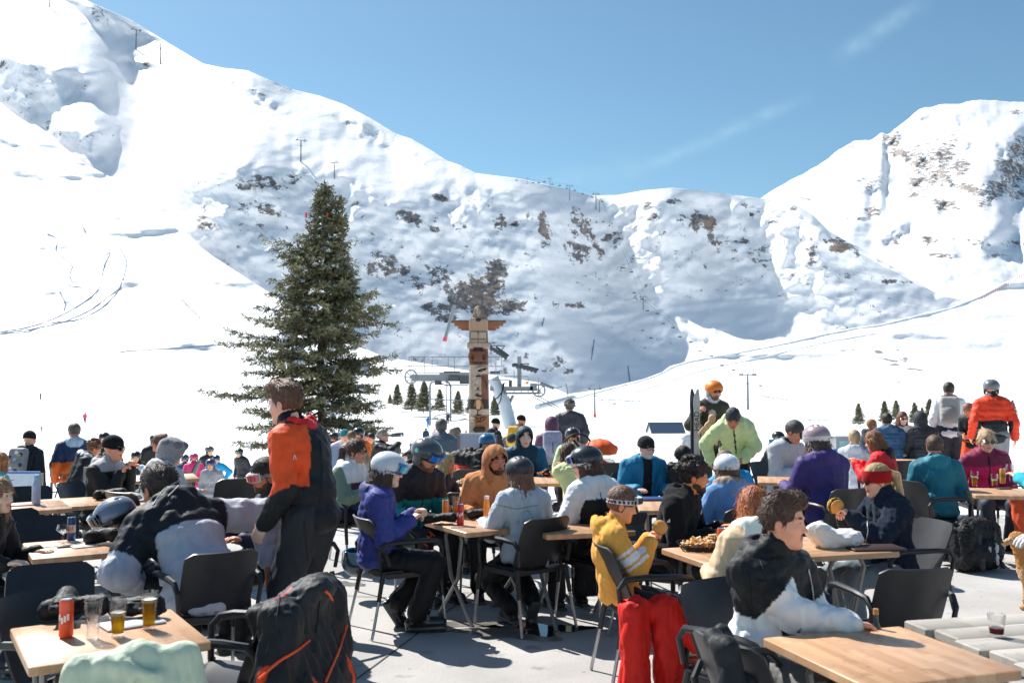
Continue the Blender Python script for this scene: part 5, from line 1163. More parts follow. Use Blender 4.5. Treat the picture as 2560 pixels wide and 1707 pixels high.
P('man in a grey helmet and bright red jacket with a black waist', 2478, 951, 15.6, 168, 'stand', hyaw=150, hair=None, hat=('helmet', dict(c='6b7278', gog=dict(strap='3a4046', frame='3c4248', lens='8a9096'))), jk=dict(c='f03c20', hoodc='3a3c40', collar='33353a', hood=None, high=1, puff=.8, t=.03, lo='2a2b2e', paint=[('T', (0, 0, -.2), (.24, .3, .1), '2a2b2e')]), pants='8b8c8c', pk=dict(t=.03), hands=((.3, .1, -.06), (-.28, .1, -.04)))
P('boy with fair brown hair and glasses in a dark jacket', 2180, 1048, 17.5, 85, hair=('short', 'a87a50'), skin=SK2, specs=('glasses', '4a3020', None), jk=dict(c='2a333f', t=.03))
P('person with dark hair in a blue puffer jacket seen from behind', 2216, 1033, 16.6, 182, hair=('short', '2a241f'), jk=dict(c='2c4d6c', puff=1.4, t=.05, hoodc='3a566c'), build=1.1)
P('woman with brown hair and sunglasses in a light jacket facing the camera', 2256, 1029, 18.2, 2, hair=('bob', '6a4434'), skin='e2b09a', face=dict(fem=1), specs=('sun', '241a16', '241612'), jk=dict(c='b5abab', hoodc='3a3436'), hp=10)
P('person in a charcoal puffer jacket with the hood up seen from behind', 2298, 1031, 16.6, 184, hair=None, hat=('hood', dict(c='33363b')), jk=dict(c='33363b', puff=1.4, t=.05, hood=None), build=1.05)
P('person in a silver jacket with sandy hair', 2136, 1075, 17, 160, g=-.45, hair=('short', 'a8906e'), jk=dict(c='a9abb0', t=.03))
P('person in a white hooded jacket behind the upright skis', 1733, 1046, 15.6, 186, 'stand', g=-.35, hair=None, hat=('hood', dict(c='e6e8ee')), jk=dict(c='e4e6ec', hood=None, paint=[('UL', (.5, .62), .2, 'e86a2c')]), pants='2a2f38')
P('person in a black helmet behind the grey-haired man', 1946, 1080, 16.5, 40, g=-.4, hair=None, hat=('helmet', dict(c='1d1f24', ear='1d1f24')), jk=dict(c='24262b'), pose='stand', s=.85)
P('boy in a teal hood looking at the camera', 1312, 1069, 12.0, 0, hyaw=12, hp=6, hair=('short', '2a201c'), skin='ecbfa8', face=dict(kid=1), hat=('hood', dict(c='274454', lining='14222b')), jk=dict(c='1f4050', hood=None, sl='1c5a72', t=.036, paint=[('TE', (.08, .15, -.02), (.05, .08, .08), 'b9cc9c'), ('TE', (-.09, .15, -.02), (.05, .08, .07), 'b9cc9c')]), hands=((.2, .34, .14), (-.2, .34, .14)), build=1.1)
P('person in a maroon hooded jacket with a lilac grey backpack', 1379, 1044, 15.2, 180, hair=None, hat=('hood', dict(c='6a4359')), jk=dict(c='6a4359', hood=None, t=.035), pants='5a3a4e', pack=dict(c='a3a4ba', c2='b9bacb', w=.15, h=.25, label='lilac grey backpack on the person in maroon', strap='3a3a44', paint=[((0, -.11, 0), (.012, .03, .12), '2a2c34')]))
P('man with shaggy grey hair in a dark grey jacket standing with his back turned', 1424, 1000, 18.6, 182, 'stand', g=-.25, hair=('curly', '5a524c'), jk=dict(c='3c3d44', t=.045), pants='2a2b30', build=1.1)
P('person in a black helmet with a red goggle strap and pale green jacket', 1431, 1071, 13.2, 186, hair=None, hat=('helmet', dict(c='2b2d31', ear='1a1a1c', gog=dict(strap='d3222a', frame='d3222a', lens='401018', h=.026, pos='up'))), jk=dict(c='c3cc9a', hoodc='cfd8a4', t=.04))
P('woman with brown hair in a lime jacket leaning on her hand', 1420, 1107, 10.6, 196, lean=14, side=-6, hair=('bob', '4f372c'), skin=SK2, jk=dict(c='d2da98', hood=None, t=.035), hands=((.2, .3, .2), (-.14, .14, .46)))
P('person in a blue helmet and black padded jacket raising an arm', 1218, 1086, 11.8, 168, lean=14, hair=None, hat=('helmet', dict(c='1f6390', ear='17181a')), jk=dict(c='1c1d21', puff=.8, t=.045), hands=((.2, .34, .2), (-.22, .2, .52)), gloves='1b1c20')
P('balding man in a dark jacket standing with sunglasses on his face', 1136, 1066, 15.2, 205, 'stand', hyaw=250, g=-.45, hair=('bald', '8a7a70'), skin='d48c70', specs=('sun', '141414', '141414'), jk=dict(c='35393c', t=.04, hoodc='3b3f44', long=.6), pants='22242a')
P('man with grey hair and sunglasses drinking from a long bottle', 958, 1073, 17.2, 84, 'stand', hyaw=84, hp=-6, g=-.6, hair=('short', '8f867c'), skin='d09a80', specs=('sun', '171717', '171717'), jk=dict(c='202225', t=.035), pants='202328', hands=((.06, .42, .50), (-.04, .36, .48)), curl=(.9, .9), elbow=((.9, .2, -.5), (-.9, .2, -.5)))
P('person in a black balaclava beside the totem pole', 1240, 1046, 21, 130, 'stand', g=-.6, hair=None, hat=('beanie', dict(c='17181b')), skin='c89884', jk=dict(c='232529', high=1), pants='1c1e22', hands=((.1, .3, .3), (-.2, .1, 0)))
P('man in a black beanie with a yellow and black backpack', 1304, 1038, 19.5, 150, 'stand', g=-.35, hyaw=120, hair=None, hat=('beanie', dict(c='1d1e22')), skin=SK2, jk=dict(c='4a4c50', t=.03), pants='23252a', pack=dict(c='d9a22c', c2='25262a', w=.15, h=.22, label='yellow and black backpack on the man in the beanie'))
P('skier in a dark helmet and dark jacket near the blue panel', 1033, 1106, 24, 30, 'stand', g=-1.0, hair=None, hat=('helmet', dict(c='4a4e50')), jk=dict(c='26292c'), pants='1e2024')
P('child with dark hair in a white jacket by the snow', 1012, 1132, 22, 10, 'stand', g=-1.0, hair=('short', '201a18'), jk=dict(c='c9d4dc'), pants='1e2024')
# --- skiers on the snow
def far(px, py, h, yaw, label, jc, pc='202226', hat=None, hair=('short', '3a2a20'), zmin=14, **kw):
    best = None
    for Z in np.exp(np.linspace(math.log(zmin), math.log(230), 160)):
        e = abs(at(px, py, Z).z-ground(px, Z)-h)
        if best is None or e < best[0]: best = (e, Z)
    Z = best[1]; gz = ground(px, Z)-.03
    jk_ = kw.pop('jk', {}); jk_ = dict(jk_, c=jc, t=.04, hood=None)
    if Z > 26: hair_ = hair
    return P(label, px, py, Z, yaw, 'stand', g=gz, s=h/1.72, hair=(None if hat else hair), hat=hat, jk=jk_, pants=pc, group='skiers and walkers on the snow', **kw)
BH = lambda c: ('helmet', dict(c=c))
far(103, 980, 1.7, 140, 'distant skier in a red and dark grey jacket high on the piste', '6a4a52', zmin=90, hat=BH('8a3038'))
far(213, 1031, 1.6, 190, 'distant skier in a bright pink jacket on the open snow', 'd8447c', zmin=90, hat=BH('7a5058'), jk=dict(up='d8447c'))
far(104, 1064, .85, 200, 'small figure in a tan coat sitting on the snow', 'b8987c', 'b8987c', zmin=60)
far(261, 1082, 1.7, 10, 'figure in a black jacket on the snow behind the man in the beanie', '222428', hat=BH('1c1c20'))
far(389, 1087, 1.7, 60, 'skier in a black jacket behind the man in pale blue', '212327', hat=BH('222428'))
far(340, 1129, 1.25, 20, 'child in a black hooded jacket on the snow', '1d1e22', hat=BH('1d1e22'))
far(373, 1117, 1.3, 10, 'child in a striped pink and black jacket', 'a8607c', hat=BH('7a3048'), jk=dict(up='26262c', upz=.0))
far(485, 1134, 1.25, 200, 'child in a pink jacket with her back turned', 'd23f70', hat=BH('c23a68'))
far(463, 1137, 1.3, 180, 'child in a dark blue jacket partly hidden by the fur hat', '2f4f78', hat=BH('2f3f58'))
far(524, 1116, 1.75, 60, 'skier in a grey helmet and black jacket at the left of the trio', '2a2b2f', hat=BH('5a5e62'))
far(541, 1138, 1.35, 10, 'child in a bright blue jacket with hands on hips', '1f8fbe', '1f6f9e', hat=BH('23303c'), hands=((.26, .06, .05), (-.26, .06, .05)), elbow=((1, 0, 0), (-1, 0, 0)))
far(527, 1148, 1.15, 0, 'small child in a grey jacket with a purple hat', '8f9094', hat=BH('3a3f78'))
far(598, 1122, 1.75, -30, 'man in a charcoal ski suit and goggles holding his poles', '33353a', '2c2e33', hat=('helmet', dict(c='2a2d30', gog=dict(strap='3a3a3a', lens='5aa860'))))
far(835, 1082, 1.7, 170, 'figure in a dark teal jacket at the left of the crowd by the tree', '24413f', hat=BH('2b2b2e'))
far(862, 1074, 1.7, 20, 'figure in a white patterned jacket in the crowd by the tree', 'b9b3c0', '9a94a0', hat=('beanie', dict(c='2f7f86')))
far(879, 1077, 1.65, 200, 'figure in a tan coat in the crowd by the tree', '8a7a66', hair=('short', '6a5038'))
far(897, 1070, 1.75, 170, 'figure in a black and orange jacket in the crowd by the tree', 'f0662a', hat=BH('1c1c20'), jk=dict(open='1c1c20', side='f0662a'))
far(910, 1078, 1.7, 10, 'figure in an orange vest in the crowd by the tree', 'f27a3a', hair=('short', '3a2a20'))
far(927, 1082, 1.7, -20, 'figure in a maroon jacket and red boots at the right of the crowd', '6f2338', hair=('short', '2c2420'), shoes='d02020')
far(1071, 1040, 1.6, 180, 'figure in a blue ski suit under the lift station', '1f66ae', '1f66ae', zmin=60, hat=BH('1c3c70'))
far(1065, 1070, 1.75, 184, 'man with a navy rucksack near the lift queue', '2c3f58', '2f6aa0', zmin=30, hat=BH('2a2c30'))
far(1087, 1073, 1.5, 40, 'child in a white and pink jacket near the lift queue', 'c9a8b0', '5a3a40', hair=('short', '3a2a28'))
far(1103, 1047, 1.75, 185, 'walker in a grey jacket climbing towards the lift', '5a646e', '3a3f46', hair=('short', '5a5a5a'), feet=((.1, .2, 0), (-.1, -.22, 0)))
far(1165, 1076, 1.4, 10, 'small figure in blue beside the totem pole', '3a6a90', '33465a', hat=BH('3a4a58'))
far(1120, 1030, 1.7, 10, 'distant figure in dark clothes under the lift station', '202326', zmin=90, hat=BH('202326'))


# ---------------------------------------------------------------- tables and what stands on them
T1 = table((25, 1570), (68, 1660), (414, 1516), 'sunlit wooden table with the orange can and beer glasses')
table((56, 1357), (80, 1396), (300, 1335), 'wooden table with the grey-blue helmet and wine glasses in front of the bent-over person')
table((88, 1249), (107, 1274), (250, 1236), 'wooden table with the blue water bottle and black gloves')
table((268, 1256), (300, 1278), (420, 1240), 'wooden table touching the pale fur hat woman')
table((-60, 1262), (-40, 1288), (85, 1250), 'wooden table under the pink folder beside the turquoise jacket')
table((1061, 1302), (1133, 1322), (1150, 1272), 'wooden table with orange and red cans between the white helmet and the grey jacket')
table((1300, 1303), (1330, 1318), (1382, 1286), 'wooden table glimpsed between the two women in helmets')
table((1653, 1370), (1796, 1418), (1720, 1346), 'wooden table with the fries basket in front of the boy in yellow')
table((2050, 1390), (2120, 1376), (2050, 1352), 'wooden table with the white paper bag in front of the burger eater') if False else table((2250, 1377), (2062, 1388), (2180, 1350), 'wooden table with the white paper bag in front of the burger eater')
table((1907, 1593), (2128, 1697), (2247, 1563), 'wooden table in front of the man with the moustache')
table((1590, 1250), (1600, 1279), (1700, 1240), 'wooden table with the blue tray in front of the white-bearded man')
table((1140, 1217), (1150, 1232), (1190, 1205), 'wooden table with food wrappers behind the caramel hoodie')
table((1325, 1192), (1330, 1202), (1390, 1182), 'wooden table with a plate of food in front of the teal hood')
table((1893, 1190), (1895, 1203), (1960, 1182), 'wooden table in front of the man in silver grey')
table((2392, 1218), (2462, 1246), (2500, 1203), 'wooden table with beers in front of the woman in magenta')
table((2205, 1146), (2210, 1153), (2270, 1140), 'wooden table edge between the blue puffer and the teal jacket')
table((330, 1188), (336, 1199), (390, 1181), 'wooden table by the man in the pale blue jacket')
# slatted grey table at the lower right corner
def slat_table(a, rz, wx, wy, label, g=0.0, h=.74, benches=False):
    t = thing('picnic_table', label, 'table', (a.x, a.y, g), rz); n = max(3, round(wy/.16)); bw = wy/n
    for i in range(n): m_ = MB(); m_.box((wx/2+(.03 if i % 2 else 0), -bw*(i+.5), h-.022), (wx/2, bw/2-.006, .022), bev=.006); m_.build('board', OLDW, t)
    for x in (.3, wx-.3):
        m_ = MB(); m_.box((x, -wy/2, h-.075), (.045, wy/2-.06, .028)); m_.build('crossbeam', OLDW, t)
        for q in (1, -1):
            m_ = MB(); m_.tube([(x, -wy/2+q*.2, h-.08), (x, -wy/2+q*(.34 if not benches else .5), .0)], .035, 4); m_.build('leg', OLDW, t)
    if benches:
        for q in (1, -1): m_ = MB(); m_.box((wx/2, -wy/2+q*(wy/2+.28), .44), (wx/2, .14, .022)); m_.build('bench', OLDW, t)
    return t
slat_table(on(2257, 1549, .74), math.radians(13), 1.9, .86, 'weathered grey slatted table in the lower right corner')
slat_table(at(1232, 1122, 15.6), math.radians(-2), 1.9, .8, 'weathered picnic table behind the boy in the teal hood', g=-.1, benches=True)
for args in ((165, 1592, 'f4572a', 'e8401c', 'orange drinks can on the sunlit front table', .168, .0295, TT, 'fff2e8'), (1114, 1300, 'e08a38', 'd87824', 'orange-gold can between the teal jacket and the black gloves', .165, .028, TT, None), (1151, 1312, 'c42a2c', 'a81c20', 'red can beside the black gloves on the centre table', .165, .028, TT, 'f0d8d0'),
             (1805, 1384, 'e8622a', 'f08a3c', 'tall orange can beside the fries basket', .168, .030, TT, 'f6c040'), (178, 1352, '24407a', 'c8ccd2', 'blue and silver can on the table with the helmet', .168, .028, TT, 'f08020'), (2507, 1208, 'e0a040', 'd88a30', 'gold can between the beers and the stemmed glass', .165, .03, TT, '4a8a5a')):
    can(*args[:5], h=args[5], r=args[6], z=args[7], band=args[8])
glass(232, 1597, 'empty tall glass next to the orange can', 0); glass(294, 1591, 'beer glass in the middle of the sunlit front table', .56); glass(372, 1571, 'fullest beer glass at the back corner of the sunlit front table', .72)
glass(1141, 1290, 'beer glass between the gold and the red can', .55); glass(2437, 1216, 'beer glass nearest the magenta jacket', .55, r1=.04); glass(2487, 1214, 'half-empty beer glass by the gold can', .4, h=.13)
glass(157, 1354, 'stemmed glass beside the blue and silver can', 0, h=.12, r1=.042, stem=True, name='wine_glass'); glass(243, 1356, 'stemmed glass with amber drink in front of the loose helmet', .5, h=.12, r1=.042, stem=True, name='wine_glass')
glass(2526, 1205, 'large stemmed glass at the right of the beers', 0, h=.2, r1=.045, stem=True, name='wine_glass'); glass(2492, 1592, 'clear plastic cup with a dark red drink on the grey slatted table', .42, h=.10, r0=.030, r1=.038, beer=COLA, foam=False, name='plastic_cup', cat='cup')
bottle(90, 1261, 'pale blue water bottle on the table at the left', '9fb6d8', h=.27, r=.037, cap='7fb8d0', name='water_bottle', neck=.6); bottle(322, 1358, 'small pink bottle by the grey puffer jacket', 'e8a0a8', h=.17, r=.018, neck=.45, cap='f0f0f0'); bottle(1217, 1302, 'orange sauce bottle with a white cap on the centre table', 'f08a24', h=.2, r=.026, cap='e6dcdc', name='sauce_bottle', neck=.7)
gloves_pile(180, 1545, 'heap of black gloves behind the orange can', n=3, seed=3, sc=.95, rz=.2); gloves_pile(330, 1543, 'black gloves behind the beer glasses', n=2, seed=5, sc=.9, rz=.1); gloves_pile(1105, 1309, 'puffy black gloves left of the red can', n=2, seed=2, sc=.8, c='1c1d21'); gloves_pile(1190, 1296, 'black gloves between the red can and the sauce bottle', n=2, seed=8, sc=.75)
gloves_pile(272, 1248, 'black padded gloves on the table before the man in the beanie', n=2, seed=4, sc=.95); gloves_pile(275, 1358, 'black and red gloves under the loose helmet', n=2, seed=6, sc=1.0, c='1c1a1c')
gloves_pile(1390, 1190, 'small black gloves on the teal hood table', n=1, seed=6, sc=1.0)
loose_helmet(290, 1300, 6.25, 'slate blue ski helmet lying on the table', dict(c='6f7b8c', c2='1a1b1f', ear='202226', gog=dict(strap='1b1c20', frame='1b1c20', lens='30343c', tilt=0)), Rz(120)@Rx(-24), sc=1)
loose_helmet(888, 1392, 8.3, 'dark blue helmet with goggles hanging below the green and white jacket', dict(c='14303c', ear='15181b', gog=dict(strap='1f6f98', frame='2f88b0', lens='1f5f90')), Rz(200)@Rx(150))
def folded_cap(x, y, label, c):
    p = on(x, y, TT); v = Vol(); v.ell((0, 0, .03), (.11, .085, .05), c=c, k=.03).ell((.11, -.02, .012), (.08, .07, .012), c=shade(c, .75), k=.01); v.box((0, 0, -.05), (.3, .3, .05), k=.01, op='s')
    V, Q, C = v.arrays(.008, lambda P_: wob(P_, 9, 5, True)*.006, .006); return tag(link('cap', mesh_np('cap', V, Q, CLOTH, C), None, p), label, 'cap')
folded_cap(325, 1252, 'light grey cap on the table next to the black padded gloves', 'b4b6b8')
flat('tablet', 'pale tablet lying behind the beer glasses', 'tablet', 330, 1560, .26, .16, .012, 'c9c9cc', .7); flat('phone', 'small black phone on the table with the helmet', 'phone', 163, 1367, .10, .05, .012, '232326', .6); flat('receipt_paper', 'white paper strip at the left end of the helmet table', 'paper', 108, 1366, .2, .07, .004, 'f2f0ee', .5)
flat('menu_card', 'white menu card in the middle of the helmet table', 'menu', 210, 1366, .15, .11, .010, 'f4f2f0', .75); flat('folder', 'pink folder beside the turquoise jacket', 'folder', 55, 1262, .22, .16, .012, 'c8a09c', .4); flat('serving_tray', 'blue tray in front of the white-bearded man', 'tray', 1632, 1249, .36, .2, .02, '1d3f78', .05)
flat('serving_tray', 'dark brown tray beside the white paper bag', 'tray', 2185, 1371, .36, .2, .015, '3a2a26', .1); flat('serving_tray', 'black tray under the food by the tall orange can', 'tray', 1800, 1362, .3, .2, .018, '26201f', .5)
flat('napkin', 'white napkin near the sauce bottle', 'napkin', 1240, 1300, .14, .12, .004, 'efe8e4', .3); flat('table_knife', 'steel knife in front of the red can', 'cutlery', 1158, 1318, .2, .016, .004, 'b8babc', .3, mat=CHR); flat('napkin', 'crumpled white napkin by the phone', 'napkin', 196, 1352, .12, .09, .006, 'f4f2f0', .9)
flat('wallet', 'dark wallet by the cans on the magenta woman table', 'wallet', 2510, 1222, .14, .08, .014, '3a3a3e', .1); flat('notebook', 'dark notebook under the round glass shade on the right table', 'notebook', 2545, 1216, .1, .07, .01, '26262a', .1)
def food(x, y, label, name, cat, basket=True, z=TT, cols=('d9a050', 'e8b868', 'c88840', 'f0dcc0'), sc=1.0, n=60, seed=1):
    p = on(x, y, z); t = thing(name, label, cat, p); r = np.random.RandomState(seed)
    if basket:
        m_ = MB()
        for k in range(5): m_.tube([((.085+.007*k)*math.cos(a)*1.25*sc, (.085+.007*k)*math.sin(a)*sc, .008+.011*k) for a in np.linspace(0, 2*PI, 25)], .0026, 4, False)
        for a in np.linspace(0, 2*PI, 27)[:-1]: m_.tube([(.085*math.cos(a)*1.25*sc, .085*math.sin(a)*sc, .004), (.115*math.cos(a)*1.25*sc, .115*math.sin(a)*sc, .055)], .0024, 4, False)
        m_.box((0, 0, .004), (.085*sc, .07*sc, .003)); m_.build('wire_basket', BLK, t)
    m_ = MB()
    for i in range(n):
        m_.color(cols[i % len(cols)]); a, q = r.uniform(0, 6.28), math.sqrt(r.uniform(0, 1))*.085; c = Vector((math.cos(a)*q*1.2*sc, math.sin(a)*q*sc, .02+.055*(1-q/.09)*r.uniform(.2, 1)+.012)); R_ = Matrix.Rotation(r.uniform(0, 3.1), 3, 'Z')@Matrix.Rotation(r.uniform(-.7, .7), 3, 'Y')
        m_.box(c, (.026*r.uniform(.6, 1.2), .0065*r.uniform(.8, 1.9), .006*r.uniform(.8, 1.5)), M=R_, bev=.002)
    m_.build('fried_potatoes' if basket else 'food', vcm('crisp_food', .6), t, col=True); return t
food(1745, 1374, 'wire basket of golden fries on the boy in yellow table', 'fries_basket', 'food', seed=2); food(1785, 1366, 'second wire basket half hidden behind the tall orange can', 'fries_basket', 'food', seed=5, n=30)
food(1372, 1191, 'plate of fried food in front of the teal hood', 'food_plate', 'food', False, sc=1.3, n=50, seed=7, cols=('c98a50', 'e0b070', '8a4a2a', 'd8402c')); food(1168, 1213, 'open food wrapper with yellow crisps behind the caramel hoodie', 'food_wrapper', 'food', False, sc=1.3, n=40, seed=9, cols=('e8a83c', 'f2ecdc', 'e8e4dc', 'e0a030'))
def burger(p, label, R_, sc=1.0):
    t = thing('burger', label, 'food', p); 
    v = Vol(); v.ell((0, 0, .018), (.058, .055, .03), c='d9a05c', k=.01).ell((0, 0, -.016), (.056, .053, .018), c='cf9450', k=.008); V, Q, C = v.arrays(.006, lambda P_: wob(P_, 30, 4)*.002, .003); link('bun', mesh_np('bun', (V*sc)@R_.T, Q, FLEECE, C), t)
    v = Vol(); v.ell((0, 0, .0), (.062, .059, .008), c='6a3a24', k=.004).ell((0, 0, .008), (.064, .06, .004), c='7aa048', k=.003); V, Q, C = v.arrays(.006, lambda P_: wob(P_, 40, 4)*.003, .004); link('filling', mesh_np('filling', (V*sc)@R_.T, Q, FLEECE, C), t); return t
def midhands(r_): return (r_['hand'][0]+r_['hand'][1])/2
burger(midhands(BOY)+Vector((.03, -.0, .03)), 'burger held by the boy in the yellow hoodie', Rz(20)@Rx(70), .8); burger(midhands(EATER)+Vector((-.045, 0, .035)), 'burger held up by the woman with the red headband', Rz(20)@Rx(-75), 1.0)
food(1775, 1340, 'brown bread roll on the tray behind the tall orange can', 'bread_roll', 'food', False, sc=.8, n=16, seed=3, cols=('b8683a', 'c87a44', 'a85a30'))
# dark vape-sized bottle in the moustached man's fingers
p = HERO['hand'][0]; t = thing('small_bottle', 'small dark bottle with a tan stopper held by the man with the moustache', 'bottle', p+Vector((.03, 0, -.02))); m_ = MB(); m_.lathe([(0, -.06), (.021, -.06), (.022, .02), (.011, .045), (.0105, .085)], n=14); m_.build('bottle_body', HARD if False else plain('dark_bottle', '1c1a1c', .2, coat=.5), t); m_ = MB(); m_.lathe([(.0125, .08), (.012, .105), (0, .107)], n=12); m_.build('stopper', plain('tan_stopper', 'c08850', .6), t)
def cloth_thing(name, label, cat, vol, vox, origin, f=7, a=.012, mat=CLOTH, seed=1, f2=18, a2=.005, R_=None, shp=True):
    V, Q, C = vol.arrays(vox, lambda P_: wob(P_, f, seed, shp)*a+wob(P_, f2, seed+3, shp)*a2, a+a2)
    if R_ is not None: V = V@R_.T
    return tag(link(name, mesh_np(name, V, Q, mat, C), None, origin), label, cat)
v = Vol(); v.box((0, 0, .05), (.14, .09, .05), rd=.045, c='f0eeec', k=.03).ell((-.12, 0, .1), (.09, .08, .07), c='f4f2f0', k=.03).ell((.12, .02, .05), (.09, .07, .045), c='eceae8', k=.03)
V, Q, C = v.arrays(.021, lambda P_: wob(P_, 5, 4, True)*.022, .022); tag(link('paper_bag', mesh_np('paper_bag', V@Rz(10).T, Q, WHT, None, smooth=False), None, on(2090, 1366, TT)), 'big crumpled white paper bag on the table of the burger eater', 'bag')
# ---------------------------------------------------------------- free chairs and what hangs on them
chair(130, 1408, 5.35, 22, 'empty black chair on the far side of the sunlit front table'); chair(122, 1289, 7.3, 20, 'empty black chair behind the table with the slate blue helmet'); chair(330, 1652, 3.62, 205, 'black chair with the pale green jacket over its back')
CO = chair(752, 1486, 4.45, 258, 'black chair under the black coat with orange piping'); chair(2305, 1424, 5.2, 188, 'empty black chair right of the man with the moustache'); C2R = chair(1790, 1600, 3.85, 118, 'black chair with the bag strap near the lower edge')
chair(20, 1275, 7.6, 60, 'black chair behind the young woman with long light brown hair'); chair(55, 1500, 4.6, 70, 'black chair at the left end of the sunlit front table', sc=1.0); chair(75, 1215, 9.6, 20, 'black chair behind the blue water bottle')
chair(612, 1196, 8.9, 215, 'black chair behind the elbow of the grey puffer jacket'); chair(1182, 1174, 11.2, 185, 'black chair behind the caramel hoodie'); chair(1170, 1232, 8.9, 182, 'chair back seen left of the caramel hoodie'); chair(1538, 1157, 12.0, 190, 'sunlit chair behind the stroller and petrol jacket'); chair(2255, 1152, 11.9, 188, 'sunlit grey chair between the red and the teal jacket')
chair(2078, 1425, 5.9, 160, 'low black chair behind the bottle of the moustached man', sc=.9) if False else None
def on_chair(ch, lp): return ch.matrix_basis@Vector(lp)
def chair_frame(ch):
    M_ = ch.rotation_euler.to_matrix(); return np.array(M_, np.float32), ch.location, ch.scale[0]
def drape(ch, name, label, cat, vol, vox=.011, **kw):
    R_, o, sc = chair_frame(ch); kw.setdefault('a', .012)
    V, Q, C = vol.arrays(vox, lambda P_: wob((P_[0], P_[1], P_[2]*.25), kw.get('f', 6)*.9, kw.get('seed', 2), True)*kw['a']+wob(P_, 7, 7, True)*.004, kw['a']+.006); V = V*A(1, 1, kw.get('zs', 1))
    return tag(link(name, mesh_np(name, (V*sc)@R_.T, Q, kw.get('mat', CLOTH), C), None, tuple(o)), label, cat)
# pale green jacket over the near chair (chair frame: sitter faces +y, backrest leans to -y)
v = Vol(); g_ = 'c3cfb6'
v.box((0, -.395, .80), (.20, .026, .07), R=Rx(-20), rd=.03, c=g_, k=.05).box((.0, -.30, .80), (.19, .03, .07), R=Rx(-20), rd=.03, c=g_, k=.05).cap((-.18, -.36, .845), (.02, -.365, .872), .034, c=g_, k=.05).cap((.02, -.365, .872), (.19, -.36, .84), .034, c=g_, k=.05).cap((-.1, -.42, .86), (.08, -.44, .80), .022, c=g_, k=.04)
v.cap((.20, -.36, .84), (.27, -.38, .60), .05, .045, c=g_, k=.04).cap((.27, -.38, .6), (.285, -.36, .40), .045, .04, c='b4c4ac', k=.04).cap((-.2, -.36, .82), (-.25, -.36, .62), .045, .04, c=g_, k=.04).ell((.0, -.41, .71), (.15, .035, .08), c=g_, k=.05)
GC = [c for c in COL.objects if c.get('label') == 'black chair with the pale green jacket over its back'][0]
drape(GC, 'hanging_jacket', 'pale mint green jacket draped over the chair at the bottom edge', 'jacket', v, a=.012, f=3.2, seed=4)
# black ski coat with orange piping over the front chair
v = Vol(); k_ = '1b1c1f'
v.box((0, -.43, .66), (.25, .05, .25), R=Rx(-16), rd=.05, c=k_, k=.06).cap((-.23, -.36, .86), (.23, -.36, .86), .075, c='202226', k=.06).box((0, -.27, .72), (.2, .04, .16), R=Rx(-16), rd=.03, c='141416', k=.05)
v.ell((0, -.42, .93), (.14, .09, .06), R=Rx(-20), c='26282c', k=.04).cap((.24, -.38, .84), (.32, -.40, .55), .08, .07, c=k_, k=.05).cap((.32, -.40, .55), (.30, -.34, .28), .07, .055, c=k_, k=.04)
v.cap((-.24, -.38, .84), (-.33, -.38, .58), .08, .07, c=k_, k=.05).cap((-.33, -.38, .58), (-.30, -.30, .34), .07, .055, c=k_, k=.04).box((0, -.47, .40), (.26, .05, .16), R=Rx(-10), rd=.04, c=k_, k=.05)
for x0, x1 in ((.17, .20), (-.17, -.2)): v.cap((x0, -.53, .82), (x1, -.55, .30), .012, .012, c='f0501e', op='p').cap((x0, -.50, .84), (x1, -.54, .30), .016, .016, c='f0501e', op='p')
v.cap((.40, -.42, .74), (.36, -.38, .30), .030, .026, c='f0501e', op='p').cap((-.40, -.40, .76), (-.36, -.33, .36), .022, .018, c='f0501e', op='p').box((0, -.36, .935), (.25, .006, .02), c='c82028', op='p')
drape(CO, 'hanging_coat', 'black ski coat with orange piping hung over the chair in the foreground', 'coat', v, a=.016, f=4.5, seed=5, vox=.010, zs=.935)
# strap bag on the lower chair
v = Vol(); v.cap((.12, -.40, .85), (.2, -.43, .45), .045, .06, c='1a1c20', k=.04).cap((.02, -.39, .86), (.12, -.42, .84), .04, c='1a1c20', k=.03).box((.17, -.45, .40), (.13, .05, .18), rd=.05, c='1c1e22', k=.04).cap((-.02, -.31, .87), (.12, -.28, .7), .03, c='24262a', k=.02)
for z in (.5, .62, .74): v.ell((.17, -.49, z), (.03, .03, .018), c='d8dade', op='p')
drape(C2R, 'shoulder_bag', 'black bag with buckled strap hanging on the lower chair', 'bag', v, a=.008)
BC = [c for c in COL.objects if c.get('label') == 'black chair under the boy in the yellow hoodie'][0]
v = Vol(); v.box((-.02, -.25, .40), (.2, .06, .10), rd=.05, c='d81c14', k=.05).cap((.10, -.29, .46), (.14, -.33, .02), .085, .095, c='dc2014', k=.04).cap((-.10, -.29, .46), (-.07, -.32, .02), .085, .095, c='d81c12', k=.04).ell((.12, -.22, .3), (.10, .08, .14), c='d01a12', k=.05)
R_, o, sc = chair_frame(BC); v2 = Vol()
for (a0, b0, r0, r1) in (((.02, -.28, .50), (.06, -.30, -.0), .10, .085), ((.22, .06, .47), (.20, .02, .02), .075, .09)): v2.cap((a0[0], a0[1], a0[2]), (b0[0], b0[1], b0[2]+.08), r0, r1, c='dc2014', k=.06)
v2 = Vol(); rc = 'dd2116'
v2.cap((.29, -.19, .50), (.33, -.20, .02), .075, .085, c=rc, k=.02).cap((.29, -.01, .50), (.31, .02, .02), .078, .088, c='d61d13', k=.02).box((.27, -.10, .50), (.05, .16, .05), rd=.05, c=rc, k=.05).cap((.30, .02, .50), (.36, .17, .30), .06, .045, c=rc, k=.03).cap((.33, -.19, .1), (.34, -.24, .02), .07, .08, c=rc, k=.03)
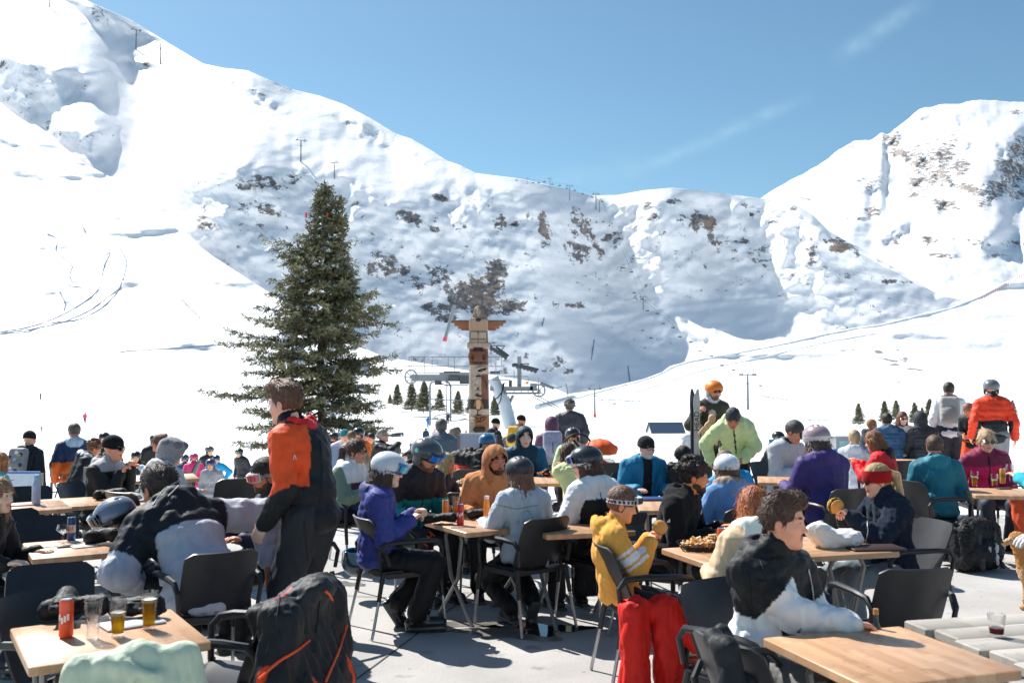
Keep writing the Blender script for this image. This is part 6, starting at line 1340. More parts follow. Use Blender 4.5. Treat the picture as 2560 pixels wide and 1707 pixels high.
drape(BC, 'ski_trousers', 'bright red ski trousers hanging from the boy chair', 'trousers', v2, a=.016, f=5, seed=12, vox=.010)
v = Vol(); v.box((0, 0, .62), (.2, .045, .26), rd=.045, c='141518', k=.04).box((0, 0, .26), (.17, .04, .18), rd=.04, c='16171b', k=.04).cap((-.19, 0, .84), (.19, 0, .84), .05, c='17181c', k=.04)
def bands(P_): return .010*(.6-np.abs(np.sin(P_[2]*PI/.055))**.5)+wob(P_, 6, 3, True)*.006
V, Q, C = v.arrays(.012, bands, .012); tag(link('hanging_coat', mesh_np('hanging_coat', V@Rz(20).T, Q, CLOTH, C), None, on(1483, 1512, 0)), 'long black quilted coat hanging behind the woman with white goggles', 'coat')
# things lying on the floor
def rucksack(x, y, label, c, Z0=0, w_=.19, h_=.24, lie=0, seed=1, c2=None):
    v = Vol(); v.box((0, 0, h_), (w_, .13, h_), rd=.09, c=c, k=.04).ell((0, -.13, h_*.75), (w_*.8, .07, h_*.55), c=c2 or shade(c, 1.3), k=.03).ell((0, .0, h_*1.9), (w_*.8, .11, .06), c=shade(c, 1.5), k=.03).cap((-.1, -.1, h_*1.8), (-.13, -.19, h_*.2), .016, c='3a3c40', k=.01).cap((.1, -.1, h_*1.8), (.13, -.19, h_*.2), .016, c='3a3c40', k=.01)
    v.cap((.04, -.205, h_*1.2), (.05, -.2, .08), .008, c='c8cacc', k=.004).cap((-.05, -.205, h_*1.0), (-.04, -.2, .2), .006, c='b8babc', k=.004)
    V, Q, C = v.arrays(.011, lambda P_: wob(P_, 6, seed, True)*.016+wob(P_, 15, seed+1, True)*.007, .022); V = V@(Rz(seed*25)@Ry(lie)).T; V[:, 2] -= V[:, 2].min(); return tag(link('rucksack', mesh_np('rucksack', V, Q, CLOTH, C), None, on(x, y, 0)), label, 'rucksack')
rucksack(2440, 1425, 'big black rucksack on the ground in front of the dog', '17181b', seed=1, w_=.26, h_=.23); rucksack(2405, 1385, 'grey and black bag leaning on the rucksack', '2e3033', seed=3, w_=.15, h_=.15, c2='5a5c60'); rucksack(330, 1500, 'dark rucksack under the table with the slate blue helmet', '1a1c20', seed=2, w_=.17, h_=.15)
rucksack(505, 1560, 'black bag under the chair of the bent-over person', '141518', seed=4, w_=.2, h_=.16)
t = thing('child_box', 'white and red lunch box on the ground by the red ski trousers', 'box', on(1704, 1665, 0), .3); m_ = MB(); m_.box((0, 0, .12), (.11, .09, .04), bev=.015); m_.build('lid', WHT, t); m_ = MB(); m_.box((0, 0, .045), (.115, .095, .038), bev=.012); m_.build('box_body', REDP, t); m_ = MB(); m_.box((-.03, -.092, .125), (.022, .004, .018)); m_.build('window_panel', DRK, t)
def ski_boots(x, y, label, rz, c='15171a', sole='e8402c'):
    v = Vol()
    for q in (1, -1):
        v.cap((q*.07, 0, .07), (q*.07, .17, .055), .055, .05, c=c, k=.02).cap((q*.07, 0, .07), (q*.07, .05, .33), .058, .066, c=c, k=.02).box((q*.07, .08, .018), (.05, .15, .018), rd=.01, c=sole, k=.006)
        for h_ in (.12, .2, .27): v.cap((q*.07-.05, .08+h_*.1, h_), (q*.07+.05, .085+h_*.1, h_), .011, c='d8dadc', k=.004)
    for q in (1, -1):
        pass
    V, Q, C = v.arrays(.01); return tag(link('ski_boots', mesh_np('ski_boots', V@Rz(rz).T, Q, HARD, C), None, on(x, y, 0)), label, 'boots')
ski_boots(2345, 1395, 'black ski boots with a red sole edge behind the rucksack', 60)
# skis in the hands of the man in the orange helmet
pz_ = at(1752, 1160, 13.75); t = thing('skis', 'pair of silver grey skis held upright by the man in the orange helmet', 'skis', (pz_.x, pz_.y, 0), .15)
for q, c in ((0, 'a9adb0'), (1, '2c3440')):
    m_ = MB(); pts = [(-.045-.035*q, .02+.05*q-(max(0, z-1.55)**2)*1.2*(1 if q == 0 else -1), z) for z in np.linspace(0.02, 1.76, 16)]
    w_ = [.045 if z < 1.5 else .05*max(.25, 1-((z-1.5)/.27)**3) for z in np.linspace(0.02, 1.76, 16)]; vs = []
    for (x, y, z), ww in zip(pts, w_): vs += [(x-ww, y, z), (x+ww, y, z), (x+ww, y+.012, z), (x-ww, y+.012, z)]
    m_.add(vs, [(i*4+k, i*4+(k+1) % 4, i*4+4+(k+1) % 4, i*4+4+k) for i in range(15) for k in range(4)]+[(3, 2, 1, 0), (60, 61, 62, 63)]); so_ = m_.build('ski', plain('ski'+c, c, .3, coat=.4), t)
    if q == 0:
        fc = bpy.data.curves.new('ski_lettering', 'FONT'); fc.body = 'HEAD'; fc.size = .105; fc.extrude = .002; fc.align_x = 'CENTER'; fc.align_y = 'CENTER'; fo = bpy.data.objects.new('ski_lettering', fc); COL.objects.link(fo)
        me = fo.to_mesh(); me2 = me.copy(); fo.to_mesh_clear(); bpy.data.objects.remove(fo); me2.materials.append(DRK); lo_ = link('lettering', me2, so_, (-.045, .013, 1.28)); lo_.rotation_euler = (PI/2, -PI/2, 0)
        lo_.location = (-.045, .0175, 1.3)
        m_ = MB(); m_.box((-.045, -.02, .62), (.03, .02, .14)); m_.build('binding', DRK, so_)
# leather gloves hanging at his waist
v = Vol()
for q in range(2):
    o = A(.02+.1*q, -.06*q, -.0); v.ell(o, (.05, .03, .06), c='d8b48c', k=.02).cap(o+A(0, 0, .06), o+A(-.02, 0, .1), .042, .045, c='c9a27a', k=.01)
    for k in range(4): v.cap(o+A((k-1.5)*.025, 0, -.05), o+A((k-1.5)*.042+.02, 0, -.13), .014, c='dcb88e', k=.006)
V, Q, C = v.arrays(.008); tag(link('leather_gloves', mesh_np('leather_gloves', V@Ry(35).T*1.2, Q, CLOTH, C), None, at(1768, 1062, 13.5)), 'tan leather gloves dangling in front of the man in the orange helmet', 'gloves')
# long bottle at the lips of the grey-haired man
t = thing('drink_bottle', 'long metal bottle the grey-haired man drinks from', 'bottle', at(985, 1087, 17.0)); m_ = MB(); MR = Matrix.Rotation(PI/2-.05, 3, 'Y'); m_.lathe([(.018, -.11), (.02, -.07), (.037, -.04), (.037, .16), (.03, .17), (0, .17)], n=14, M=MR); m_.build('bottle_body', plain('steel_bottle', '5a5c58', .35, .6), t); m_ = MB(); m_.lathe([(.038, .12), (.038, .15)], n=14, M=MR); m_.build('end_ring', CHR, t)
# stroller
p = at(1500, 1170, 13.0); p.z = 0; t = thing('stroller', 'orange and red pushchair with a black frame behind the petrol blue jacket', 'pushchair', p); 
v = Vol(); v.ell((.0, 0, .93), (.23, .24, .17), c='f2622a', k=.02).box((0, 0, .80), (.4, .4, .08), k=.02, op='s').cap((-.17, 0, .91), (.2, 0, .96), .05, c='f27a3a', k=.02); V, Q, C = v.arrays(.016, lambda P_: .006*np.abs(np.sin(P_[0]*28)), .006); link('sun_canopy', mesh_np('sun_canopy', V, Q, CLOTH, C), t)
v = Vol(); v.box((.05, 0, .66), (.20, .18, .13), R=Ry(25), rd=.08, c='dc2c1c', k=.04).box((.2, 0, .46), (.16, .17, .06), R=Ry(15), rd=.04, c='e03020', k=.04); V, Q, C = v.arrays(.016, lambda P_: wob(P_, 6, 3, True)*.012, .012); link('seat', mesh_np('seat', V, Q, CLOTH, C), t)
m_ = MB()
for q in (.19, -.19): m_.tube([(-.30, q, 1.0), (-.22, q, .8), (.12, q, .42), (.38, q, .12)], .014, 6); m_.tube([(.05, q, .55), (-.22, q, .14)], .013, 6)
m_.tube([(-.30, -.19, 1.0), (-.36, -.19, 1.08), (-.36, .19, 1.08), (-.30, .19, 1.0)], .016, 6); m_.tube([(-.3+.22*math.cos(a)*.9, 0, .96+.2*math.sin(a)) for a in np.linspace(.3, 3.4, 14)], .015, 6); m_.build('frame', BLK, t)
for x, r_ in ((.40, .11), (-.24, .14)):
    for q in (.22, -.22):
        m_ = MB(); m_.tube([(x+r_*math.cos(a), q, r_+.02+r_*math.sin(a)) for a in np.linspace(0, 2*PI, 21)], .02, 6, False); m_.tube([(x-r_, q, r_+.02), (x+r_, q, r_+.02)], .006, 4); m_.tube([(x, q, .02), (x, q, 2*r_+.02)], .006, 4); m_.build('wheel', DRK, t)
# windbreak boards
def board(x0, x1, y0, y1, Z, label, c, g=0, frame=None):
    a, b_ = at(x0, y0, Z), at(x1, y0, Z); bot = at(x0, y1, Z).z; t = thing('windbreak_panel', label, 'panel', ((a.x+b_.x)/2, Z, g)); w_ = (b_.x-a.x)/2
    m_ = MB(); m_.box((0, 0, (a.z+bot)/2-g), (w_, .012, (a.z-bot)/2)); m_.build('sheet', plain('panel'+c, c, .35, var=.05), t)
    for q in (1, -1): m_ = MB(); m_.box((q*(w_+.018), 0, (a.z-g)/2), (.018, .02, (a.z-g)/2)); m_.build('post', STL, t)
    if frame: m_ = MB(); m_.box((0, -.002, a.z-g+.012), (w_, .018, .014)); m_.build('top_rail', plain('rail'+frame, frame, .4), t)
board(1150, 1236, 1087, 1230, 12.4, 'pale blue windbreak panel in front of the totem pole', 'b9cfdd', frame='dfe6ea'); board(826, 872, 1114, 1230, 12.3, 'pale blue windbreak panel behind the green and white jacket', 'a9b9d6'); board(18, 100, 1183, 1228, 12.2, 'white windbreak panel with a blue rail behind the backpacker', 'dfe9f4', frame='5a80c8'); board(218, 240, 1167, 1225, 11.6, 'turquoise panel left of the man in the beanie', '7cc8d8')
for (x, y, w_, h_, c, Z, lb) in ((1937, 1108, 30, 20, '3f9ad0', 17, 'small blue sign next to the grey-haired man'), (2098, 1131, 30, 18, '1f74c8', 17, 'blue sign right of the purple jacket')):
    p = at(x, y, Z); gz = ground(x, Z); t = thing('sign', lb, 'sign', (p.x, p.y, gz)); m_ = MB(); m_.box((0, 0, p.z-gz), (w_*Z/4800, .015, h_*Z/4800)); m_.build('sign_board', plain('sign'+c, c, .4), t); m_ = MB(); m_.tube([(0, .03, 0), (0, .03, p.z-gz)], .02, 6); m_.build('post', STL, t)
# dog at the right edge: it stands facing left, head lifted to the hand
p = on(2560, 1528, 0); v = Vol(); gd, gl, gk = 'c98f52', 'e2b888', '9a6636'; x0 = p.x
def dg(x, y, z): return A(x, y, z)
v.ell(dg(.16, 0, .50), (.17, .125, .155), c=gd, k=.06).ell(dg(.44, 0, .50), (.20, .115, .13), c=gd, k=.06).ell(dg(.66, 0, .50), (.14, .11, .13), c=gd, k=.05).ell(dg(.08, 0, .44), (.09, .10, .14), c=gl, k=.05)
v.cap(dg(.08, 0, .56), dg(-.02, 0, .76), .105, .08, c=gd, k=.05).ell(dg(-.03, 0, .82), (.085, .072, .07), c=gd, k=.03).cap(dg(-.08, 0, .80), dg(-.19, 0, .765), .042, .028, c=gl, k=.03).ell(dg(-.215, 0, .775), (.014, .016, .013), c='1a1513', k=.005)
for q in (1, -1):
    v.ell(dg(.0, q*.072, .80), (.03, .016, .055), R=Ry(-12), c=gk, k=.012).ell(dg(-.085, q*.036, .835), (.008, .008, .008), c='15100d', k=.002)
    v.cap(dg(.10, q*.075, .46), dg(.12, q*.075, .26), .06, .036, c=gd, k=.04).cap(dg(.12, q*.075, .26), dg(.10, q*.075, .05), .032, .027, c=gl, k=.02).ell(dg(.08, q*.075, .028), (.05, .034, .027), c=gl, k=.015)
    v.cap(dg(.68, q*.075, .48), dg(.62, q*.08, .30), .085, .05, c=gd, k=.05).cap(dg(.62, q*.08, .30), dg(.76, q*.08, .17), .042, .028, c=gd, k=.02).cap(dg(.76, q*.08, .17), dg(.735, q*.08, .05), .026, .024, c=gl, k=.02).ell(dg(.71, q*.08, .027), (.05, .034, .026), c=gl, k=.015)
for k in range(6): a = k/5; v.cap(dg(.78+.05*k, 0, .56+.05*math.sin(a*3)), dg(.83+.05*k, 0, .56+.05*math.sin((a+.2)*3)), .035+.03*math.sin(a*3), c=gd if k % 2 else gl, k=.03)
V, Q, C = v.arrays(.010, lambda P_: wob((P_[0], P_[1], P_[2]*.5), 24, 5, True)*.010+wob(P_, 8, 6)*.005, .014); DOG = tag(link('dog', mesh_np('dog', V@Rz(8).T*.72, Q, FURM, C), None, (p.x-.02, p.y, 0)), 'golden long-haired dog in a harness at the right edge', 'dog')
m_ = MB()
for (cx, rx_, rz_) in ((.22, .135, .168),): m_.tube([(cx+.02*math.cos(a), rx_*math.sin(a), .50+rz_*math.cos(a)) for a in np.linspace(0, 2*PI, 25)], .016, 6, False)
m_.tube([(.22, -.12, .56), (.02, -.10, .5), (-.0, 0, .44), (.02, .10, .5), (.22, .12, .56)], .016, 6); m_.tube([(.09, .112*math.sin(-1.6), .6), (.03, -.09, .66), (.03, .09, .66)], .012, 6); h_ = m_.build('harness', plain('harness_web', '2a2422', .8), DOG); h_.rotation_euler = (0, 0, math.radians(8)); h_.scale = (.72,)*3

# melt-water on the concrete
wm = plain('melt_water', '20262e', .04, var=.05); pc = on(1372, 1572, 0); r = np.random.RandomState(3)
m_ = MB(); n = 40; m_.add([(pc.x+(.20+.07*math.sin(3*a+1)+.04*math.sin(7*a))*math.cos(a)*1.25, pc.y+(.20+.07*math.sin(3*a+1)+.04*math.sin(7*a))*math.sin(a)*.8, .004) for a in np.linspace(0, 2*PI, n+1)[:-1]], [tuple(range(n))]); tag(m_.build('puddle', wm, smooth=False), kind='structure')
dm = plain('damp_concrete', '77736e', .35, var=.3, scale=9)
m_ = MB()
for (x, y, a_, b2) in ((1300, 1580, .42, .22), (1180, 1560, .3, .1), (820, 1460, .35, .12), (1560, 1500, .22, .1)):
    c = on(x, y, 0); m_.add([(c.x+(a_+.25*a_*math.sin(3*a+x)+.15*a_*math.sin(5*a))*math.cos(a), c.y+(b2+.3*b2*math.sin(4*a+x))*math.sin(a), .0025) for a in np.linspace(0, 2*PI, n+1)[:-1]], [tuple(range(n))])
tag(m_.build('damp_patches', dm, smooth=False), kind='structure')

r = np.random.RandomState(21); m_ = MB()
for k in range(620):
    if k % 3: x, y = r.uniform(2120, 2700), r.uniform(1188, 1345)
    else: x, y = r.uniform(-40, 420), r.uniform(1290, 1440)
    p = on(x, y, .0); q = r.uniform(.012, .05); n = 7; a0 = r.uniform(0, 6)
    vs = [(p.x+q*math.cos(a0+2*PI*i/n)*r.uniform(.7, 1.3), p.y+q*math.sin(a0+2*PI*i/n)*r.uniform(.7, 1.3), .001) for i in range(n)]+[(p.x+q*.5*math.cos(a0+2*PI*i/n), p.y+q*.5*math.sin(a0+2*PI*i/n), q*r.uniform(.2, .45)) for i in range(n)]
    m_.add(vs, [(i, (i+1) % n, n+(i+1) % n, n+i) for i in range(n)]+[tuple(range(n, 2*n))])
tag(m_.build('trodden_snow', SNOW, smooth=True), 'crumbs of trodden snow scattered over the concrete terrace', kind='stuff')
# ---------------------------------------------------------------- trees
BARK = plain('conifer_bark', '5b4a3e', .9, var=.35, scale=9, bmp=.8, bscale=18, bdist=.03); SNW = plain('fresh_snow', 'f1f4f8', .6, var=.02, bmp=.3, bscale=8, bdist=.03)
NEED = vcmat('conifer_needles', .6, 0, 8, .001, (1, 1, 1), .18, spec=.25)
def needle_tree(name, label, loc, Ht, env, z0, nwh, nbr, seed, dens=1.0, ql=.085, qw=.028, tops=((0, 0),), parts=1, snow=0, trunk_r=.16, tw=(.55, .3), group=None):
    r = np.random.RandomState(seed); t = thing(name, label, 'tree', loc, group=group); tr = MB(); br = MB(); Vn, Cn = [], []; snowpts = []
    for ti, (tx, dz) in enumerate(tops):
        zt = Ht+dz; zs = z0*1.5 if ti else 0
        if ti == 0: tr.tube([(tx*.2+.05*math.sin(i*.9), .04*math.cos(i), zt*i/9) for i in range(10)], [trunk_r*(1-i/9.4)**.8 for i in range(10)], 8)
        else: tr.tube([(.05, 0, Ht*.45), (tx*.6, .03, Ht*.62), (tx, 0, zt)], [trunk_r*.45, trunk_r*.3, .012], 6)
        for w_ in range(nwh):
            f = (w_+r.uniform(-.3, .3))/nwh; f = max(0, f); zw = z0+(zt-z0)*f**.92; gap = (zt-z0)/nwh
            if ti and zw < Ht*.62: continue
            n = nbr if f < .85 else max(4, nbr-2)
            for k in range(n):
                az = 2*PI*(k+r.uniform(-.35, .35))/n+w_*2.4; side = math.cos(az); z = max(z0*.9, zw+r.uniform(-.5, .5)*gap*1.2)
                R_ = env(z/Ht, side)*r.choice([r.uniform(.55, .85), r.uniform(.8, 1.1), r.uniform(.95, 1.14)])*(.9+.16*math.sin(z*2.6+side*1.7+math.sin(z*1.1))*parts)
                if ti: R_ = R_*.75
                if len(tops) > 1 and f > .72: R_ *= .72
                if R_ < .06: R_ = .06
                droop = (.10 if f > .6 else -.05 if f > .3 else -.16)*R_+r.uniform(-.14, .12)*R_; m = max(4, int(R_/.22)); pts = []
                for i in range(m+1):
                    q = i/m; pts.append(A(tx*(f if ti else 0)+math.cos(az)*R_*q, math.sin(az)*R_*q, z+droop*q+R_*(.10*q*q if f < .6 else .35*q*q)-.03*R_*math.sin(q*3)))
                br.tube([Vector(p.tolist()) for p in pts], [max(.006, trunk_r*.16*(1-i/(m+.5))*(R_/2.5+.3)) for i in range(m+1)], 4)
                # twigs
                nt_ = int((7+R_*11)*dens); du = A(math.cos(az), math.sin(az), 0); pe = A(-math.sin(az), math.cos(az), 0)
                for j in range(nt_):
                    q = (.18 if R_ > 1.2 else .05)+(1-(.18 if R_ > 1.2 else .05))*(j+r.uniform(0, 1))/nt_; q = min(q, 1); idx = min(int(q*m), m-1); p = pts[idx]+(pts[idx+1]-pts[idx])*(q*m-idx); s_ = 1 if j % 2 else -1
                    ln = (tw[0]*(1-q)+tw[1]*.45)*min(1, .35+R_*.4)*r.uniform(.6, 1.15)
                    d = nrm(du*r.uniform(.55, .95)+pe*s_*r.uniform(.55, .95)+A(0, 0, r.uniform(-.6, .32)))
                    nn = max(3, int(ln/ql*4.2*dens)); u = r.uniform(.0, 1, nn)[:, None]; dirs = d[None]*r.uniform(.5, 1, (nn, 1))+r.normal(size=(nn, 3))*.55; dirs /= np.linalg.norm(dirs, axis=1)[:, None]
                    b0 = p[None]+d[None]*ln*u+r.normal(size=(nn, 3))*.012; sdv = np.cross(dirs, r.normal(size=(nn, 3))); sdv /= np.linalg.norm(sdv, axis=1)[:, None]
                    l_ = ql*r.uniform(.7, 1.25, (nn, 1)); e = b0+dirs*l_; ww = sdv*qw*.5
                    Vn.append(np.stack([b0-ww*.5, b0+ww*.5, e+ww, e-ww], 1)); tint = r.uniform(.75, 1.3, (nn, 1))*(1+.5*(q > .82)*1.0); base = np.array([[.165, .158, .080]]) if r.rand() > .4 else np.array([[.11, .12, .07]])
                    if r.rand() < .07: base = np.array([[.17, .125, .075]])
                    if r.rand() < snow*.18: base = np.array([[.8, .82, .86]])
                    Cn.append(np.repeat(base*tint, 4, 0))
                if R_ > .8 and r.rand() < snow: q = r.uniform(.35, .85); idx = int(q*m); snowpts.append((pts[idx]+A(0, 0, .04), R_, az))
    tr.build('trunk', BARK, t); br.build('branches', BARK, t, smooth=False)
    V = np.concatenate(Vn).reshape(-1, 3); C = np.concatenate(Cn); Q = np.arange(len(V)).reshape(-1, 4); link('crown', mesh_np('crown', V, Q, NEED, C, smooth=False), t)
    if snowpts:
        for p, R_, az in snowpts[:90]:
            v = Vol(); sz = r.uniform(.08, .19); v.ell(p, (sz*1.3, sz*1.3, sz*.45), c=(.9, .9, .9), k=.05)
            for _ in range(3): v.ell(p+A(r.uniform(-.7, .7)*sz, r.uniform(-.7, .7)*sz, r.uniform(-.05, .04)), (sz*.8, sz*.8, sz*.4), c=(.9, .9, .9), k=.06)
            V, Q, C = v.arrays(.035, lambda P_: wob(P_, 3.4, 5)*.04, .05); link('snow_clump', mesh_np('snow_clump', V, Q, SNW, C), t)
    return t, len(Vn)
Zt = 34.0; base = at(803, 1255, Zt); HT_ = (1258-446)*Zt/FPX
EL = [(0, 3.9), (.19, 3.95), (.30, 3.5), (.47, 3.35), (.59, 2.95), (.67, 2.2), (.74, 1.6), (.80, 1.15), (.86, .85), (.92, .42), (1, .05)]; ER = [(0, 2.2), (.19, 2.45), (.30, 2.5), (.47, 2.45), (.60, 2.35), (.66, 1.5), (.74, 1.3), (.80, 1.0), (.86, .8), (.92, .45), (1, .05)]
def envT(h, side):
    l = np.interp(h, [a for a, b_ in EL], [b_ for a, b_ in EL]); r_ = np.interp(h, [a for a, b_ in ER], [b_ for a, b_ in ER]); w_ = .5+.5*side; return (l*(1-w_)+r_*w_)*(1-.12*(1-abs(side)))
T_, n_ = needle_tree('spruce_tree', 'tall snow-dusted double-topped conifer behind the standing young man', (base.x, base.y, ground(803, Zt)-.1), HT_, envT, 2.35, 29, 9, 3, dens=1.1, tops=((-.12, 0), (.42, -.55)), snow=.3, trunk_r=.2, ql=.11, qw=.036, tw=(.75, .42))
# two small red ribbons near the top
for dx in (-.55, .2):
    p = T_.location+Vector((dx, -.35, HT_*.885)); m_ = MB(); m_.box((0, 0, 0), (.03, .02, .09)); m_.tube([(0, 0, .09), (0, .1, .16)], .008, 4); tag(m_.build('red_ribbon', REDP, None, loc=p), 'red ribbon near the top of the tall conifer, %s' % ('on its left side' if dx < 0 else 'between its two tops'), 'ribbon')
envS = lambda h, side: np.interp(h, [0, .16, .25, 1], [1.3, 1.85, 1.75, .05])
SM, _ = needle_tree('young_spruce', 'young conifer nearest the tall tree, below the lift wheel', (0, 0, 0), 5.2, envS, .75, 17, 9, 11, dens=.75, ql=.22, qw=.08, trunk_r=.09, tw=(.5, .4), group='young conifers on the piste')
SM2, _ = needle_tree('young_spruce', 'x', (0, 0, 0), 5.2, envS, .75, 16, 9, 23, dens=.7, ql=.22, qw=.08, trunk_r=.09, tw=(.5, .4), group='young conifers on the piste')
ST = [(993, 960, 1016, 'young conifer nearest the tall tree, left of the lift wheel'), (1029, 954, 1028, 'young conifer just under the lift wheel'), (1060, 953, 1034, 'young conifer right of the lift wheel supports'), (1099, 972, 1030, 'young conifer between the portal legs of the lift'), (1145, 977, 1038, 'young conifer left of the totem pole'), (1176, 985, 1035, 'young conifer half hidden by the totem pole'), (1238, 985, 1042, 'young conifer right of the totem pole'), (1270, 990, 1038, 'young conifer behind the round lift column'), (975, 985, 1010, 'young conifer at the right skirt of the tall tree'),
      (2147, 1008, 1063, 'single young conifer behind the boy with glasses'), (2212, 1002, 1058, 'young conifer above the blue puffer jacket'), (2241, 1000, 1052, 'young conifer above the woman in sunglasses'), (2287, 1006, 1062, 'young conifer left of the charcoal hood'), (2306, 1018, 1056, 'small young conifer above the charcoal hood'), (2325, 997, 1060, 'young conifer left of the man in white'), (2532, 1000, 1040, 'sparse young conifer at the far right')]
for i, (x, y0, y1, lb) in enumerate(ST):
    Z = surf(x, y1) if x > 1400 else 150+(1040-y1)*1.2; b_ = at(x, y1, Z); h = (y1-y0)*Z/FPX; src = SM if i % 2 == 0 else SM2
    if i < 2: src.location = b_; src.scale = (h/5.2,)*3; src['label'] = lb
    else: c = copy_thing(src, b_, i*1.3, lb, h/5.2)
# ---------------------------------------------------------------- totem pole
Z = 30.0; S = FPX/Z; b_ = at(1196, 1250, Z); gz = ground(1196, Z); zz = lambda y: at(1196, y, Z).z-gz; TW = plain('x_unused', '000000') if False else None
TM = vcmat('carved_wood', .7, .6, 12, .02, (1, 1, .2), .18); TMB = thing('totem_pole', 'tall carved wooden totem pole with spread wings in front of the lift station', 'totem pole', (b_.x, b_.y, gz))
lg, br_, dk_, og = 'b9aea4', '7c4a30', '33241c', '9c6438'
v = Vol(); R0 = .33
v.cap((.03, 0, .2), (0, 0, zz(845)), .345, .29, c='ab9a8a', k=.05)
def pnl(y0, y1, c, x0=-.36, x1=.36, d=.0): v.box(((x0+x1)/2, -.2, (zz(y0)+zz(y1))/2), ((x1-x0)/2, .3, abs(zz(y0)-zz(y1))/2), rd=0, c=c, op='p')
def blob(x, y, rx, ry, c, dep=.05, out=.0): v.ell((x/S, -.33-out, zz(y)), (rx/S, dep, ry/S), c=c, k=.02)
def cut(x, y, rx, ry, rot=0): v.ell((x/S, -.34, zz(y)), (rx/S, .05, ry/S), R=Ry(rot), k=.015, op='s')
def ink(x0, y0, x1, y1, w_, c): v.cap((x0/S, -.33, zz(y0)), (x1/S, -.33, zz(y1)), w_*1.45/S, w_*1.45/S, c=c, op='p')
v.box((0, 0, zz(864)), (.35, .35, (zz(857)-zz(872))/2), rd=.04, c='b09c8a', k=.02)
pnl(872, 912, br_); pnl(912, 936, 'bba893'); pnl(936, 998, 'b5a391', -.4, .1); pnl(936, 998, br_, .1, .4); pnl(998, 1022, dk_); pnl(1022, 1036, 'c4b29c'); pnl(1036, 1088, og, -.1, .4)
# legs section of the bird
v.box((0, 0, zz(843)), (.28, .25, (zz(829)-zz(857))/2), rd=.04, c=br_, k=.03)
for q in (-1, 1): v.box((q*.13, -.20, zz(839)), (.105, .12, .11), rd=.02, c='b8a48e', k=.02).box((q*.13, -.23, zz(852)), (.12, .13, .045), rd=.02, c='a58c74', k=.02); 
# bird body, head and beak
v.box((0, 0, zz(813)), (.30, .26, (zz(797)-zz(831))/2), rd=.08, c='b5937a', k=.05).ell((0, -.03, zz(778)), (.155, .19, .17), c='7d6c60', k=.05).ell((0, -.05, zz(789)), (.20, .17, .12), c='85736a', k=.06).cap((0, -.2, zz(778)), (0, -.34, zz(796)), .065, .015, c='b09a84', k=.03)
v.ell((-.09, -.22, zz(776)), (.04, .05, .03), k=.01, op='s').ell((.09, -.22, zz(776)), (.04, .05, .03), k=.01, op='s').ell((0, -.3, zz(800)), (.1, .1, .08), c='4a3a30', op='p')
# owl-like face band
blob(-14, 892, 11, 17, 'd3b49a'); blob(14, 892, 11, 17, 'd3b49a'); blob(0, 890, 12, 19, 'c9a68a'); cut(-14, 892, 4, 9); cut(14, 892, 4, 9); ink(-20, 908, 20, 908, 3, dk_); ink(-8, 874, 8, 874, 4, dk_)
blob(8, 924, 17, 9, 'd9cabb'); cut(9, 925, 11, 3.4, -15); ink(0, 927, 18, 922, 2.2, dk_); ink(-22, 935, 24, 935, 1.6, dk_)
# crouching figure
blob(2, 952, 16, 12, 'd5c8ba', .07); blob(11, 964, 12, 15, 'd5c8ba', .07); blob(-8, 966, 7, 8, 'd9ccc0', .06, .02); blob(2, 978, 13, 5, 'd0c2b4', .06); ink(-17, 945, -14, 985, 2.6, dk_); ink(-14, 985, 6, 990, 2.4, dk_); ink(18, 940, 24, 990, 3, dk_); ink(-20, 996, 24, 966, 1.8, '4a342a'); ink(-4, 972, 6, 968, 1.8, dk_); ink(-6, 940, 14, 938, 2, dk_)
# zigzag
for a_, b2 in (((-24, 1000), (-14, 1020)), ((-14, 1020), (-3, 1000)), ((-3, 1000), (3, 1000)), ((3, 1000), (14, 1020)), ((14, 1020), (25, 1000))): ink(*a_, *b2, 3, og)
ink(-19, 1018, -19, 1006, 4, 'b8a898'); ink(0, 1018, 0, 1004, 4, 'e0b080'); ink(20, 1018, 20, 1006, 4, 'b8a898')
ink(-26, 1023, 26, 1023, 1.4, dk_); ink(-26, 1036, 26, 1036, 1.4, dk_); ink(-1, 1024, -1, 1035, 1.4, dk_); ink(-14, 1029, -9, 1029, 1.6, dk_); ink(9, 1029, 15, 1029, 1.6, dk_)
# fierce face
blob(-11, 1047, 9, 6, 'd8c0a4', .06); blob(14, 1047, 8, 6, 'd8c0a4', .06); cut(-11, 1048, 4, 2.4); cut(14, 1048, 4, 2.4); ink(-18, 1038, -4, 1046, 1.8, dk_); ink(22, 1038, 6, 1046, 1.8, dk_); blob(2, 1056, 8, 5, 'c89468', .08, .02); cut(-1, 1058, 2, 2); cut(5, 1058, 2, 2)
blob(3, 1072, 16, 8, 'd9c9b4', .06); ink(-9, 1072, 15, 1072, 4.6, dk_)
for k in range(6): ink(-8+k*4.4, 1069.6, -8+k*4.4, 1070.4, 1.5, 'e6dccc'); ink(-8+k*4.4, 1075, -8+k*4.4, 1075.6, 1.3, 'e6dccc')
ink(-14, 1062, -16, 1078, 2, dk_); ink(21, 1062, 20, 1078, 2, dk_); ink(-10, 1084, 14, 1086, 3, dk_)
V, Q, C = v.arrays(.022, lambda P_: wob((P_[0], P_[1], P_[2]*.3), 5, 3)*.004, .005); link('carved_trunk', mesh_np('carved_trunk', V, Q, TM, C*.72), TMB)
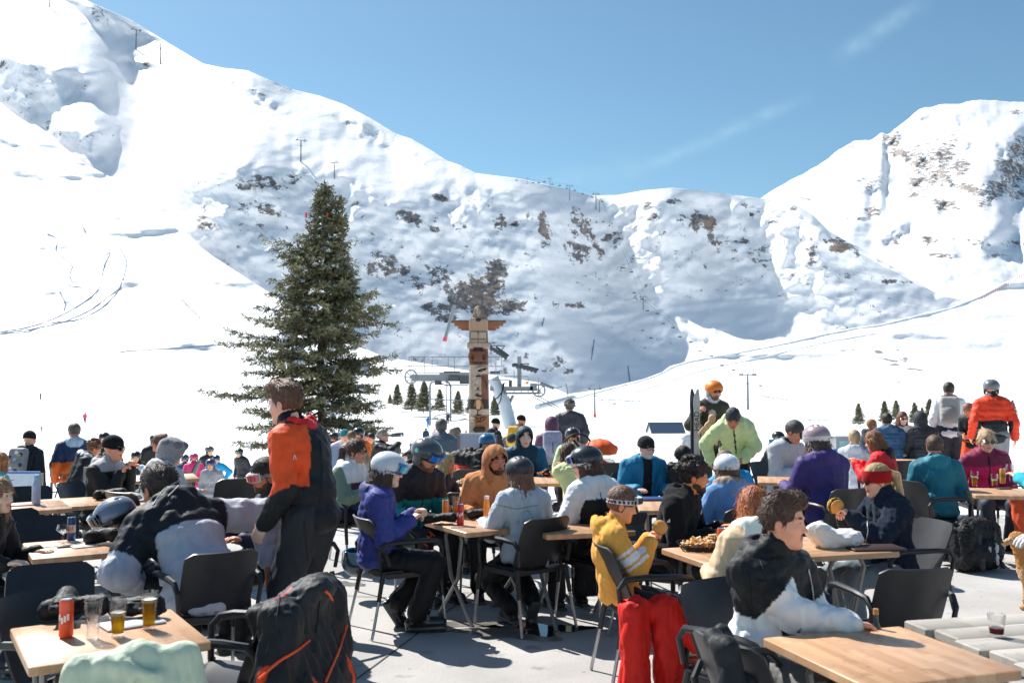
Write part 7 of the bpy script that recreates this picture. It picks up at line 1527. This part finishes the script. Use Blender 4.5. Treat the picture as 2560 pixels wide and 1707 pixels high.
for q in (1, -1):
    m_ = Vol(); zt = zz(800); 
    v2 = Vol(); v2.box((q*.56, .02, zt-.05), (.30, .05, .05), rd=.02, c='7d5a44', k=.02).box((q*.52, .02, zt-.12), (.25, .045, .07), rd=.02, c='94603f', k=.02).box((q*.46, .02, zt-.22), (.19, .04, .06), rd=.02, c='a0674a', k=.02).box((q*.40, .02, zt-.29), (.14, .04, .04), rd=.02, c='8c5638', k=.02)
    for k in range(4): v2.cap((q*(.34+.1*k), -.045, zt-.2+.03*k), (q*(.42+.12*k), -.045, zt-.10), .012, .012, c='5a3826', op='p').ell((q*(.38+.11*k), -.04, zt-.16+.02*k), (.02, .03, .05), k=.01, op='s')
    V, Q, C = v2.arrays(.02, None, 0); link('wing', mesh_np('wing', V, Q, TM, C*.8), TMB)
# ---------------------------------------------------------------- chairlift
LG = plain('lift_grey', '82888c', .5, .3, var=.08); LD = plain('lift_dark', '4b5054', .5, .3); LW = plain('lift_pale', 'b9c2ca', .45, .2)
Zs = 100.0; O = at(1200, 1100, Zs); gz = ground(1200, Zs); ST_ = thing('lift_station', 'grey chairlift station with platforms and wheels behind the totem pole', 'lift station', (O.x, O.y, gz))
def q3(x, y, dz=0.0): p = at(x, y, Zs); return Vector((p.x-O.x, dz, p.z-gz))
def pb(mb, x0, y0, x1, y1, d0, d1): a, b2 = q3(x0, y0), q3(x1, y1); mb.box(((a.x+b2.x)/2, (d0+d1)/2, (a.z+b2.z)/2), (abs(b2.x-a.x)/2, (d1-d0)/2, abs(a.z-b2.z)/2))
m_ = MB(); pb(m_, 1030, 936, 1185, 953, -.5, .5); pb(m_, 1100, 931, 1182, 936, -.9, .9); pb(m_, 1225, 966, 1332, 977, -.5, .5); pb(m_, 1262, 980, 1350, 985, -.6, .6); pb(m_, 1325, 958, 1342, 975, -.5, .5); m_.build('main_beam', LG, ST_)
for a_ in ((1110, 928, 1150, 932, -.5, .6), (1122, 940, 1148, 952, -.9, -.5), (1150, 942, 1175, 960, -.8, -.4), (1088, 952, 1104, 962, -.6, .3), (1225, 928, 1250, 935, -.6, .6), (1272, 950, 1280, 968, -.3, .3)): m_ = MB(); pb(m_, *a_); m_.build('motor_housing', LD, ST_)
m_ = MB()
for (a, b2, y) in ((1025, 1255, 893), (1012, 1256, 916), (1045, 1262, 933), (1262, 1352, 983), (1260, 1320, 941), (1230, 1275, 950)): m_.tube([q3(a, y, -.9), q3(b2, y, -.9)], .045, 5)
for x, y0, y1 in ((1025, 893, 935), (1030, 893, 915), (1063, 893, 933), (1082, 893, 915), (1122, 893, 915), (1137, 893, 930), (1228, 893, 915), (1240, 893, 932), (1254, 893, 915), (1285, 927, 985), (1303, 927, 985), (1320, 941, 985), (1345, 945, 985), (1265, 941, 985)): m_.tube([q3(x, y0, -.9), q3(x, y1, -.9)], .04, 5)
m_.build('railings', STL, ST_)
for (x, y, rr) in ((1028, 942, 17.0), (1347, 976, 15.0)):
    m_ = MB(); c = q3(x, y, -.3); R_ = rr/FPX*Zs; ang = .9 if x < 1200 else 1.0; m_.tube([c+Vector((R_*math.cos(a)*ang, -.25*math.cos(a), R_*math.sin(a))) for a in np.linspace(0, 2*PI, 33)], .085, 6, False)
    for k in range(4): a = k*PI/4; m_.tube([c+Vector((R_*math.cos(a)*ang*e, -.25*math.cos(a)*e, R_*math.sin(a)*e)) for e in (-1, 1)], .045, 5)
    m_.build('bullwheel', LG, ST_)
m_ = MB(); m_.tube([q3(1232, 945), q3(1262, 1010), q3(1284, 1098), q3(1287, 1112)], [.62, .66, .72, .74], 20); m_.build('column', LW, ST_)
m_ = MB(); m_.tube([q3(1298, 891), q3(1298, 968)], .22, 8); m_.tube([q3(1283, 988), q3(1268, 1020)], .16, 6); m_.tube([q3(1350, 958, -.4), q3(1384, 971, -.4)], .16, 6); m_.tube([q3(1384, 971, -.4), q3(1405, 966, -.4)], .04, 5); m_.tube([q3(1330, 990), q3(1385, 1018)], .05, 5); m_.tube([q3(1342, 988), q3(1398, 1018)], .05, 5); m_.build('masts', LG, ST_)
m_ = MB(); m_.tube([q3(1077, 1062, -1), q3(1077, 965, -1), q3(1080, 956, -1), q3(1088, 954, -1)], .11, 6); m_.tube([q3(1128, 1052, -1), q3(1128, 965, -1), q3(1124, 957, -1), q3(1115, 954, -1)], .11, 6); m_.tube([q3(1119, 955, -1), q3(1117, 1070, -1)], .06, 5); m_.tube([q3(1080, 997, -1), q3(1180, 1001, -1)], .05, 5)
cR = q3(1130, 1042, -1); m_.tube([cR+Vector((1.75*math.cos(a), 1.2*math.sin(a), .32*math.sin(a))) for a in np.linspace(.6, 5.9, 22)], .06, 5); m_.tube([cR+Vector((-1.3, 0, -.1)), cR+Vector((-1.9, 0, -.05))], .05, 5); m_.tube([q3(1165, 1050, -1), q3(1200, 1047, -1)], .05, 5); m_.build('guide_rails', LG, ST_)
m_ = MB()
for (x0, y0, x1, y1) in ((1224, 866, 1256, 892), (1284, 911, 1330, 926)):
    m_.tube([q3(x0, y0, .3), q3(x1+12, y1, .3)], .16, 5); m_.tube([q3(x0+16, y0+1, -.2), q3(x1+16, y1-2, -.2)], .13, 5); m_.tube([q3(x0, y0-2), q3(x0+38, y0-2)], .05, 5); m_.tube([q3(x0+38, y0-2), q3(x0+26, y0+14)], .05, 5); m_.tube([q3(x0, y0-2), q3(x0+12, y0+14)], .05, 5)
    for k in range(7): f = k/6; c = q3(x0+(x1+8-x0)*f, y0+(y1-y0)*f+2, .0); m_.tube([c+Vector((0, -.25, 0)), c+Vector((0, .25, 0))], .2, 8)
m_.build('sheave_arms', LD, ST_)
m_ = MB(); m_.tube([q3(1261, 956, -1.2), q3(1258, 975, -1.2), q3(1246, 992, -1.2), q3(1230, 1003, -1.2)], .06, 5); m_.tube([q3(1258, 958, -1.2), q3(1252, 1000, -1.2), q3(1240, 1020, -1.2), q3(1228, 1030, -1.2)], .06, 5); m_.tube([q3(1100, 958, -1.2), q3(1120, 963, -1.2), q3(1172, 963, -1.2)], .06, 5); m_.build('hoses', DRK, ST_)
m_ = MB(); pb(m_, 1313, 954, 1321, 960, -1.2, -.9); m_.build('orange_lamp_box', plain('lamp_orange', 'f08a2c', .5), ST_)
# pale pipe lying beside the station and the leaning pole with a red foot
a, b2 = at(1343, 1017, 120), at(1438, 993, 135); t = thing('snow_pipe', 'long pale grey pipe lying right of the lift station', 'pipe', a); m_ = MB(); m_.tube([Vector((0, 0, 0)), (b2-a)*.9, b2-a], [.35, .42, .2], 12); m_.build('pipe_body', LW, t); m_ = MB(); c = at(1420, 994, 130)-a; m_.tube([c, c+Vector((-.1, 0, 1.1)), c+Vector((-.3, 0, 1.9))], .05, 5); m_.build('antenna', LD, t)
a, b2 = at(1111, 853, 180), at(1137, 762, 180); t = thing('leaning_pole', 'leaning grey pole with a pink-red foot left of the totem wings', 'pole', a); m_ = MB(); m_.tube([(b2-a)*.1, b2-a], .33, 10); m_.build('pole_shaft', LG, t); m_ = MB(); m_.tube([(0, 0, 0), (b2-a)*.1], .40, 10); m_.build('painted_foot', plain('foot_red', 'd8405a', .5), t)
def make_pylon():
    t = thing('lift_pylon', 'x', 'lift pylon', group='chairlift pylons'); m_ = MB(); m_.tube([(0, 0, -.6), (0, 0, 11.4)], [.42, .26], 10); m_.build('mast', LG, t)
    m_ = MB(); m_.box((0, 0, 11.35), (2.5, .16, .16)); m_.build('crossarm', LG, t)
    for q in (1, -1):
        m_ = MB(); m_.tube([(q*2.3, -1.5, 11.2), (q*2.3, 1.5, 11.2)], .16, 6)
        for k in range(5): m_.tube([(q*2.3-.12, -1.3+k*.65, 11.4), (q*2.3+.12, -1.3+k*.65, 11.4)], .22, 8)
        m_.build('sheave_train', LD, t); m_ = MB(); m_.tube([(q*1.7, 0, 11.4), (q*2.1, 0, 12.6)], .09, 5); m_.tube([(q*2.1, 0, 12.6), (0, 0, 12.6)], .08, 5); m_.build('lifting_frame', LG, t)
    m_ = MB(); m_.box((0, 0, 8.5), (.5, .3, .12)); m_.build('step_bracket', LD, t); return t
PY = [(340, 68, 124, 35, 'pylon high on the upper left ridge, left of a pair'), (401, 103, 162, 35, 'pylon high on the upper left ridge, right of a pair'), (124, -30, 19, 35, 'pylon cut by the top edge at the upper left'), (752, 344, 405, 30, 'pylon on the slope above the tall conifer'), (836, 402, 446, -30, 'pylon on the cliff edge just right of the conifer tip'), (1318, 444, 460, 10, 'tiny pylon on the skyline, leftmost of the row'), (1375, 444, 470, 10, 'pylon on the skyline right of the leftmost one'), (1424, 461, 500, 10, 'tall pylon on the saddle skyline'), (1490, 481, 524, 10, 'pylon in the saddle, back one of the crossed pair'), (1499, 497, 531, 10, 'pylon in the saddle, front one of the crossed pair'), (1608, 738, 773, -25, 'dark pylon on the ledge below the cliffs'), (1487, 964, 1043, 10, 'pylon with a red foot pad right of the lift station'), (1870, 927, 1024, 8, 'tall pylon behind the pale green puffer jacket')]
PY0 = None
for x, y0, y1, rz, lb in PY:
    d = surf(x, y1) if y1 > 520 or x < 900 else 620.
    if (x, y0) in ((1318, 444), (1375, 444)): d = 640.
    b_ = at(x, y1, d); sc = (y1-y0)*d/FPX/12.6
    if PY0 is None: PY0 = make_pylon(); t = PY0; t.location = b_; t.scale = (sc,)*3; t.rotation_euler = (0, 0, math.radians(rz)); t['label'] = lb
    else: t = copy_thing(PY0, b_, math.radians(rz), lb, sc)
    if (x, y0) == (1487, 964): m_ = MB(); m_.lathe([(.55, 0), (.55, 1.3)], n=12); m_.build('red_pad', REDP, t)
def make_seat():
    t = thing('chairlift_seat', 'x', 'chairlift seat', group='seats hanging on the chairlift'); m_ = MB(); m_.box((0, 0, 0), (1.1, .25, .07)); m_.box((0, .25, .35), (1.1, .05, .3)); m_.build('bench', LD, t); m_ = MB(); m_.tube([(-1, 0, .1), (-1, 0, .9), (0, 0, 1.2), (0, 0, 3.0)], .06, 5); m_.tube([(1, 0, .1), (1, 0, .9), (0, 0, 1.2)], .06, 5); m_.build('hanger', LG, t); return t
SL = [(1291, 452, 640), (1333, 458, 640), (1347, 458, 640), (1361, 456, 640), (1381, 462, 640), (1399, 465, 640), (1417, 472, 640), (1437, 477, 640), (1457, 486, 640), (1481, 494, 640), (1506, 505, 640), (1508, 555, 600), (1559, 671, 500), (1579, 681, 490), (1585, 733, 470), (1619, 778, 440), (1643, 785, 430), (1658, 810, 400), (1683, 820, 390), (1700, 843, 370), (1727, 856, 350), (1750, 879, 330), (1779, 891, 310), (1805, 914, 290), (1834, 926, 280), (1902, 965, 240), (1940, 1017, 210), (1974, 1028, 200), (1536, 1010, 200), (1593, 1048, 170)]
names = ['on the skyline', 'against the cliffs', 'above the ledge', 'over the snow bank', 'above the groomed road', 'near the tall pylon']
S0 = None
for i, (x, y, d) in enumerate(SL):
    occ = (i % 2 == 0 and i > 10); p = at(x, y, d); sc = 8.5*d/FPX/2.2 if d < 600 else 6.5*d/FPX/2.2; sc = min(sc, 1.0)
    lb = 'chairlift seat, number %d counted down the cable from the skyline' % (i+1); lb = 'chairlift seat %s, %s' % (('on the skyline' if i < 11 else 'against the cliffs' if i < 15 else 'below the dark pylon' if i < 20 else 'above the groomed road' if i < 25 else 'near the tall pylon'), ('first', 'second', 'third', 'fourth', 'fifth', 'sixth', 'seventh', 'eighth', 'ninth', 'tenth', 'eleventh')[i if i < 11 else i-11 if i < 15 else i-15 if i < 20 else i-20 if i < 25 else i-25]+' from the top')
    if S0 is None: S0 = make_seat(); t = S0; t.location = p; t.scale = (sc,)*3; t['label'] = lb
    else: t = copy_thing(S0, p, .1, lb, sc)
# haul cable
m_ = MB()
for dx in (-6, 6): m_.tube([at(1285, 443, 645), at(1425, 462, 640), at(1495, 484, 620), at(1590+dx, 690, 490), at(1608+dx, 742, 455), at(1700+dx, 822, 370), at(1800+dx, 888, 290), at(1870+dx, 930, 245), at(1985+dx, 1010, 195)], .035, 4)
tag(m_.build('haul_cable', LD), 'thin chairlift cable running down from the skyline past the pylons', 'cable')
# A-frame shelter and other small structures
p = at(1662, 1080, 60); gz = ground(1662, 60); t = thing('shelter', 'small dark-roofed tent shelter on the snow left of the upright skis', 'shelter', (p.x, p.y, p.z-.05), .1)
m_ = MB(); m_.prism([(-.75, 0), (.75, 0), (0, .62)], -.95, 1.0, M=Matrix(((0, 0, 1), (1, 0, 0), (0, 1, 0)))); m_.build('tent_wall', plain('canvas_pale', 'd8d3c8', .8), t)
for q in (1, -1): m_ = MB(); m_.box((.03, q*.40, .335), (1.08, .50, .022), M=Matrix.Rotation(-q*.69, 3, 'X')); m_.build('roof_panel', plain('roof_slate', '3c4f66', .5), t)
p = at(2120, 1112, 40); gz = ground(2120, 40); t = thing('ticket_cabin', 'grey glazed cabin behind the silver jacket', 'cabin', (p.x, p.y, p.z-.3), -.05); m_ = MB(); m_.box((0, 0, .25), (.62, .5, .42), bev=.03); m_.build('wall', LG, t); m_ = MB(); m_.box((0, 0, .70), (.68, .55, .03)); m_.build('roof', WHT, t)
for x in (-.3, .25): m_ = MB(); m_.box((x, -.508, .3), (.2, .012, .2)); m_.build('window', plain('teal_glass', '7fa8ac', .1), t)
# red and white piste markers and orange net posts along the road
for i, (x, y, Z) in enumerate([(2364, 1080, 60), (2516, 1048, 110)]):
    p = at(x, y, Z); t = thing('piste_marker', ('piste marker pole behind the tall man in white', 'piste marker pole with a red foot at the far right')[i], 'marker', (p.x, p.y, p.z-.4)); m_ = MB(); m_.tube([(0, 0, 0), (0, 0, 3.0)], .05, 6); m_.build('pole_shaft', LG, t); m_ = MB(); m_.lathe([(.12, 0), (.12, .9)], n=8); m_.build('painted_foot', REDP, t)
m_ = MB()
for k in range(26): x = 2450+k*5.5; y = 752-k*3.1; d = surf(x, y); p = at(x, y, d); m_.tube([p, p+Vector((0, 0, 6*d/FPX))], .18, 4)
tag(m_.build('slalom_fence', plain('net_orange', 'd88a70', .8)), 'faint orange safety fence along the upper end of the groomed road', 'fence')
# more guests half-hidden: ski racks with poles
def pole_pair(x, y0, y1, Z, label, c='6a6c70'):
    a = at(x, y1, Z); h = (y1-y0)*Z/FPX; t = thing('ski_poles', label, 'ski poles', a); 
    for q in (0, 1): m_ = MB(); m_.tube([(q*.05, 0, 0), (q*.12, 0, h)], .011, 6); m_.tube([(q*.12, 0, h-.12), (q*.12, 0, h)], .019, 6); m_.lathe([(.04, .08), (.04, .09)], c=(q*.05, 0, 0), n=10); m_.build('pole', plain('pole'+c, c, .4), t)
pole_pair(128, 1205, 1245, 13.5, 'thin dark ski poles right of the backpacker'); pole_pair(565, 1180, 1210, 40, 'ski poles planted beside the child in bright blue'); pole_pair(590, 1165, 1206, 48, 'ski poles held beside the man in the charcoal suit')

# ---------------------------------------------------------------- piping, zips and lettering laid on the real surfaces
from mathutils.bvhtree import BVHTree
bpy.context.view_layer.update()
def find(lb): return [o for o in COL.objects if o.get('label', '').startswith(lb)][0]
def bvh_of(root):
    vs, fs = [], []; dg = bpy.context.evaluated_depsgraph_get()
    for o in [root]+list(root.children):
        if o.type != 'MESH': continue
        b = len(vs); vs += [o.matrix_world@v.co for v in o.data.vertices]; fs += [tuple(b+i for i in p.vertices) for p in o.data.polygons]
    return BVHTree.FromPolygons(vs, fs)
def hit(bv, x, y): d = Vector(ray(x, y)).normalized(); return bv.ray_cast(Vector((0, 0, EYE)), d)
def stitch(root, name, pts, r, mat, n=26, bv=None):
    bv = bv or bvh_of(root); q = []
    for x, y in spline(pts, n):
        h = hit(bv, x, y)
        if h[0] is not None and (not q or (h[0]-q[-1]).length < .15): q.append(h[0]+h[1]*r*.4)
    if len(q) > 2:
        inv = root.matrix_world.inverted(); m_ = MB(); m_.tube([inv@p for p in q], r, 6); m_.build(name, mat, root)
def letters(root, name, text, x, y, size, mat, rot=0.0, bv=None):
    bv = bv or bvh_of(root); h = hit(bv, x, y)
    if h[0] is None: return
    fc = bpy.data.curves.new(name, 'FONT'); fc.body = text; fc.size = size; fc.extrude = .0015; fc.align_x = 'CENTER'; fc.align_y = 'CENTER'; fo = bpy.data.objects.new(name, fc); COL.objects.link(fo); bpy.context.view_layer.update()
    me = fo.to_mesh().copy(); fo.to_mesh_clear(); bpy.data.objects.remove(fo); me.materials.clear(); me.materials.append(mat)
    nv = h[1].normalized(); up = (Vector((0, 0, 1))-nv*nv.z).normalized(); rt = up.cross(nv); M_ = Matrix((rt, up, nv)).transposed()@Matrix.Rotation(rot, 3, 'Z')
    me.transform(Matrix.Translation(root.matrix_world.inverted()@(h[0]+nv*.006))@(root.matrix_world.inverted().to_3x3()@M_).to_4x4()); link(name, me, root)
ORP = plain('orange_piping', 'f2531c', .45); SIL = plain('silver_zip', 'c4c6c8', .3, .6); WHP = plain('white_print', 'e8e8ea', .6)
c = find('black ski coat with orange piping'); b = bvh_of(c)
stitch(c, 'piping', [(866, 1560), (850, 1615), (812, 1703)], .007, ORP, bv=b); stitch(c, 'piping', [(772, 1600), (745, 1622), (700, 1650), (648, 1696)], .007, ORP, bv=b); stitch(c, 'piping', [(812, 1476), (822, 1484), (830, 1500)], .006, ORP, bv=b)
for pts in ([(700, 1480), (690, 1560), (700, 1640)], [(800, 1500), (790, 1580)]): stitch(c, 'seam', pts, .0035, DRK, bv=b)
c = find('person bent over the table'); b = bvh_of(c)
stitch(c, 'drawstring', [(382, 1262), (410, 1222), (452, 1198), (470, 1180)], .0045, WHP, bv=b); stitch(c, 'drawstring', [(420, 1240), (448, 1212), (462, 1196)], .004, WHP, bv=b)
c = find('man with brown hair and a moustache'); b = bvh_of(c)
stitch(c, 'zip', [(2020, 1420), (2030, 1470), (2034, 1500)], .004, SIL, bv=b); stitch(c, 'seam', [(1862, 1420), (1875, 1470), (1880, 1520)], .003, DRK, bv=b); stitch(c, 'seam', [(1900, 1400), (1915, 1440), (1930, 1480)], .003, DRK, bv=b)
c = find('standing young man'); b = bvh_of(c)
letters(c, 'chest_logo', '\u2227', 735, 1142, .05, WHP, bv=b); stitch(c, 'seam', [(800, 1100), (806, 1180), (800, 1260)], .004, DRK, bv=b); stitch(c, 'seam', [(760, 1300), (770, 1400)], .004, DRK, bv=b)
c = find('bearded man in a dark helmet'); letters(c, 'trouser_logo', 'HH', 1072, 1348, .085, ORP, .9)
c = find('man with grey hair and sunglasses drinking'); stitch(c, 'piping', [(938, 1108), (958, 1109), (972, 1122), (990, 1118)], .008, WHP)
c = find('woman in a black and white jacket'); b = bvh_of(c); stitch(c, 'seam', [(1500, 1230), (1508, 1270), (1512, 1300)], .003, DRK, bv=b)
c = find('man with dark curly hair'); b = bvh_of(c); letters(c, 'shoulder_logo', '\u25E2', 1672, 1300, .045, WHP, bv=b)
c = find('woman in a matt black helmet'); b = bvh_of(c); stitch(c, 'seam', [(1240, 1260), (1290, 1272), (1345, 1262)], .003, plain('grey_seam', '7c848b', .7), bv=b)
c = find('woman in a white ski helmet'); b = bvh_of(c); stitch(c, 'seam', [(930, 1230), (960, 1245), (990, 1235)], .003, plain('indigo_seam', '24295c', .7), bv=b)
c = find('woman with a red headband'); b = bvh_of(c); stitch(c, 'zip', [(2168, 1300), (2170, 1330), (2165, 1352)], .003, SIL, bv=b)
